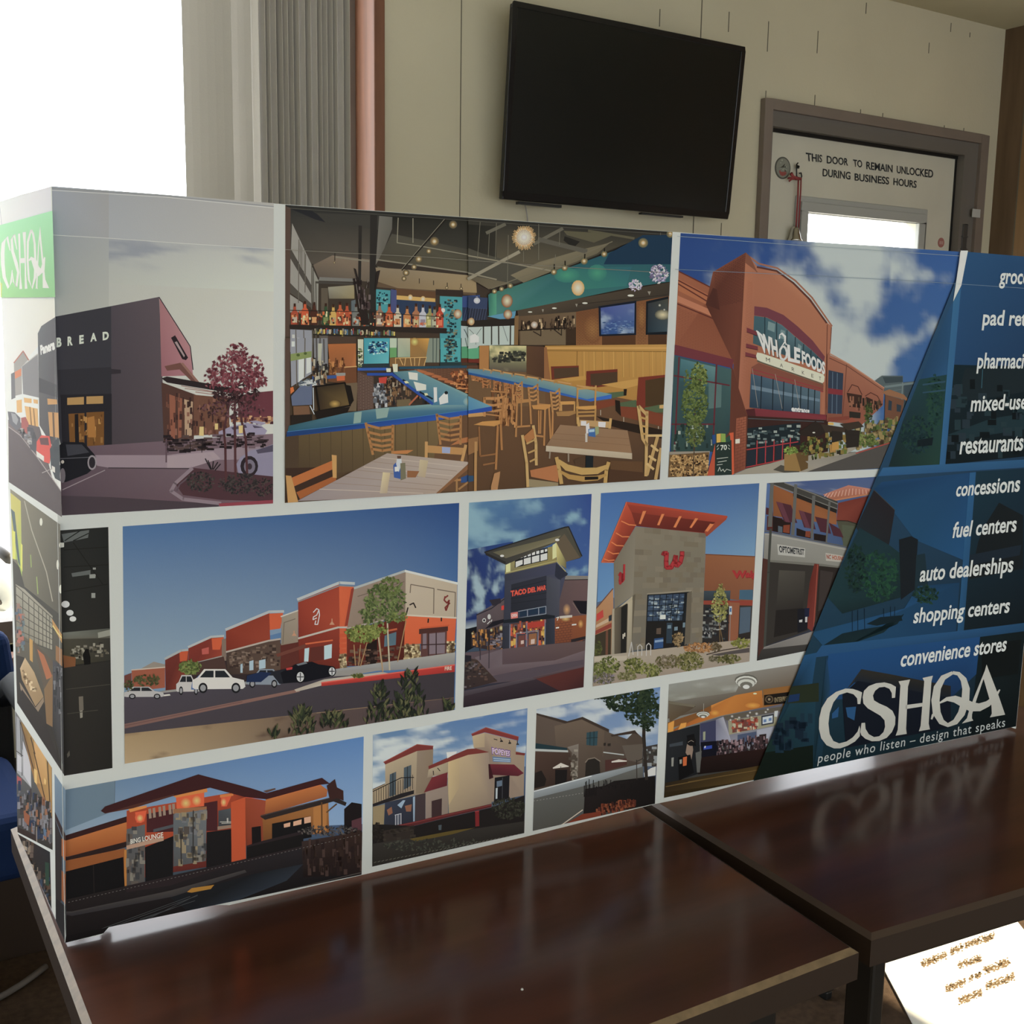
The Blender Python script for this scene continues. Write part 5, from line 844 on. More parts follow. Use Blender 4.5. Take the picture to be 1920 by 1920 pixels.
# cars
def car(x, y, L, h, body, dark='24262c', flip=False):
    f = (lambda t: x+(L*(1-t) if flip else L*t)); T = lambda t, v: f'{f(t):.1f} {y-h*v-(t*.02*L if not flip else -0)*0:.1f} '
    P.a(body, T(0, .15)+T(0, .5)+T(.1, .62)+T(.22, 1)+T(.62, 1)+T(.76, .62)+T(.97, .5)+T(1, .2)+T(.95, .1)+T(.05, .08))
    P.m(dark, T(.14, .62)+T(.25, .93)+T(.40, .93)+T(.40, .62), T(.43, .62)+T(.43, .93)+T(.6, .93)+T(.71, .62)); P.e('1c1c20', (f(.2), y-h*.14, L*.085, h*.24), (f(.82), y-h*.14, L*.085, h*.24)); P.e('8a8a90', (f(.2), y-h*.14, L*.055, h*.15), (f(.82), y-h*.14, L*.055, h*.15))
car(66, 1085, 215, 60, 'a9a6a8'); car(345, 1060, 130, 98, 'b4b0b0'); P.a('4a6aa0', '425 1040 430 1000 470 960 470 1040'); car(432, 1048, 285, 118, 'c6c2c0')
car(720, 1022, 190, 92, '7c8696', flip=True); P.a('1c2a4c', '722 1000 725 965 800 945 860 950 800 1000'); P.a('23242c', '850 945 980 920 1010 940 1000 1000 900 1010'); P.a('14141c', '905 950 985 905 1075 890 1110 905 1185 915 1202 940 1195 965 1040 1000 920 1005'); P.a('6a7078', '990 905 1040 890 1050 900 1000 912'); P.m('b03030', '935 925 970 918 968 932 938 936'); P.e('101014', (1012, 972, 26, 34), (1182, 942, 22, 28)); P.e('b8b8bc', (1012, 972, 20, 27), (1182, 942, 17, 22)); P.l('3a3a40', 5, '1012 950 1012 994', '994 972 1030 972', '1182 924 1182 960', '1168 942 1196 942'); P.a('2c2a30', '66 1075 345 1062 350 1075 100 1090') if False else None
P.lf(['5f6a34', '4a5a2c', '748040', '6a7a3a'], 420, 920, 58, 36, 150, 10, 60); P.lf(['4a4a2c', '3c4428', '5c5a38'], 190, 990, 70, 30, 100, 9, 61); P.lf(['3c4428', '5c5a38'], 90, 1020, 25, 30, 40, 8, 62)
P.l('b0a48c', 8, '1492 935 1485 800 1478 640', '1430 740 1455 940'); P.l('a07c54', 5, '1455 945 1430 700', '1535 890 1580 670', '1325 910 1335 800', '1300 800 1308 910', '1335 915 1370 790')
P.lf(['5f6a3a', '4c5a30', '74804a', '3f4c2a', '66743f'], 1465, 560, 110, 90, 260, 13, 63); P.lf(['5f6a3a', '4c5a30', '74804a', '3f4c2a'], 1430, 640, 100, 55, 120, 13, 64); P.lf(['66743f', '55602f'], 1500, 480, 55, 45, 80, 11, 65); P.lf(['66743f', '55602f', '7c8440'], 1540, 650, 50, 25, 60, 11, 68); P.lf(['6a7434', '55602a', '828a42'], 1345, 740, 90, 45, 200, 12, 66); P.lf(['6a7434', '828a42'], 1420, 720, 60, 25, 60, 11, 67); P.lf(['5c6434', '74783c'], 1320, 965, 35, 12, 40, 9, 69)
def shrub(cx, y0, y1, wd, n, seed):
    rr = random.Random(seed)
    for k in range(n):
        t = rr.random(); y = y0+(y1-y0)*t; x = cx+rr.uniform(-1, 1)*wd*(.25+.75*t); L = rr.uniform(28, 55); a = rr.uniform(-1, 1)
        P.st(rr.choice(['2a3024', '384028', '4a4c30', '20261e', '59583a', '1c201a']), [2, 13, 2], f'{x} {y} {x+L*.5*a} {y-L*.6} {x+L*a*.8} {y-L}'); P.k -= .6
for a in ((1600, 960, 1230, 105, 120, 1), (1440, 1030, 1230, 75, 80, 2), (1020, 1160, 1290, 80, 80, 3), (1190, 1190, 1250, 90, 50, 4), (1800, 1130, 1170, 40, 18, 5), (870, 1270, 1310, 30, 12, 6), (1560, 1130, 1200, 60, 40, 7)): shrub(*a)
P.build()

# --- tower shop at night
P = Print('printed_photo', 'print of a grey corner tower shop with red sign at dusk', (850, 910, 4.4643), '132 145 1158 72 1090 1690 84 1860', ['4f7a9c', '2a468a', '3a2430', '2a2028'])
P.cl(['4a76a0', '2c4688', '3a5c98', '1f3474'], '7aa0b4', '132 145 1158 72 1125 800 105 1250', 40, 44, (4, 5), -.02, .42, 21, lambda u, v: .25*math.exp(-((u-.1)/.3)**2)-.08); P.cl(['22356c', '24407c', '1f3068', '1c2c62'], '8ea6b4', '120 540 500 470 430 1130 104 1190', 26, 30, (3, 4), .0, .4, 22, lambda u, v: .3*math.exp(-((v-.45)/.25)**2)-.1*v)
P.g(['24386e', '2a3e70', '2c3c60', '94a0a8'], '110 960 430 880 430 1120 104 1185', 4, 6) if False else None
P.g(['2a3f74', '32487c', '8a98a4', '98a4ac'], '104 1130 330 1100 330 1180 104 1200')
P.a('14161c', '100 1205 160 1190 200 1180 200 1340 96 1400'); P.a(['5c4f55', '5a4c50', '4c4044', '3f363a'], '195 1080 330 1000 440 930 440 1250 195 1330'); P.l('2c2a34', 9, '195 1085 320 1030 435 945'); P.a('2f2a34', '300 960 395 945 400 985 330 1010'); P.e('b8b8b8', (258, 1130, 16, 18), (300, 1100, 14, 22)); P.e('2c2a34', (258, 1130, 9, 10)); P.l('c8c8c8', 6, '285 1160 310 1135', '318 1140 322 1125'); P.a('c8342c', '402 1010 430 1002 430 1040 402 1045')
P.a('1e1c24', '265 1200 330 1140 440 1115 440 1140 300 1195'); P.a('33282c', '150 1240 440 1165 420 1400 150 1350'); P.sp(['c88a3c', '6a4a2c', '2a2228', 'a06a34', '4a4450'], '165 1230 430 1180 415 1390 165 1330', 110, 8, 18, 70); P.glow('f4d890', '6a4a2c', (400, 1195, 18, 24), (318, 1212, 12, 16), (160, 1240, 10, 12)); P.l('2a2428', 14, '300 1210 298 1400', '355 1200 350 1400', '215 1230 215 1350'); P.sp(['7a7480', '4a4450', '8a5a3c'], '310 1270 415 1240 410 1380 310 1390', 40, 14, 10, 71)
P.a(['5c4a4c', '665052', '5a4448', '4f3c40'], '905 780 1128 770 1110 1380 845 1420'); P.a('7c7672', '905 755 1130 758 1130 785 905 790'); P.l('1f1c24', 6, '905 792 1130 788'); P.a('1a1820', '1000 965 1122 968 1118 1080 1062 1072'); P.l('7a6a64', 5, '1000 985 1062 1075'); P.glow('c89660', '5c4a4c', (950, 1040, 34, 52)); P.a(['8a4c2c', '7c4428', '54302a', '6a3826'], '850 1110 1115 1085 1112 1270 985 1400 850 1420'); P.brick('54302a', 3, '850 1140 1000 1120 985 1400 850 1418', 14, 5); P.glow('d89a50', '84482a', (1066, 1160, 24, 38)); P.glow('e0a860', '7f4629', (940, 1118, 42, 24)); P.a('b8b0a8', '890 1095 995 1085 995 1105 890 1115'); P.m('d8d4d0', '992 1162 1030 1158 1030 1170 992 1174', '858 1188 885 1184 885 1196 858 1200'); P.l('d0c8c0', 6, '862 1110 885 1100', '870 1130 880 1105'); P.m('2a2428', '985 1290 1115 1260 1112 1285 985 1318', '1000 1320 1020 1315 1018 1390 1000 1390', '1080 1300 1100 1295 1098 1370 1080 1370'); P.a('5c3a2c', '1020 1320 1080 1305 1078 1375 1018 1390')
# tower
P.a(['3a3c4c', '45475a', '42445a', '3c3e50', '363846', '2e303c'], '432 745 860 640 945 740 850 1110 850 1462 412 1495'); P.a('2c2f3e', '850 640 960 740 950 755 905 780 895 800 850 760'); P.a(['444652', '4b4d5c', '424452', '3c3e4a'], '780 760 895 790 885 1100 780 1105'); P.a(['383a48', '42445a', '40425a', '363846'], '432 745 860 640 850 745 432 800')
P.a(['7f7a52', '9a9058', '8f8450', '6a6444', '8a7c48', '7a7250'], '440 600 560 585 830 510 862 470 862 645 432 745'); P.m('d8d090', '440 600 478 590 478 720 440 735', '830 500 864 478 866 600 830 620'); P.a(['c8bc74', '6a6448', '5f5840', 'a89c5c'], '862 478 945 590 945 700 865 640'); P.a('1f2024', '515 590 790 520 790 625 515 690'); P.m('e2e2d6', '522 598 546 592 546 612 522 618', '556 588 580 582 580 606 556 612', '590 580 612 574 612 598 590 604', '622 572 648 566 648 590 622 596', '658 562 684 556 684 580 658 586', '694 552 720 546 720 572 694 577', '730 544 756 538 756 562 730 568', '766 535 786 530 786 552 766 558', '522 640 580 622 580 660 522 688', '590 615 648 600 648 652 590 665', '658 598 720 582 720 635 658 650', '730 580 786 566 786 620 730 634'); P.l('b8ac6c', 10, '432 745 862 645 945 735') if False else P.l('a39a64', 8, '434 735 862 632 940 720')
P.a(['3c3a38', '4a4840', '565244', '48453c', '3a3836', '45423a', '524e42', '3c3a38'], '262 560 930 350 965 345 1078 590 1060 610 945 640 862 475 432 660'.replace('432 660', '440 665')); P.a('8a7c5a', '480 590 850 480 900 415 870 410 520 520') if False else P.a(['6a6450', '7f765a', '6f684e', '5c5846'], '440 610 862 470 900 420 330 560'); P.a('5f5242', '862 478 930 405 1060 605 945 640'); P.l('26262a', 10, '262 560 930 352 965 347 1076 592'); P.a('2c2a2a', '262 560 275 585 432 662 440 640 290 570'); P.e('fff8e0', (408, 590, 17, 10), (870, 457, 18, 11))
P.a(['2a2c36', '2f313e', '2c2e3a', '262832'], '485 830 780 755 778 1010 482 1060'); P.l('20222a', 4, '485 870 780 795', '485 905 780 830', '483 950 780 900', '483 990 780 950'); 
P.t('TACO DEL MAR', 'c03028', '478 882 778 832 776 876 480 934', .05); P.t('TACO DEL MAR', 'f0563c', '482 886 776 838 774 872 484 928', .01)
P.a('3a3e50', '545 1055 775 1012 775 1075 545 1110'); P.m('1f3046', '556 1058 615 1046 615 1090 556 1102', '628 1044 708 1030 708 1076 628 1088', '722 1026 768 1018 768 1064 722 1074'); P.l('8a94a4', 5, '545 1055 775 1012 775 1075 545 1112', '620 1040 620 1095', '714 1025 714 1080'); P.a('e06a64', '480 1068 540 1058 540 1110 482 1118'); P.t('OPEN', 'f8d0c8', '486 1080 534 1072 534 1098 487 1106', .02)
P.a('1e222a', '415 1128 775 1080 850 1090 850 1115 780 1125 420 1155'); P.a(['2f313e', '353846', '30323e', '2a2c36'], '412 1180 470 1170 468 1490 410 1498'); P.a('383b4a', '415 1155 475 1150 475 1172 412 1182'); P.a(['2c2f3a', '343746', '2f323e', '2a2c36'], '770 1120 848 1110 846 1460 765 1470')
P.a(['5c3a34', '6a3a2c', '5a342c', '33282e'], '475 1160 770 1120 766 1468 472 1480'); P.sp(['c8502c', '8a3a28', 'd8a040', '2c2428', 'a04a34', '54505c'], '480 1165 765 1130 762 1350 478 1370', 130, 10, 22, 72); P.m('a83428', '620 1150 765 1132 763 1180 620 1200'); P.m('3a3a4c', '535 1250 605 1240 603 1455 532 1465', '625 1236 705 1225 702 1448 622 1455'); P.m('6a3e38', '545 1260 598 1252 596 1350 542 1360'); P.m('8a5a3a', '632 1245 698 1236 696 1330 630 1340'); P.m('c0a8a0', '650 1290 682 1285 680 1325 648 1330', '565 1300 590 1296 590 1325 565 1330'); P.l('6f7284', 9, '615 1150 612 1460', '530 1240 710 1215', '528 1240 525 1470', '710 1215 706 1455', '475 1165 472 1480', '768 1125 764 1468'); P.l('6f7284', 6, '520 1465 766 1448'); P.glow('fff0c8', '8a3a28', (565, 1232, 12, 12))
P.g(['5a4a52', '5f4c4c', '4a3638', '54464e'], '100 1400 1115 1300 1100 1580 96 1680'); P.a(['685a62', '6a5a60', '55464e', '5f5058'], '180 1440 410 1370 410 1500 850 1465 1105 1380 1100 1520 660 1610 380 1650 250 1560'); P.a('4f444e', '300 1600 700 1520 1090 1460 1090 1500 640 1612 380 1650')
P.a(['3c3230', '44342e', '3a2c2a', '33282a'], '98 1440 200 1460 370 1640 92 1712'); P.sp(['6a6068', '55403a', '2c2426', '4c4440'], '100 1480 200 1480 350 1640 95 1690', 70, 12, 8, 73); P.m('24222a', '98 1420 150 1425 150 1470 98 1480'); P.l('3c343c', 8, '300 1350 298 1530', '225 1330 225 1460')
P.a(['4c444e', '544a52', '463c44', '3f363e'], '90 1720 660 1608 690 1625 90 1765'); P.a(['362b33', '33282f', '2a2028', '2c222a'], '90 1765 690 1625 910 1690 910 1725 84 1862'); P.a(['5a2c28', '522826', '3a2024', '4a2626'], '690 1620 1095 1520 1090 1695 900 1725'); P.sp(['3a2226'], '690 1625 700 1625 700 1630 690 1630', 1, .1, .1)
P.build()

# --- stone corner store with red roof
P = Print('printed_photo', 'print of a stone corner store with a red overhanging roof', (1090, 890, 4.683), '172 162 1563 75 1476 1640 102 1860', ['3a64a0', '3f6294', '5a5a48', '5a5a50'])
P.g(['3a64a4', '3f6296', '6a90b4', '5a88b8'], '172 162 1563 75 1520 740 140 1120', 10, 8)
P.a(['a8784e', 'b0805a', '9a6c4c', '8f6044'], '132 1180 280 1005 285 1600 115 1605'); P.l('6a4436', 9, '130 1175 278 1000'); P.m('b83a34', '135 1225 190 1185 195 1250 132 1290'); P.m('b89c80', '130 1320 245 1255 245 1290 128 1345'); P.m('8a3a30', '125 1370 265 1300 265 1340 122 1405'); P.a('3c3428', '118 1410 262 1350 258 1605 112 1605'); P.m('6a4434', '215 1370 235 1362 232 1600 212 1600'); P.lf(['3f4424', '55582c'], 145, 1530, 35, 70, 80, 12, 80); P.m('2c343c', '240 1240 268 1228 266 1280 240 1290')
P.a(['8a5434', '8f5a3a', '7c4c34', '7a4830'], '1090 695 1525 715 1510 1120 1075 1060'); P.l('5c3626', 6, '1090 700 1525 720'); P.a(['3a4650', '44525c', '2c343a', '2a3036'], '1075 1020 1310 1018 1305 1120 1070 1120'); P.m('3c5c74', '1390 1012 1508 1010 1506 1100 1385 1095'); P.a('8a3a2c', '1070 1105 1505 1105 1503 1150 1070 1140'); P.a(['2f2c2e', '3a3028', '2c2624', '2a2828'], '1068 1140 1500 1150 1480 1480 1050 1490'); P.m('8a5238', '1300 1120 1390 1125 1375 1460 1290 1460'); P.m('4a5a6c', '1395 1165 1490 1160 1480 1380 1385 1400'); P.sp(['6a6a68', '20242a', '4a5258', '8a8a84'], '1070 1170 1290 1170 1280 1440 1060 1450', 60, 14, 9, 81)
for ox, oy in ((3, 4), (0, 0)): P.t('Walg', '6a1c20' if ox else 'a02a2c', f'{1322+ox} {840+oy} {1540+ox} {842+oy} {1532+ox} {915+oy} {1326+ox} {932+oy}', .05)
P.a(['6f6759', '7c7466', '827a6c', '766e60'], '285 760 478 455 455 1060 290 1180'); P.a(['7e7464', '787060', '70685c', '6a645a', '746c5e'], '478 455 1095 510 1060 1480 440 1545 455 1060')
r = random.Random(12)
for k in range(120):
    u, v = int(r.random()*9)/9, int(r.random()*22)/22; mp = qmap(nums('478 458 1092 512 1062 1470 442 1540'), (0, 0, 1, 1)); q = []
    for du, dv in ((0, 0), (.11, 0), (.11, .045), (0, .045)): q += [*mp(min(1, u+du+(.05 if int(v*22) % 2 else 0)), 1-min(1, v+dv))]
    P.a(r.choice(['7d7363', '726857', '766c5c', '7a7060', '6e6456']), q); P.k -= .8
P.a('5f5648', '455 1060 475 1050 440 1540 405 1580 290 1600 290 1180 410 1110'); P.a('a89c84', '330 1165 450 1065 448 1105 410 1135'); P.a(['b0a48c', 'a89c84', '8a8070', '948a78'], '410 1120 450 1100 440 1550 398 1590'); P.a(['a89c88', '948a78', '8a8070', '948a78'], '272 1180 292 1175 290 1600 262 1605'); P.a(['6a5f50', '2c2a2a', '2a2826', '5c5244'], '290 1195 400 1130 390 1590 292 1600'); P.a('23211f', '350 1170 405 1130 392 1590 345 1590'); P.m('c8c0b0', '362 1400 372 1398 372 1440 362 1442', '376 1390 386 1388 386 1420 376 1424')
P.a('1f2226', '580 1050 965 1015 950 1045 925 1500 560 1560'); P.a('8a8070', '575 1042 968 1012 968 1026 580 1056'); P.a('62594c', '930 1040 970 1020 955 1470 905 1500'); P.g(['3c4c64', '34445c', '2c3848', '384860'], '590 1062 905 1045 885 1280 578 1285'); P.sp(['4c6480', '8a98a4', '22303e', '6a7c8c', '9aa4a8'], '600 1080 895 1060 880 1270 590 1280', 70, 16, 8, 83); P.gr('191c22', 6, '585 1055 920 1040 890 1285 575 1288', 6, 5); P.m('c4c8c4', '692 1232 740 1228 740 1268 690 1270'); P.a('201e1e', '575 1290 890 1285 870 1500 560 1555'); P.m('2c3a48', '750 1300 800 1300 795 1480 745 1480'); P.m('2a4a7a', '640 1440 720 1430 718 1520 636 1530'); P.m('7a94b4', '645 1455 720 1445 720 1465 645 1475'); P.m('6a8090', '758 1322 788 1320 788 1350 756 1352', '816 1338 846 1334 846 1366 815 1370', '892 1300 912 1298 910 1340 890 1342'); P.m('5a4a40', '660 1350 700 1345 698 1400 658 1400')
# roof
P.a(['a8402a', '9a3826', '7f2f24', '7a2c22', '8f3424'], '398 238 1280 362 1275 392 1100 545 1080 500 478 452'.replace('1100 545 1080 500 478 452', '1090 515 480 452 385 270')); P.a(['b8482c', '8a3222', '6f2a1f', 'c05430'], '395 245 490 430 285 770 178 770'); P.a(['7a2e22', '5f241c', '561f1a', '6a2820'], '440 330 1200 420 1090 510 480 452'); P.l('a83e28', 14, '390 250 1280 372'); P.a('94402a', '1275 392 1100 545 1080 500 1160 430 1200 400'); P.l('c4603a', 7, '398 240 178 768', '178 770 285 770')
P.m('d8743c', '540 320 570 318 522 435 505 430', '705 345 730 345 685 445 665 442', '858 365 882 365 830 465 808 462', '1000 382 1026 385 968 468 950 465', '1130 430 1165 435 1110 500 1085 495'); P.l('d8743c', 9, '352 408 420 440 480 445', '305 512 360 545 420 545', '265 592 310 622 370 625', '230 670 280 695 330 690', '200 740 240 755 290 750')
# red script W marks
P.l('8a2228', 40, '728 690 750 690 745 760 748 815 790 815 820 760 830 715 825 780 840 800 870 770 885 710 885 680', '728 690 720 705'); P.l('a82a30', 28, '735 690 752 692 746 760 752 812 788 812 818 760 828 715 826 780 842 798 868 768 884 712 884 685'); P.l('a8282f', 17, '330 885 345 860 336 930 340 960 356 940 362 870 360 940 374 920 378 790')
P.l('6a5438', 7, '1218 1480 1212 1330 1215 1180', '1245 1480 1215 1330'); P.lf(['8f8a4a', '787a3c', 'a09c5c', '6a6a34'], 1215, 1150, 70, 150, 220, 13, 84); P.lf(['8f8a4a', '6a6a34'], 1230, 1010, 28, 55, 40, 11, 85); P.a('b8c0c4', '1298 1155 1322 1155 1322 1228 1297 1228'); P.a('3c6498', '1303 1170 1318 1170 1318 1205 1302 1205'); P.l('8a8a88', 5, '1308 1228 1302 1460')
P.l('a8a8ac', 4, '1060 1340 1120 1330 1130 1400', '1160 1360 1250 1355', '1095 1350 1110 1400'); P.sp(['8a8a8c', '3a3c40'], '1060 1330 1140 1330 1140 1430 1060 1430', 20, 8, 12, 90)
P.g(['a09484', '9a8a7c', '94867a', '8f7e70'], '112 1595 1482 1440 1476 1640 102 1860'); P.a('aea292', '112 1600 400 1590 400 1630 112 1640'); P.l('b0acaa', 8, '495 1590 495 1510 515 1492 532 1510 530 1590', '570 1590 572 1500 592 1480 610 1500 608 1585', '415 1595 440 1470 455 1580'); P.l('3c302c', 9, '1100 1580 1250 1540 1476 1505'); P.a('4f4848', '1140 1580 1476 1520 1476 1560 1200 1590')
for cx, cy, rx, ry, c, sd in ((1040, 1520, 140, 40, ('9a6a3c', 'b07c48', '7a5434'), 91), (850, 1450, 50, 60, ('8a7450', 'a0845c', '5f4c34'), 92), (950, 1640, 125, 80, ('5c5a30', '6f6c3a', '464824', '7f7a48'), 93), (760, 1640, 110, 60, ('6a6040', '7a6c5c', '555030'), 94), (470, 1680, 100, 70, ('666a34', '7c7c40', '4c5028'), 95), (250, 1670, 90, 70, ('5c6230', '747a3c', '464c26'), 96), (140, 1720, 50, 70, ('5c6230', '747a3c'), 97), (200, 1790, 100, 50, ('6a6458', '7f7484', '5c5a3c'), 98), (610, 1720, 90, 55, ('6a6e34', '8a8a4c', '50542a'), 99), (1290, 1620, 110, 38, ('5f5c34', '747040', '4a4a28'), 100), (1180, 1510, 50, 40, ('6f6048', '55482f'), 101), (1400, 1480, 80, 40, ('8a8a3c', '6a6c34'), 102), (1160, 1615, 40, 25, ('5f5840', '777058'), 103), (400, 1770, 80, 40, ('6c6a40', '84805a'), 104)):
    P.lf(c, cx, cy, rx, ry, int(rx*ry/42), 15, sd)
P.build()

# --- optometrist row
P = Print('printed_photo', 'print of a shop row with awnings and an optometrist sign', (0, 0, 1), '1438 906 1662 893 1662 1190 1419 1239', ['4f6a9c', '2f4c7c', '2c2a2a', '2a2624'])
P.tf(1400, 870, 4.923)
P.cl(['3a4f80', '4a5c88', '5a6480', '4a5a80'], '7a829a', '340 165 1300 120 1300 300 600 300', 20, 8, (3, 2), 0, .4, 120)
P.a(['b0705f', 'c08474', 'a86450', '96583f'], '705 282 940 195 1180 235 1170 268 790 342'); P.l('d8a898', 5, *['%d %d %d %d' % (740+k*30, 272-k*6 if k < 8 else 226+(k-8)*3, 710+k*33, 310-k*3) for k in range(14)]); P.l('b0704c', 14, '790 338 1165 272'); P.a(['6f3026', '74342a', '6a2e26', '7a382c'], '845 360 1160 285 1060 560 990 540 830 520'); P.a('4a4a3c', '830 520 1000 540 1060 570 960 780 900 760'); P.l('2c2420', 8, '830 522 930 525 1060 568'); P.a('4f5444', '880 560 1040 580 960 780 890 760')
P.a(['8a5028', '84502c', '8f5630', '7a4828'], '245 195 830 440 830 560 245 480'); P.a('3f3d3a', '190 175 340 168 840 345 835 440 610 330 250 195'); P.l('77756f', 8, '255 195 610 330 835 415', '350 175 620 275 840 370'); P.a('25211f', '430 260 830 420 830 455 430 300')
P.a('54241f', '190 480 330 500 330 640 185 610'); P.m('241a18', '240 480 410 540 400 650 240 620', '460 590 600 640 600 690 460 660', '620 640 740 660 740 720 620 700'); P.m('7a3a24', '340 565 400 560 395 640 335 630', '545 620 590 620 585 680 540 670'); P.m('4f5a66', '290 570 330 580 330 635 290 630')
P.m('4a2630', '270 345 410 380 468 545 345 530', '480 425 600 460 638 605 530 585', '630 485 745 510 780 645 680 625', '760 540 860 600 895 680 800 660'); P.m('5f3440', '270 345 330 360 400 540 360 535', '480 425 530 440 590 595 545 588'); P.a('4a2428', '180 400 240 420 245 480 178 465'); P.a('2c1a1c', '246 350 280 350 350 530 345 560 250 545') if False else None
P.m('5c5c5a', '218 180 250 178 235 580 195 580', '440 185 468 190 440 660 410 655', '605 290 635 290 612 690 590 690', '755 345 775 350 742 730 728 728')
P.a(['8a8884', '84827c', '807e78', '7a7872'], '165 640 235 640 950 780 870 960 220 895 155 870'); P.a('9a9894', '235 680 930 810 905 850 230 730') if False else None; P.l('5a5a58', 10, '165 618 240 632 955 770'); P.l('9c9a94', 10, '170 645 240 655 945 795'); P.a('6a6862', '215 885 640 915 870 945 865 965 640 945 215 915'); P.a('a8a6a2', '282 740 540 780 538 862 290 838'); P.t('OPTOMETRIST', '2f3236', '296 752 532 786 530 842 302 816', .035); P.a('a8a29a', '728 820 905 850 890 908 732 892'); P.t('NC', '8a3a28', '736 834 778 838 776 878 740 876', .03); P.t('HOUSING', 'a04a2c', '788 840 896 856 890 890 790 882', .03)
P.a('332f2c', '160 900 640 940 870 965 700 1420 560 1540 140 1690 100 1810 140 1300'); P.a(['4a4640', '443f3a', '2c2826', '2f2b29'], '300 980 540 990 520 1330 270 1360'); P.a('231f1e', '270 1350 520 1330 500 1540 250 1600'); P.a(['6a2a22', '7a3228', '74302a', '5a241e'], '625 920 668 925 630 1450 605 1545 540 1500 580 1100'); P.l('9a4a3a', 6, '655 930 618 1500'); P.a('2c2522', '670 940 860 960 660 1440 640 1400'); P.a('3a3230', '680 980 800 1000 720 1330 660 1360')
P.a('4a2c26', '150 870 195 880 160 1690 105 1800 110 1500'); P.l('3f403c', 22, '222 600 200 1000 165 1690'); P.m('1a1a22', '470 1340 570 1330 560 1530 470 1560'); P.m('b0b0b4', '540 1412 560 1410 558 1460 540 1462', '485 1440 515 1435 512 1460 485 1462'); P.m('1c2038', '535 1330 580 1330 575 1410 535 1410')
P.a(['84807e', '8a8684', '7a7674', '6a6664'], '160 1690 620 1540 640 1540 560 1670 150 1710'); P.a(['3a3736', '3c3938', '343231', '302e2d'], '140 1710 600 1660 560 1760 95 1815')
P.build()

# --- coffee counter
P = Print('printed_photo', 'print of a coffee counter with an orange wall and round ceiling lamps', (0, 0, 1), '1254 1283 1545 1238 1545 1436 1245 1496', ['8a8a86', '6a6258', '2a2422', '1c1a16'])
P.tf(1220, 1220, 5.647)
P.g(['84847f', '807870', '5c4a38', '54483c'], '190 355 1650 130 1560 420 180 720'); P.cl(['868884', '908c86', '7a766c', '7c7a70'], 'a0a29e', '190 355 1000 230 900 440 190 540', 16, 8, (2, 2), 0, .5, 130); P.a(['62584a', '4c4034', '5c4a34', '5a5044'], '190 530 480 590 200 760'); P.a('6a6252', '190 535 470 575 460 600 190 560')
P.a(['c88028', 'b87020', 'b06a1c', 'a05c18', 'b87020', 'a85a14', '8f4c14'], '640 580 900 470 1180 420 1190 600 740 690 390 800 180 880'.replace('180 880', '175 880')); P.a('7a4c20', '180 760 480 660 640 580 640 640 380 770 180 830'); P.m('d08c2c', '185 770 250 740 240 860 180 880', '320 770 380 760 370 810 290 840'); P.glow('d8932c', 'b87020', (1080, 580, 80, 30), (680, 660, 50, 30)); P.a('8a5a24', '1190 410 1480 370 1440 580 1190 600'); P.a('1c1612', '1200 470 1600 420 1580 545 1200 580'); P.t('ENTERPRISE', '8a7a5c', '1310 498 1460 478 1455 530 1312 548', .02); P.e('5c4c38', (1255, 515, 45, 42)); P.e('2c221c', (1255, 515, 32, 30)); P.e('8a7a60', (1255, 515, 14, 14))
P.a(['54525c', '5a5868', '8a8a98', '7a7a8c'], '520 770 740 700 1400 560 1300 900 1200 1050 520 1000'); P.a(['6a6a80', 'a0a0ac', '9a9aac', '7a7c94'], '690 730 770 700 850 950 690 960'); P.a('383a58', '525 775 690 735 690 1000 525 1010'); P.m('8a9078', '555 860 580 855 578 945 555 950'); P.a('5a5248', '770 690 1390 590 1390 640 800 740'); P.a('8f8a70', '820 740 1340 660 1330 790 830 890'); P.a('6a3a34', '865 760 1130 700 1125 830 865 870'); P.sp(['a04834', '8a2f2a', 'b0a890', '6a4a48', 'c07050'], '870 740 1125 700 1125 820 870 865', 50, 16, 18, 131)
P.a('2c3040', '1172 690 1305 668 1302 770 1172 795'); P.a('b8c0d0', '1185 705 1292 685 1290 760 1185 778'); P.m('5c78a8', '1195 730 1225 725 1225 755 1195 760', '1250 715 1280 710 1280 740 1250 745'); P.m('b8bcc0', '1310 640 1350 635 1340 700 1310 700'); P.glow('fffaf0', '6a6058', (862, 695, 16, 15), (845, 735, 16, 15), (937, 710, 16, 15), (1028, 688, 18, 17), (1052, 655, 13, 12), (1122, 668, 18, 17), (1218, 650, 15, 13), (1240, 622, 14, 13)); P.e('f0d0a0', (1105, 455, 20, 9))
P.a('45506c', '920 890 1120 855 1120 980 920 1000'); P.a('9a9cac', '1125 840 1320 800 1230 1000 1130 1000'); P.a('2c2020', '1150 890 1225 880 1215 1050 1145 1050'); P.sp(['2c2024', '5a4044', '18161c', '8a7078', '3c2c30'], '700 960 1240 900 1220 1080 710 1120', 190, 12, 24, 132)
P.a(['24262a', '1c1e22', '1a1a1e', '202226'], '175 870 520 780 520 1300 150 1420'); P.a('3a4048', '200 990 340 960 340 1000 200 1020'); P.a('10101c', '530 970 700 955 700 1120 540 1150'); P.a('2840a0', '560 1015 650 1000 650 1035 560 1050'); P.m('c8d0e8', '570 1010 585 1008 580 1030 568 1032')
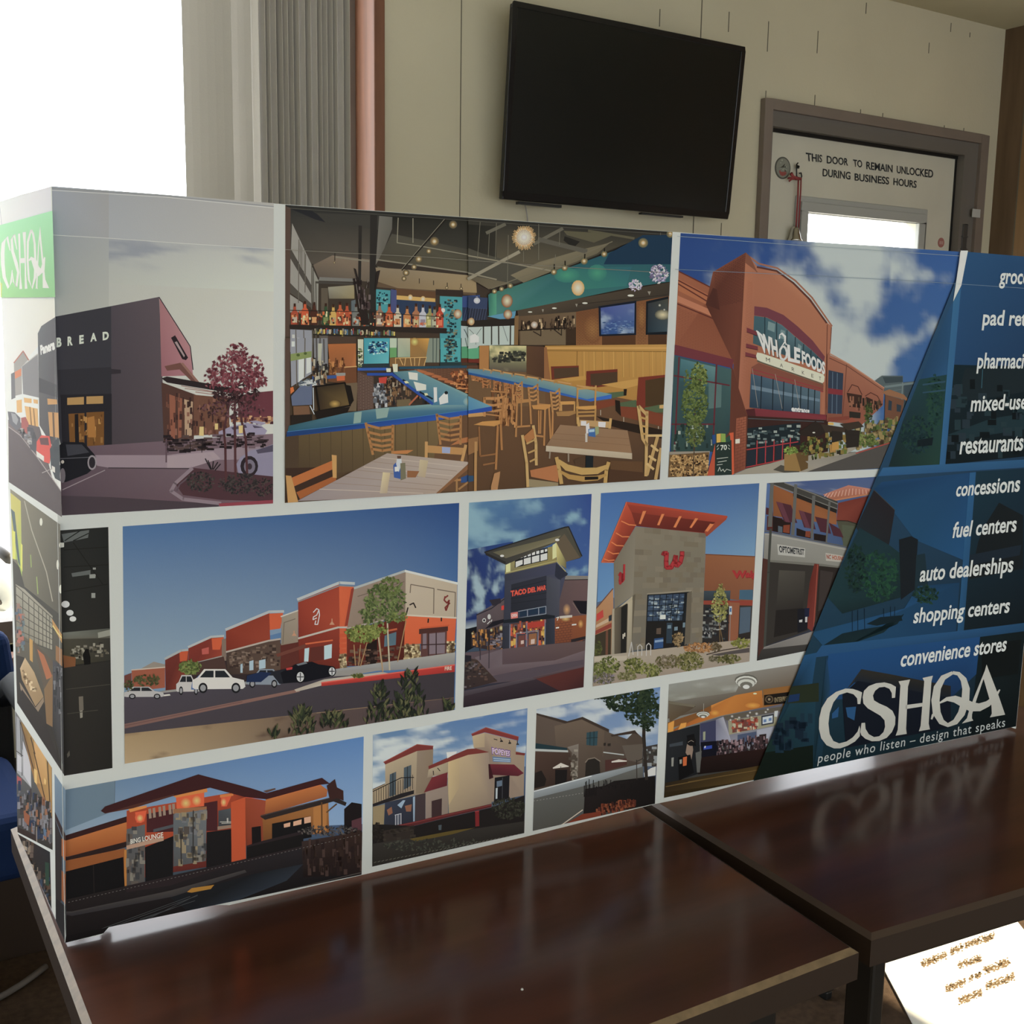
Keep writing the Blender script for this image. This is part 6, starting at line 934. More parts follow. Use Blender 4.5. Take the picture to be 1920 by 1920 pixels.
P.a(['221412', '2a1714', '1c100e', '180e0c'], '540 1130 1250 1030 1150 1230 500 1310'); P.a('5a5a58', '475 1080 540 1060 520 1290 490 1290'); P.a('0e0e10', '380 900 460 880 480 1010 400 1000'); P.a('8a7466', '385 990 440 980 450 1050 420 1220 385 1215 395 1120 370 1080'); P.e('131112', (430, 960, 50, 50)); P.l('b0a090', 4, '395 970 430 950 455 965'); P.a('0f0e10', '290 1130 420 1100 460 1290 300 1380'); P.a('c05c24', '342 1130 385 1120 380 1215 342 1222'); P.m('8a8a84', '305 1155 330 1150 330 1195 308 1200', '220 1135 245 1130 240 1225 220 1225')
P.g(['2a2014', '4a3818', '5a4420', '3a2c16'], '150 1400 1160 1215 1090 1400 140 1570'); P.l('6a5228', 9, '400 1390 1130 1265', '160 1440 700 1340'); P.l('8a6c34', 6, '520 1510 1090 1400'); P.a('30240f', '150 1500 1095 1375 1090 1400 140 1570')
for cx, cy, rx, ry in ((1012, 325, 120, 85), (555, 675, 72, 40)):
    P.e('5c5a54', (cx, cy-ry*.15, rx, ry*.72)); P.e('c4c4be', (cx, cy, rx*.95, ry*.68)); P.e('77756e', (cx, cy+ry*.14, rx*.84, ry*.62)); P.e('bcbcb6', (cx, cy+ry*.28, rx*.76, ry*.56)); P.e('6a675f', (cx, cy+ry*.5, rx*.56, ry*.46)); P.e('d0cec6', (cx, cy+ry*.68, rx*.3, ry*.27))
P.l('9a9890', 5, '562 560 560 640')
P.build()

# --- lounge restaurant at dusk
P = Print('printed_photo', 'print of an orange stucco lounge with a slate entrance at dusk', (0, 0, 1), '121 1481 682 1381 678 1640 124 1755', ['5f7890', '4f7cb8', '2c2426', '1c1618'])
P.tf(100, 1370, 3.2)
P.g(['667d93', '4f7ab4', '7d9cc4', '8496a8'], '66 355 1862 35 1855 560 66 640', 14, 8); P.a('62778a', '66 355 370 300 368 480 66 600'); P.l('54606c', 3, '370 300 366 480')
P.a('1c1618', '1745 470 1790 430 1850 440 1850 620 1745 620'); P.a('55323a', '1790 540 1850 520 1850 600 1790 600')
P.a(['b0642c', 'b86a2e', '9a4f20', '8f4a1c', '9a5422'], '50 650 485 525 440 670 80 757 50 735'); P.a('351c1c', '36 640 485 500 485 535 80 658 40 662'); P.a('2a1c1c', '40 738 80 758 450 662 450 695 85 798 40 778'); P.a('8a4c20', '50 785 430 705 445 935 425 940 420 760 75 845 72 1015 48 995'); P.a('b87830', '50 800 74 835 72 1000 50 985'); P.a('b07028', '425 715 445 712 445 930 425 935'); P.a('141214', '75 845 420 758 428 935 75 1018'); P.l('241e1e', 5, '240 805 245 975')
P.a(['a03c1e', '7a3020', '5a2420', '9a3a1c'], '440 480 1080 370 1160 400 1155 780 720 850 440 900'); P.a('442024', '560 500 985 420 985 600 560 610'); P.m('8f7a6c', *['%d %d %d %d %d %d %d %d' % (x, y, x+16, y-3, x+20, y+55, x+4, y+58) for x, y in ((570, 470), (595, 465), (630, 458), (655, 452), (690, 445), (712, 440))])
P.glow('ffb070', 'd8502a', (520, 520, 30, 34)); P.a('d8502a', '490 490 560 478 545 545 500 552'); P.glow('ffb468', 'd8502a', (520, 525, 22, 24)); P.a('dc5428', '735 385 905 355 905 452 740 472'); P.glow('ffb060', 'dc5428', (795, 435, 34, 34), (860, 420, 30, 32)); P.a('c87830', '715 390 920 340 925 368 735 402'); P.a('cc8038', '450 468 560 448 560 462 460 490'); P.a('d8502a', '1005 385 1075 378 1040 455 1008 455'); P.glow('ffb468', 'd8502a', (1022, 430, 18, 26)); P.a('c87030', '1000 385 1080 375 1080 390 1000 402'); P.a('8f6040', '720 470 920 455 920 478 720 500')
P.a(['55565a', '5c5c5e', '504c4c', '484444'], '440 592 550 562 548 925 440 945'); P.a(['5c6268', '666a70', '545458', '4c4c50'], '720 502 920 472 915 782 720 815'); P.a('4a4d54', '600 592 720 562 720 580 600 610'); P.sp(['3c3c40', '7a746c', '4c4440', '8a7a60', '6a6a70'], '725 510 915 482 912 775 725 805', 60, 14, 20, 140); P.sp(['3c3c40', '7a746c', '5a504c'], '445 595 545 570 545 920 445 935', 34, 12, 22, 141); P.a(['44484e', '4c5056', '3c3c40', '3a3a3e'], '990 480 1070 465 1065 570 990 590'); P.l('33302f', 7, '840 480 838 790', '765 600 768 800')
P.a('181618', '550 700 720 632 718 895 552 925'); P.a('1b181a', '920 610 1070 590 1066 790 918 845'); P.a('a88470', '438 690 662 636 662 660 440 714'); P.t('BING LOUNGE', 'c8c4bc', '462 652 658 608 660 640 464 680', .02); P.a('8a7060', '985 575 1112 560 1112 576 985 596'); P.l('b0aca4', 4, '1000 548 1095 545', '1010 556 1085 553'); P.m('a8a4a0', '1040 525 1050 523 1050 550 1042 552')
P.a('b8481f', '1065 430 1152 398 1156 780 1070 798'); P.a(['8f3c22', '94402a', '7f3620', '742f1c'], '1152 398 1278 420 1270 685 1158 692'); P.a(['b5672c', 'a85e2a', '94522a', '8a4a24'], '1275 410 1600 322 1645 355 1640 395 1268 505'); P.l('d84c38', 7, '1155 398 1280 408'); P.l('d86c34', 5, '1280 410 1600 325'); P.a('181416', '1190 580 1245 572 1248 685 1192 690')
P.a(['8a5424', '9a6430', '84501f', '6f4420'], '1255 525 1650 425 1655 610 1260 660'); P.a('a86c30', '1560 460 1640 440 1640 600 1560 620'); P.a('171517', '1312 558 1545 512 1550 640 1312 682'); P.m('d09a7c', '1382 560 1422 550 1420 575 1384 582', '1440 546 1490 532 1488 562 1440 572', '1504 522 1545 514 1545 550 1506 558'); P.a('2c2424', '1240 515 1690 398 1760 432 1752 452 1680 425 1270 535'); P.l('4c3c34', 5, '1245 510 1690 396'); P.l('5a3c24', 8, '1610 430 1612 610', '1640 490 1700 440')
P.a('3a1c1e', '285 482 310 455 870 262 1185 345 1280 375 1612 283 1660 318 1600 325 1280 412 1150 398 940 342 720 392 480 465 310 497'); P.a('4c2a24', '310 497 480 465 720 392 725 380 480 445'); P.a('3a2220', '1640 330 1690 290 1702 340 1740 360 1742 420 1700 405 1660 420'); P.a('5a4038', '1260 362 1330 345 1335 352 1280 372')
P.g(['231d1e', '29252a', '1b1719', '151113'], '70 1015 1855 610 1852 865 74 1282', 4, 4); P.a('2a2124', '430 935 720 870 920 830 1160 775 1160 690 1260 660 1500 600 1500 700 1060 810 700 930 440 970'); P.a('1a1718', '1160 700 1500 620 1500 690 1160 770'); P.lf(['4a4444', '2f2b2c', '5c5450'], 1650, 600, 190, 28, 150, 10, 142); P.a(['382a28', '33231f', '241a1a', '1e1616'], '1490 665 1852 605 1852 862 1500 880'); P.sp(['463430', '281c1c', '33241f'], '1500 670 1850 615 1850 850 1505 870', 60, 9, 30, 143)
P.a(['3e393a', '45403f', '383437', '2f2c30'], '74 1085 110 1085 700 960 1150 835 1160 850 720 995 110 1112 74 1105'); P.a(['1c1d22', '272b34', '2c333f', '1b1c21'], '700 1000 1200 860 1500 800 1400 900 1000 1060 800 1080'); P.a('a8741c', '802 968 830 945 965 925 945 950 830 972'); P.l('46484c', 3, '150 1240 820 995', '250 1215 865 990', '330 1205 760 1050', '420 1200 865 985', '200 1260 500 1180', '520 1130 850 1020'); P.m('6a7078', '500 1165 570 1140 520 1165', '970 1062 1015 1045 990 1062')
P.l('6a6664', 3, *['%d %.0f %d %.0f' % (x, 1030-(x-90)*.232, x+8, 1028-(x-90)*.232) for x in range(90, 1840, 22)]); P.l('4a4442', 6, '90 1245 600 1145 1200 1005 1845 852')
P.build()

P = Print('printed_photo', None, (0, 0, 1), '124 1754 206 1736 194 1750 122 1768', ['151113', '151113', '151113', '151113']); P.build()

# --- chicken restaurant
P = Print('printed_photo', 'print of a tan restaurant with red awnings and a balcony', (0, 0, 1), '699 1378 989 1328 983 1562 698 1625', ['7f96b0', '5078ac', '2c2826', '24201c'])
P.tf(680, 1280, 3.3103)
P.cl(['5a7ca4', '4a70a8', '6a8ab0', '7a94b0'], 'bcc4c8', '64 325 1022 158 1010 520 62 660', 36, 24, (4, 5), -.08, .38, 150, lambda u, v: .3-.42*u+.1*v)
P.a(['a8967c', 'a08c74', '8f7c68', '8a7864'], '140 505 338 420 438 408 432 680 370 690 320 700 140 745'); P.a(['8a7868', '84725f', '7a6858', '80705c'], '338 420 438 408 432 680 330 690'); P.a('74302c', '130 492 338 382 438 392 436 414 338 424 140 508'); P.l('8f4038', 5, '130 494 338 384 438 394'); P.m('46525c', '168 570 208 552 205 695 165 708', '256 528 302 510 300 640 254 665'); P.l('2c3034', 5, '188 562 186 705', '278 520 276 655'); P.a('a08c70', '62 660 140 630 140 740 62 755'); P.l('4a2a28', 4, '64 662 138 628')
P.a(['a8987e', '9a8a74', '94846e', '8f7c6a'], '410 535 535 480 535 560 400 590'); P.a(['b5a07c', 'b09878', '8f7c70', '887668', '8c7a70', '9a866c', 'ac9672'], '530 490 640 445 785 430 800 750 660 785 535 812 528 640'); P.a(['bda478', 'b29a74', 'a58e6e', 'b29c74'], '532 490 600 466 600 650 535 760'); P.a(['8f7d72', '8a786e', '84746a', '8a7870'], '390 680 530 630 530 812 390 846'); P.a('74302c', '408 518 535 462 650 412 780 402 782 432 655 448 535 490 410 538'); P.a('c8d0d4', '520 432 585 426 580 440 525 470')
P.a(['a08a74', '94806c', '8c786a', '887466'], '680 332 757 310 958 360 950 425 1005 440 1000 700 800 740 782 430 690 405'); P.a(['b5a080', 'ac9678', 'a08a70', 'a89274'], '680 330 757 312 757 400 690 405'); P.a('7c302e', '675 318 765 277 968 335 966 360 757 308 680 332'); P.l('94443c', 5, '675 320 765 279 968 337'); P.a('6f2c2a', '950 430 1010 438 1005 452 950 446'); P.l('2c2828', 5, '855 345 862 362', '910 358 915 375', '960 360 962 382', '815 350 835 355'); P.m('2a2626', '855 358 868 358 872 368 852 368', '906 370 920 370 922 380 904 380', '955 378 968 378 972 386 952 386')
P.t('POPEYES', '6a4a8a', '798 398 918 420 916 462 802 446', .07); P.t('POPEYES', 'cbb4d0', '803 404 914 425 912 457 806 441', .02); P.a('5c7498', '805 458 920 466 920 496 808 490'); P.l('a8bcd0', 4, '812 470 915 478', '814 482 915 488')
P.a(['6a2430', '642230', '54202a', '4c1c26'], '780 505 940 508 1000 562 965 580 795 572 785 560'); P.a('3a181e', '780 505 790 505 812 590 785 600'); P.a('1c1a1e', '820 590 912 575 908 718 815 748'); P.a('5c6c80', '832 612 868 605 866 640 832 648'); P.m('a8b0b8', '826 655 838 652 836 720 825 722'); P.l('3a3a40', 5, '868 590 866 735')
P.a(['742a30', '6a262e', '5a2028', '6a262c'], '430 588 528 556 524 640 380 682'); P.l('2c2626', 5, '438 548 440 572', '465 530 480 548'); P.a('3c2a2c', '428 735 492 718 490 822 428 845')
P.l('1c1a1c', 5, '64 675 240 590 318 588', '64 755 240 690 318 670'); P.l('2c2828', 3, *['%d %.0f %d %.0f' % (x, 675-(x-64)*.42, x, 750-(x-64)*.36) for x in range(70, 318, 15)]); P.a('262225', '64 752 240 688 318 670 318 690 240 715 64 770')
P.a(['33384a', '2f3444', '2a2c38', '2c2e3a'], '138 745 318 705 320 860 134 905'); P.m('8a5a44', '150 790 180 770 186 810 160 825', '262 765 305 755 300 800 270 800'); P.m('8aa0b8', '215 760 250 730 265 730 240 780', '312 710 326 706 322 860 314 862'); P.m('4c5060', '200 820 240 812 238 890 200 895'); P.l('b8b8c0', 4, '204 822 204 895', '220 818 220 892', '238 812 238 888', '200 822 240 812'); P.a('8f7c5c', '64 770 138 755 130 900 64 880'); P.a('403438', '325 700 390 685 388 850 325 865')
P.a('5a2426', '130 900 320 862 530 812 800 752 800 772 530 835 320 888 130 918'); P.l('8a3a38', 3, '130 905 320 868 800 758'); P.a('211c1c', '62 880 130 880 320 890 530 838 800 775 1005 700 1002 900 500 960 62 1000'); P.lf(['2c2c24', '3a3a30', '24241e'], 905, 780, 105, 65, 200, 11, 151); P.lf(['241f1c', '2c2622'], 95, 930, 32, 60, 70, 11, 152); P.a('7a2024', '698 800 722 795 724 890 700 893'); P.l('a03034', 5, '698 802 722 797'); P.a('322a26', '130 920 318 885 318 975 130 990'); P.sp(['3a322c', '282220'], '130 925 315 892 315 970 130 985', 20, 14, 7, 153); P.a('4a545c', '470 885 490 882 488 915 472 915')
P.g(['35312e', '332f2c', '2a2624', '2c2824'], '62 1000 1005 860 1003 935 60 1140'); P.a('5c4c20', '290 970 560 918 700 900 560 940 330 985'); P.lf(['3a3a34', '45453c', '2c2c28'], 500, 1010, 380, 40, 260, 10, 154); P.l('5c5850', 4, *['%d %.0f %d %.0f' % (x, 1118-(x-70)*.195, x+14, 1112-(x-70)*.195) for x in range(70, 980, 24)])
P.build()

# --- stone shopping centre
P = Print('printed_photo', 'print of a stone shopping centre behind a sloping car park and a tree', (0, 0, 1), '1006 1330 1238 1288 1228 1507 999 1558', ['7a90b4', '6a84b0', '2a2a24', '5a5a58'])
P.tf(680, 1280, 3.3103)
P.cl(['6a84ac', '5f7fb0', '7a90b0', '6c86ac'], 'b4bcc4', '1078 165 1848 25 1830 420 1070 480', 34, 24, (4, 4), -.08, .34, 160, lambda u, v: .5*math.exp(-((u-.5)/.15)**2)-.15+.3*(u < .12))
P.a(['5a4c44', '55483e', '4c4038', '4a3e36'], '1076 190 1200 235 1270 245 1360 215 1528 292 1530 310 1640 350 1690 300 1740 345 1735 500 1300 620 1062 670'); P.a('3c302a', '1076 188 1200 220 1270 240 1365 212 1530 290 1528 308 1360 228 1270 258 1076 200'); P.a('3a2e28', '1540 325 1690 295 1712 325 1690 315 1545 335'); P.a(['66564a', '5f5044', '54463c', '5a4c42'], '1190 270 1360 228 1500 300 1495 460 1200 400'); P.a('2c4650', '1390 310 1460 300 1455 390 1388 392'); P.l('1f2a2e', 4, '1412 305 1410 392', '1436 303 1434 390', '1388 345 1458 340')
P.a('20343c', '1072 375 1270 405 1270 425 1070 415'); P.a('a8acac', '1070 410 1275 420 1275 432 1070 425'); P.a(['4c3830', '44342c', '33241f', '3a2c26'], '1066 430 1290 435 1300 610 1062 660'); P.a(['7a7068', '70665c', '5c5248', '6a6058'], '1270 400 1340 380 1335 600 1300 610 1300 435'); P.sp(['8f857a', '5a5046', '4a4038'], '1275 400 1335 390 1330 600 1305 605', 50, 10, 8, 161); P.a(['5a4c42', '54463c', '483c34', '4c4038'], '1340 380 1490 400 1480 570 1335 600'); P.a('27221f', '1385 500 1400 478 1440 470 1470 490 1475 570 1380 592'); P.l('756a5e', 6, '1382 495 1400 474 1440 466 1474 488'); P.l('a8acac', 7, '1495 432 1620 448'); P.a('4a2c28', '1505 480 1640 470 1640 510 1505 550'); P.a('5a5048', '1610 390 1740 380 1735 500 1640 480'); P.m('2c2622', '1495 375 1510 372 1508 392 1495 392', '1520 378 1540 376 1538 394 1520 394')
P.m('c4bcb4', '1180 528 1230 498 1280 518 1278 522 1182 534', '1545 488 1590 476 1640 484 1638 490 1545 496'); P.l('3a342e', 4, '1230 520 1228 620'); P.a('221c1a', '1070 560 1110 545 1140 600 1130 640 1064 655'); P.m('1c1818', '1195 540 1270 540 1265 625 1195 640')
P.a(['8f969e', '848a90', '70767a', '7c8288'], '1062 672 1400 580 1740 500 1740 540 1300 690 1058 720'); P.l('c0c4c8', 7, '1062 675 1250 625 1420 580'); P.a(['585856', '605f5c', '54524e', '4c4a47', '504f4c'], '1058 720 1380 640 1740 520 1740 600 1370 790 1180 900 1056 920'); P.l('8a8884', 3, *['%d %.0f %d %.0f' % (x, 735-(x-1060)*.16, x+8, 733-(x-1060)*.16) for x in range(1060, 1370, 20)])
P.a('3a3432', '1740 400 1838 380 1825 520 1735 520'); P.m('c8ccd0', '1745 560 1790 530 1820 520 1818 575 1748 585'); P.sp(['8a8f94', '5a5650', '3a3834'], '1750 410 1830 400 1825 510 1745 510', 24, 12, 9, 162)
P.a(['221c1c', '1c1818', '181414', '201a1a'], '1380 660 1500 640 1560 610 1816 580 1815 752 1370 830'); r = random.Random(9)
P.l('1a1616', 5, *['%d %d %d %d' % (x, 700+(1450-x)//9 if x < 1450 else 650-(x-1450)//8, x+r.randint(-6, 6), 600+r.randint(0, 60)) for x in range(1375, 1815, 9)]); P.sp(['7a3a24', '5a2a1e', '8a4a2c', '3a1e1a'], '1480 760 1690 725 1690 775 1400 840', 110, 7, 12, 163); P.a('b8522c', '1215 893 1345 858 1345 880 1215 905'); P.a('7a3420', '1225 895 1365 815 1480 800 1480 840 1345 868'); P.l('c8b8a8', 6, '1180 905 1240 880 1365 790'); P.a('d0c8bc', '1140 920 1190 895 1218 895 1215 910')
P.l('2f2824', 20, '1762 600 1745 330 1750 170'); P.l('332c28', 5, '1700 480 1702 600', '1700 490 1740 470'); P.lf(['1c2a1c', '263424', '2f3c26', '18221a'], 1660, 110, 165, 75, 420, 13, 164); P.lf(['1c2a1c', '263424', '2f3c26'], 1770, 150, 75, 120, 260, 13, 165); P.lf(['1c2a1c', '263424'], 1700, 200, 70, 60, 80, 12, 166); P.lf(['1c2a1c', '263424'], 1480, 85, 50, 18, 40, 10, 167); P.lf(['1c2a1c', '263424'], 1770, 270, 45, 30, 40, 10, 168)
P.build()

# --- market hall (front part)
P = Print('printed_photo', 'print of a dim market hall with hanging lamps and a walking figure', (0, 880, 2.1818), '243 250 443 236 460 1222 262 1254', ['2a2b2a', '232424', '2c2824', '2a2724'])
P.m('5c6060', '252 265 365 248 360 280 262 300', '292 425 370 412 370 430 296 440'); P.l('20221f', 4, '265 292 330 250', '300 292 362 262'); P.m('8a8c88', '380 402 392 402 392 410 380 410', '366 430 392 428 390 445 366 446', '374 506 390 506 390 526 374 526'); P.e('d0d0c8', (268, 552, 17, 14), (286, 587, 15, 12), (298, 612, 14, 11)); P.m('c8c8c0', '262 300 248 300 250 320 262 318')
P.g(['6f726a', '4c4e48', '55524a', '6a665c'], '256 668 452 650 452 690 258 694'); P.a(['4a463c', '35342f', '33312c', '45402f'], '258 694 452 690 455 780 262 805'); P.a('8a8a80', '400 668 452 655 452 680 402 690'); P.sp(['7a7468', '2c2a26', '5c5648', '8f8a7c'], '300 730 450 700 450 760 290 780', 50, 7, 6, 170); P.a('7a4c2c', '258 760 310 770 308 810 262 816'); P.a('141312', '338 760 350 735 362 735 370 770 372 872 362 870 355 835 335 845 345 800'); 
P.g(['33302c', '2c2a28', '242220', '2a2725'], '262 812 456 785 460 1222 263 1254', 3, 5); P.m('8a8478', '326 985 338 985 338 1015 328 1018'); P.m('6a6258', '322 930 340 928 342 985 324 988'); P.l('45403a', 3, '270 900 450 880', '275 1000 400 985'); P.m('5a544c', '274 1165 284 1150 286 1170 276 1180'); P.l('201e1c', 3, '262 330 440 318', '262 400 445 390', '300 300 420 470', '262 500 440 470')
P.build()

# ---------------------------------------------------------------- side panel prints
P = Print('printed_photo', 'print continuing round the corner with shops and a row of parked cars', (0, 340, 2.909), '-14 115 276 28 338 1832 48 1640', ['c3c8d2', 'bfc0cc', 'd4cfc8', 'cfcac4'], fn=side)
P.a(['d6d1c8', 'cfc8c0', 'c8c2bc', 'd8d2cc'], '14 640 300 640 300 800 24 1100'); P.a(['c4c8d4', 'c0bfca', 'bfc0cc', 'c8ccd6'], '-5 120 272 30 282 160 0 236'); P.l('a0a4ae', 2, '-2 130 10 240')
P.a(['55565c', '4c4a50', '403c42', '4c4648'], '206 830 225 790 262 765 302 740 330 1500 270 1420 215 1330'); P.a('38363c', '212 1070 310 1110 318 1180 214 1150')
P.a('77757a', '120 1010 206 940 212 1180 126 1160'); P.l('a8a6a4', 5, '120 1008 205 942'); P.a('8f8a88', '76 990 125 925 156 972 118 1010 120 1160 80 1170'); P.l('a06458', 6, '76 990 126 926 156 975'); P.a('c07048', '80 1040 116 1020 116 1060 82 1078'); P.a('66646a', '60 1050 80 1040 84 1180 62 1190')
P.m('c89a58', '90 1195 118 1190 120 1260 92 1262', '130 1180 172 1186 172 1210 132 1206', '182 1188 206 1192 206 1214 184 1210', '134 1225 205 1240 210 1350 150 1330'); P.m('8a6030', '160 1230 166 1230 176 1340 168 1338', '180 1238 186 1240 196 1345 188 1344'); P.m('b88444', '258 1185 310 1190 312 1216 260 1218', '262 1258 318 1262 322 1400 272 1390'); P.m('5a3c20', '285 1260 295 1262 300 1395 290 1395'); P.t('Panera', 'd0cfc8', '218 895 298 858 300 918 222 948', .06)
P.g(['6a5c5e', '5a4e52', '54484c', '6a5e60'], '45 1300 215 1340 335 1700 338 1832'.replace('335 1700 338 1832', '336 1832 48 1640')); P.a(['574b4f', '4c4044', '4a3e42'], '48 1340 120 1400 250 1580 335 1690 336 1832 48 1640'); P.l('968a8c', 4, '48 1340 110 1385 200 1500 335 1692', '230 1590 300 1560')
P.m('5c5a62', '42 1255 80 1260 110 1290 112 1340 90 1360 50 1320'); P.m('8a8a90', '60 1262 85 1270 100 1300 90 1330 70 1310'); P.a('9c4c48', '115 1290 140 1285 156 1320 150 1380 118 1350'); P.a('45434c', '148 1340 180 1345 200 1400 195 1480 165 1460 150 1400'); P.a('c83c30', '200 1420 225 1385 270 1390 282 1450 270 1540 240 1530 198 1490'); P.a('5c3034', '215 1400 262 1398 268 1440 222 1436'); P.m('c8c4c0', '198 1470 240 1500 240 1528 200 1500'); P.a('2c333c', '272 1460 300 1410 330 1400 336 1640 300 1620 278 1560'); P.m('c0bcb8', '282 1550 300 1560 300 1590 284 1580', '326 1530 336 1530 336 1548 326 1548'); P.e('7a7478', (338, 1605, 12, 32)); P.sp(['3c3a40', '77757c', 'a8a4a4'], '100 1330 190 1380 190 1460 110 1380', 24, 8, 10, 171)
P.build()
P = Print('logo_panel', 'green square with white serif initials', (0, 340, 2.909), '-10 242 286 160 301 632 2 634', ['8fcf9c', '86c898', '74b070', '86bd78'], fn=side, k0=140)
P.a('b4bc60', '-6 540 12 560 8 634 0 634'); P.tf(0, 400, 11.29)
W = 'c4e8c2'
P.st(W, [20, 60, 78, 82, 80, 70, 60, 36, 16], '215 790 150 500 70 640 55 850 60 1080 90 1350 180 1580 235 1450 258 1200'); P.st(W, [16, 50, 46, 60, 70, 50, 46, 30, 12], '358 770 300 450 248 560 265 800 340 1050 385 1250 345 1560 285 1450 262 1250'); P.m(W, '382 430 425 425 432 700 440 1300 470 1600 410 1605 420 1300 398 800', '478 400 548 395 545 700 555 1300 580 1595 525 1600 520 1000 505 700', '430 950 530 945 530 1050 430 1055'); P.st(W, [40, 44, 44, 42, 44, 50, 44, 44, 46, 40], '660 350 590 600 585 1000 610 1400 680 1590 740 1350 748 1000 735 650 700 430 660 350'); P.st(W, [30, 70, 110, 120, 170, 90, 30], '610 1000 660 950 720 1000 770 1150 840 1260 900 1200 945 930'); P.st(W, [8, 24, 30, 34], '850 300 815 700 790 1200 775 1590'); P.m(W, '850 270 875 560 920 1000 960 1400 1040 1585 905 1580 900 1200 860 760 835 520', '748 1590 780 1540 805 1600')
P.build()
P = Print('printed_photo', 'print of a produce market with crates on the end panel', (0, 880, 2.1818), '42 80 246 226 262 1250 70 955', ['7a7462', '5a564a', '2f2a26', '3a322a'], fn=side)
P.a(['b0a84c', '9ab04c', '8fa84a', 'a8a458'], '42 95 85 130 90 440 70 370 50 365'); P.a('4c5c60', '44 160 60 175 84 400 74 380 60 280'); P.m('c0c04c', '50 250 62 255 64 370 52 365', '85 300 92 310 92 420 84 400'); P.l('9a9484', 4, '100 130 130 250 190 420 215 540'); P.l('8a9a54', 4, '150 440 155 510', '125 350 128 400'); P.e('c4c4b8', (168, 215, 6, 16), (236, 390, 5, 20), (250, 310, 8, 12), (248, 490, 6, 18))
P.a('3c3a34', '52 370 80 400 100 480 240 590 250 660 60 660'); P.a(['8f8a7c', '8a8474', '6a6456'], '64 470 100 490 215 600 215 740 120 700 66 660'); P.gr('45423a', 3, '64 475 215 610 215 740 66 690', 8, 6); P.sp(['a05c4c', '7a5a4c', '5c6a6c', '8a6a5c', '4c5a6a'], '66 540 96 560 96 760 68 750', 50, 6, 9, 172)
P.a('b0843c', '120 690 134 700 134 790 122 780'); P.a('55483a', '134 700 220 790 215 900 180 900'); P.a('a05c34', '152 735 180 760 215 850 190 860'); P.a('b08040', '212 610 262 690 258 720 216 640'); P.l('c8b464', 5, '216 640 236 670 262 700'); P.a('8a6038', '228 720 258 740 260 812 228 780')
P.a('2c2620', '66 760 100 770 200 1000 258 1240 72 955'); P.a(['b59a74', 'a88c64', '8f7450', '9a7c54'], '82 815 102 770 140 830 178 930 145 970 90 860'); P.a('84705a', '80 870 145 975 178 932 180 950 140 1020 84 900'); P.sp(['7a6040', 'c8b088'], '92 820 140 850 150 930 100 860', 22, 5, 7, 173); P.a('7a5c38', '180 900 220 830 225 1060 190 1040'); P.a(['45434a', '3a383c', '2c2a2a', '2a2624'], '216 780 262 812 264 1240 215 1060'); P.sp(['6a6a70', '2c2c30'], '220 800 255 830 255 1000 222 980', 26, 4, 14, 174); P.a('2a221e', '90 900 190 1040 255 1240 180 1130 75 965')
P.build()
P = Print('printed_photo', 'print of a cluttered pantry shop on the end panel', (0, 1250, 5.19), '148 430 505 985 512 1785 170 1610', ['6a6a6c', '8a6a40', '2c2622', '33302c'], fn=side)
P.a('8f8f94', '160 480 200 520 215 800 300 960 305 1180 165 1030'); P.l('33302f', 7, '195 520 215 1060', '160 820 290 920'); P.m('b0aeb4', '222 720 300 940 300 1170 228 1050', '168 850 210 880 212 1030 168 1010'); P.a('a04848', '165 1060 210 1090 205 1150 168 1140'); P.a(['8a6a34', 'b08848', 'a87c40', '8f6434', '7a5428'], '205 530 330 700 500 970 505 1460 440 1330 330 1100 240 720'); P.a(['c09458', 'b88c50', 'a87838'], '330 720 440 870 460 1060 440 1150 350 1130'); P.l('4a3420', 10, '200 540 330 1010', '330 830 440 1300', '300 690 340 850', '460 900 490 1400'); P.m('d0a860', '430 1080 450 1110 445 1150 428 1130', '330 990 360 1010 360 1150 335 1120')
P.sp(['4a4a4e', '2a2624', '6a6468', '8a5a3c', '3a3030', '22304c', '77757c'], '170 1120 490 1350 505 1700 175 1560', 150, 13, 40, 175); P.m('8a4c2c', '230 1400 290 1450 280 1550 235 1500'); P.m('4c6480', '420 1560 450 1590 448 1660 425 1640'); P.a('2c1c16', '170 1560 350 1640 350 1790 200 1700'); P.a('9a8c78', '225 1690 270 1700 275 1770 220 1745')
P.tf(0, 1560, 5.335); P.l('8a7c70', 9, '365 -50 370 200 345 420')
P.build()
P = Print('printed_photo', None, (0, 1560, 5.335), '178 20 500 200 515 772 335 372', ['2c1c14', '1c1a1e', '181614', '2a1a14'], fn=side)
P.sp(['7a6a5a', '4a3424', '1a1614', '5a4a40', '24344a'], '200 60 480 200 500 700 330 420', 60, 14, 34, 176); P.a('1f3a2a', '450 300 490 310 490 540 455 530'); P.m('9a8a78', '300 310 335 330 335 380 310 370', '220 130 270 150 270 190 220 160'); P.a('a8803c', '440 655 465 652 505 760 490 790')
P.build()
P = Print('printed_photo', 'end of the lounge print wrapping round the corner', (0, 880, 2.1818), '223 1245 268 1312 268 1938 228 1846', ['6a7f96', '627a90', '1a1618', '1e181a'], fn=side)
P.a('2c1a1a', '222 1395 270 1500 270 1540 222 1420'); P.a('241c1c', '222 1420 254 1510 254 1760 225 1800'); P.a('a0561f', '252 1510 270 1520 270 1605 252 1580'); P.a('8a4c1f', '252 1640 270 1660 268 1780 252 1760'); P.a('181416', '223 1750 270 1790 270 1938 228 1846')
P.build()

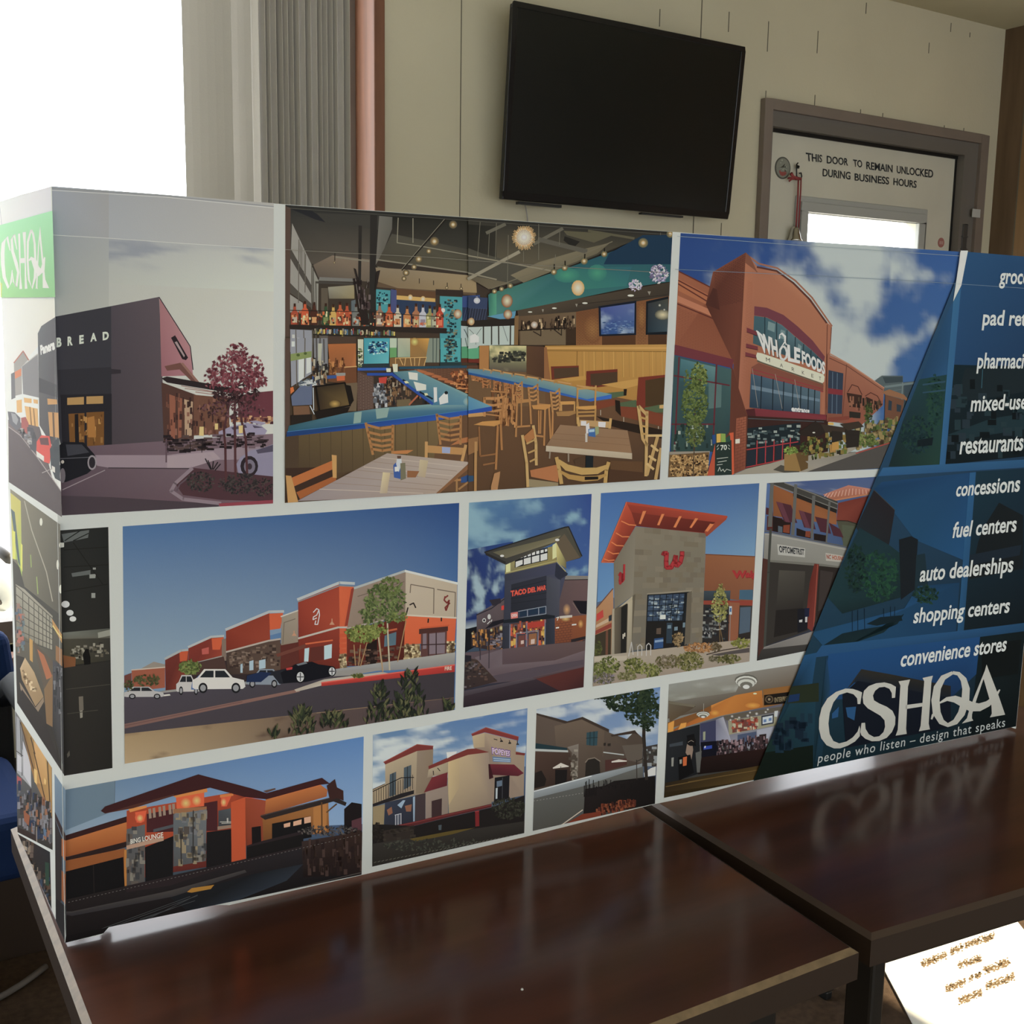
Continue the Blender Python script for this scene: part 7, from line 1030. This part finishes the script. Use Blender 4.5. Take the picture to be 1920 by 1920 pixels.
# ---------------------------------------------------------------- blue tinted panel and lettering
P = Print('tinted_panel', 'slanted dark blue tinted panel over the right end photographs', (0, 0, 1), '1814 472 1990 487 1905 1362 1413 1464', ['25496c', '1b3a5a', '0d1a20', '0f2c38'], k0=330)
P.tf(1560, 440, 4)
P.a(['1f4a72', '214e78', '1b3f62', '1c4468'], '905 500 880 900 860 1050 660 1090 740 880 820 690'); P.a(['1c3c40', '1f3c34', '16282a', '1a3038'], '655 1085 862 1050 805 1735 425 1740 530 1400'); P.lf(['1c3c38', '1f4034', '183434'], 770, 1250, 60, 200, 220, 18, 180); P.lf(['1a3438', '1c3a30', '142a30'], 640, 1500, 120, 140, 260, 18, 181); P.m('28485c', '680 1120 850 1095 850 1108 680 1132', '680 1180 850 1160 850 1172 680 1190'); P.a('101c22', '640 1540 760 1520 750 1580 640 1590')
P.a(['214a74', '1c4066', '183658', '1b4068'], '965 400 1018 130 1760 180 1500 990 912 975'); P.a(['12242c', '101e26', '0c161b', '0e191e'], '915 975 1500 990 1480 1660 850 1725'); P.a('1a3038', '1190 1380 1440 1340 1440 1460 1000 1530 870 1500'); P.a('18242a', '1000 1000 1440 1010 1440 1180 930 1260'); P.sp(['1f333a', '0a1216', '22303a'], '920 1000 1440 1010 1440 1640 860 1700', 50, 30, 30, 182); P.l('2c5a6c', 5, '1130 1010 1122 1150')
P.a(['2b618c', '2a5f8c', '235684', '285c8a'], '908 505 968 390 850 1722 805 1735'); P.a(['265a88', '22527c', '1f4c74', '235482'], '380 1748 1470 1685 1460 1745 345 1812')
P.tf(1560, 860, 3.097)
P.a(['15406a', '164a78', '164468', '12385c'], '290 135 800 82 790 600 480 470 360 310 240 180'); P.a(['231f24', '1e2026', '1c2428', '20262c'], '245 180 365 300 335 480 300 640 140 400'); P.l('3a3c3c', 4, '240 178 365 298'); P.a(['183038', '16302e', '14282c', '18343a'], '160 400 330 500 410 560 420 800 60 900 -30 800'); P.lf(['1a4030', '183a2e', '16302a', '1d4630'], 270, 680, 115, 150, 340, 15, 183); P.lf(['163028', '14282a'], 140, 640, 60, 140, 140, 15, 184); P.a('161c22', '390 470 460 450 500 470 480 760 400 820'); P.a('182c36', '490 560 540 550 560 760 480 760'); P.a(['123858', '12385a', '164468', '154670'], '500 740 740 720 720 1000 -40 1100 -120 1010 420 870'); P.lf(['1c3a2c', '163030'], 545, 790, 75, 50, 90, 14, 185); P.a(['10242c', '12282e'], '-60 1090 60 1015 180 990 380 960 420 900 300 1010 100 1080'); P.a('0f2028', '200 960 280 920 400 910 410 940 260 970'); P.l('0c2030', 4, '118 880 118 1000', '150 880 150 1000', '188 870 190 1000', '300 870 300 940', '340 860 340 930', '365 860 362 930')
P.a(['14303f', '122a3a', '0c161c', '0f1c24'], '835 75 1170 55 1130 955 765 1000'); P.a('141a1e', '880 400 970 255 1110 330 1110 640 800 700 850 480'); P.a('182430', '800 560 1100 500 1090 560 800 620'); P.a(['1f5684', '1f5382', '184468', '1b4c74'], '800 82 836 78 765 1000 728 1006'); P.a(['1c4c78', '184468', '163c5e', '1a4874'], '-60 1085 740 1000 1130 952 1125 1010 -110 1155')
P.a(['114478', '0f3c6c', '0f2c50', '123c68'], '-20 1135 860 1035 850 1240 700 1380 -60 1400'); P.a(['2c2a24', '24221f', '161c26', '142030'], '85 1340 170 1222 330 1250 690 1320 690 1400 330 1330 130 1300'); P.a('0e1420', '60 1370 150 1290 330 1320 690 1390 690 1560 80 1680'); P.a(['0f1c20', '0d181c', '0a1214', '0b1518'], '860 1035 1130 1000 1075 1570 800 1620'); P.a('0b1112', '870 1080 1100 1050 1080 1250 870 1280'); P.a(['173c5c', '12303f', '0f2830'], '-30 1140 -10 1330 -60 1750 -100 1760 -60 1400'); P.a(['0c2028', '0f2a34', '0e2630', '0a1a20'], '-420 1960 -100 1880 1070 1565 1062 1620 -200 1920'); P.m('1a4a78', '0 1480 40 1440 35 1500 0 1510', '80 1445 140 1440 130 1520 90 1500')
P.tf(1220, 1220, 5.647); P.a(['14384a', '113040', '0e2018', '14281c'], '1500 500 1750 420 1720 1300 1080 1430 1200 1080'); P.a(['184a74', '164060', '0d1c20'], '1620 50 1760 20 1700 420 1470 480'); P.a('0d1812', '1200 1080 1720 1000 1720 1330 1090 1420'); P.a('222a1c', '1480 380 1780 340 1780 540 1440 560'); P.a('122c54', '1470 470 1580 455 1570 530 1450 550'); P.sp(['0f2030', '142c3c'], '1330 700 1700 640 1700 1000 1260 1060', 30, 40, 40, 186)
TPANEL = P.build()
P = Print('white_stripe', None, (1560, 440, 4), '966 119 1020 120 970 380 909 502', ['c8d2cc', 'c4cec8', 'ccd6cc', 'bccac8'], k0=420); P.build(TPANEL)
LET = 'c3cbcd'
def line(txt, tf, q, col=LET, off=.022, sp=1.0):
    p = Print('lettering', None, tf, '-9999 -9999 9999 -9999 9999 9999 -9999 9999', None, k0=430); p.clip = None; p.t(txt, col, q, off, sp); p.build(TPANEL)
C2, HH, LG = (1560, 440, 4), (1560, 860, 3.097), (1520, 1230, 5.0526)
line('grocery', C2, '1262 285 1560 296 1546 412 1250 404'); line('pad retail', C2, '1140 560 1552 574 1536 722 1122 718'); line('pharmacies', C2, '1100 884 1528 888 1508 1040 1082 1042'); line('mixed-use', C2, '1052 1204 1470 1190 1455 1308 1037 1330'); line('restaurants', C2, '970 1530 1442 1505 1430 1620 955 1650')
line('concessions', HH, '730 140 1098 100 1088 192 716 222'); line('fuel centers', HH, '712 368 1078 328 1068 424 694 463'); line('auto dealerships', HH, '520 622 1060 562 1046 688 502 746'); line('shopping centers', HH, '484 868 1040 805 1024 922 466 986'); line('convenience stores', HH, '408 1122 1022 1034 1008 1118 394 1212')
line('people who listen – design that speaks', LG, '80 925 1846 584 1838 696 62 1044', 'b4babc', .004, 1.12)
P = Print('logo', 'large pale serif initials', LG, '-999 -999 9999 -999 9999 9999 -999 9999', None, k0=430); P.clip = None; W = 'b2b1ab'
P.a(W, '445 455 440 400 405 362 345 345 270 368 215 440 180 540 168 640 180 740 215 805 270 828 340 810 400 770 445 715 462 660 468 690 465 760 420 810 350 850 280 875 220 875 150 845 100 780 78 690 80 590 105 490 160 400 240 340 330 308 400 312 450 328 487 345 470 455')
P.a(W, '770 398 768 350 745 310 700 292 650 298 610 330 590 375 600 420 650 450 720 480 775 520 803 580 800 650 770 720 720 775 650 805 580 808 520 785 480 750 470 720 482 635 515 632 520 690 550 740 600 768 650 760 690 720 705 670 700 610 660 565 600 530 540 495 500 450 492 390 505 330 550 285 620 258 700 250 760 265 808 292 800 395')
P.m(W, '832 240 942 223 922 290 904 690 910 738 805 755 825 700 850 280', '1060 208 1158 186 1144 240 1118 640 1130 695 1025 713 1042 660 1076 240', '900 464 1062 444 1058 478 900 503')
P.st(W, [30, 52, 70, 78, 76, 56, 38, 54, 68, 74, 72, 58, 38, 30], '1345 158 1255 205 1200 300 1182 420 1194 540 1240 625 1300 655 1370 625 1428 545 1465 430 1472 310 1448 222 1400 168 1345 158')
P.st(W, [14, 36, 66, 84, 92, 74, 56, 34, 12], '1222 445 1290 408 1365 408 1440 440 1520 480 1600 486 1680 452 1748 388 1792 318'); P.st(W, [16, 24, 14], '1145 600 1158 560 1172 540')
P.st(W, [12, 30, 34, 38], '1664 120 1560 400 1520 520 1500 590'); P.a(W, '1432 640 1480 590 1500 520 1530 500 1528 590 1540 612'); P.a(W, '1666 80 1782 380 1842 556 1698 582 1716 545 1712 470 1636 210 1650 140')
P.build(TPANEL)
# dotted hem stitching over the right part
P = Print('hem_stitching', None, (0, 0, 1), '-9 -9 9999 -9 9999 9999 -9 9999', None, k0=420); P.clip = None
P.l('6f8296', .8, '1266 505 1500 516 1700 526 1990 545'); P.l('8a9aa6', .8, '1270 443 1500 460 1800 480')
P.build()
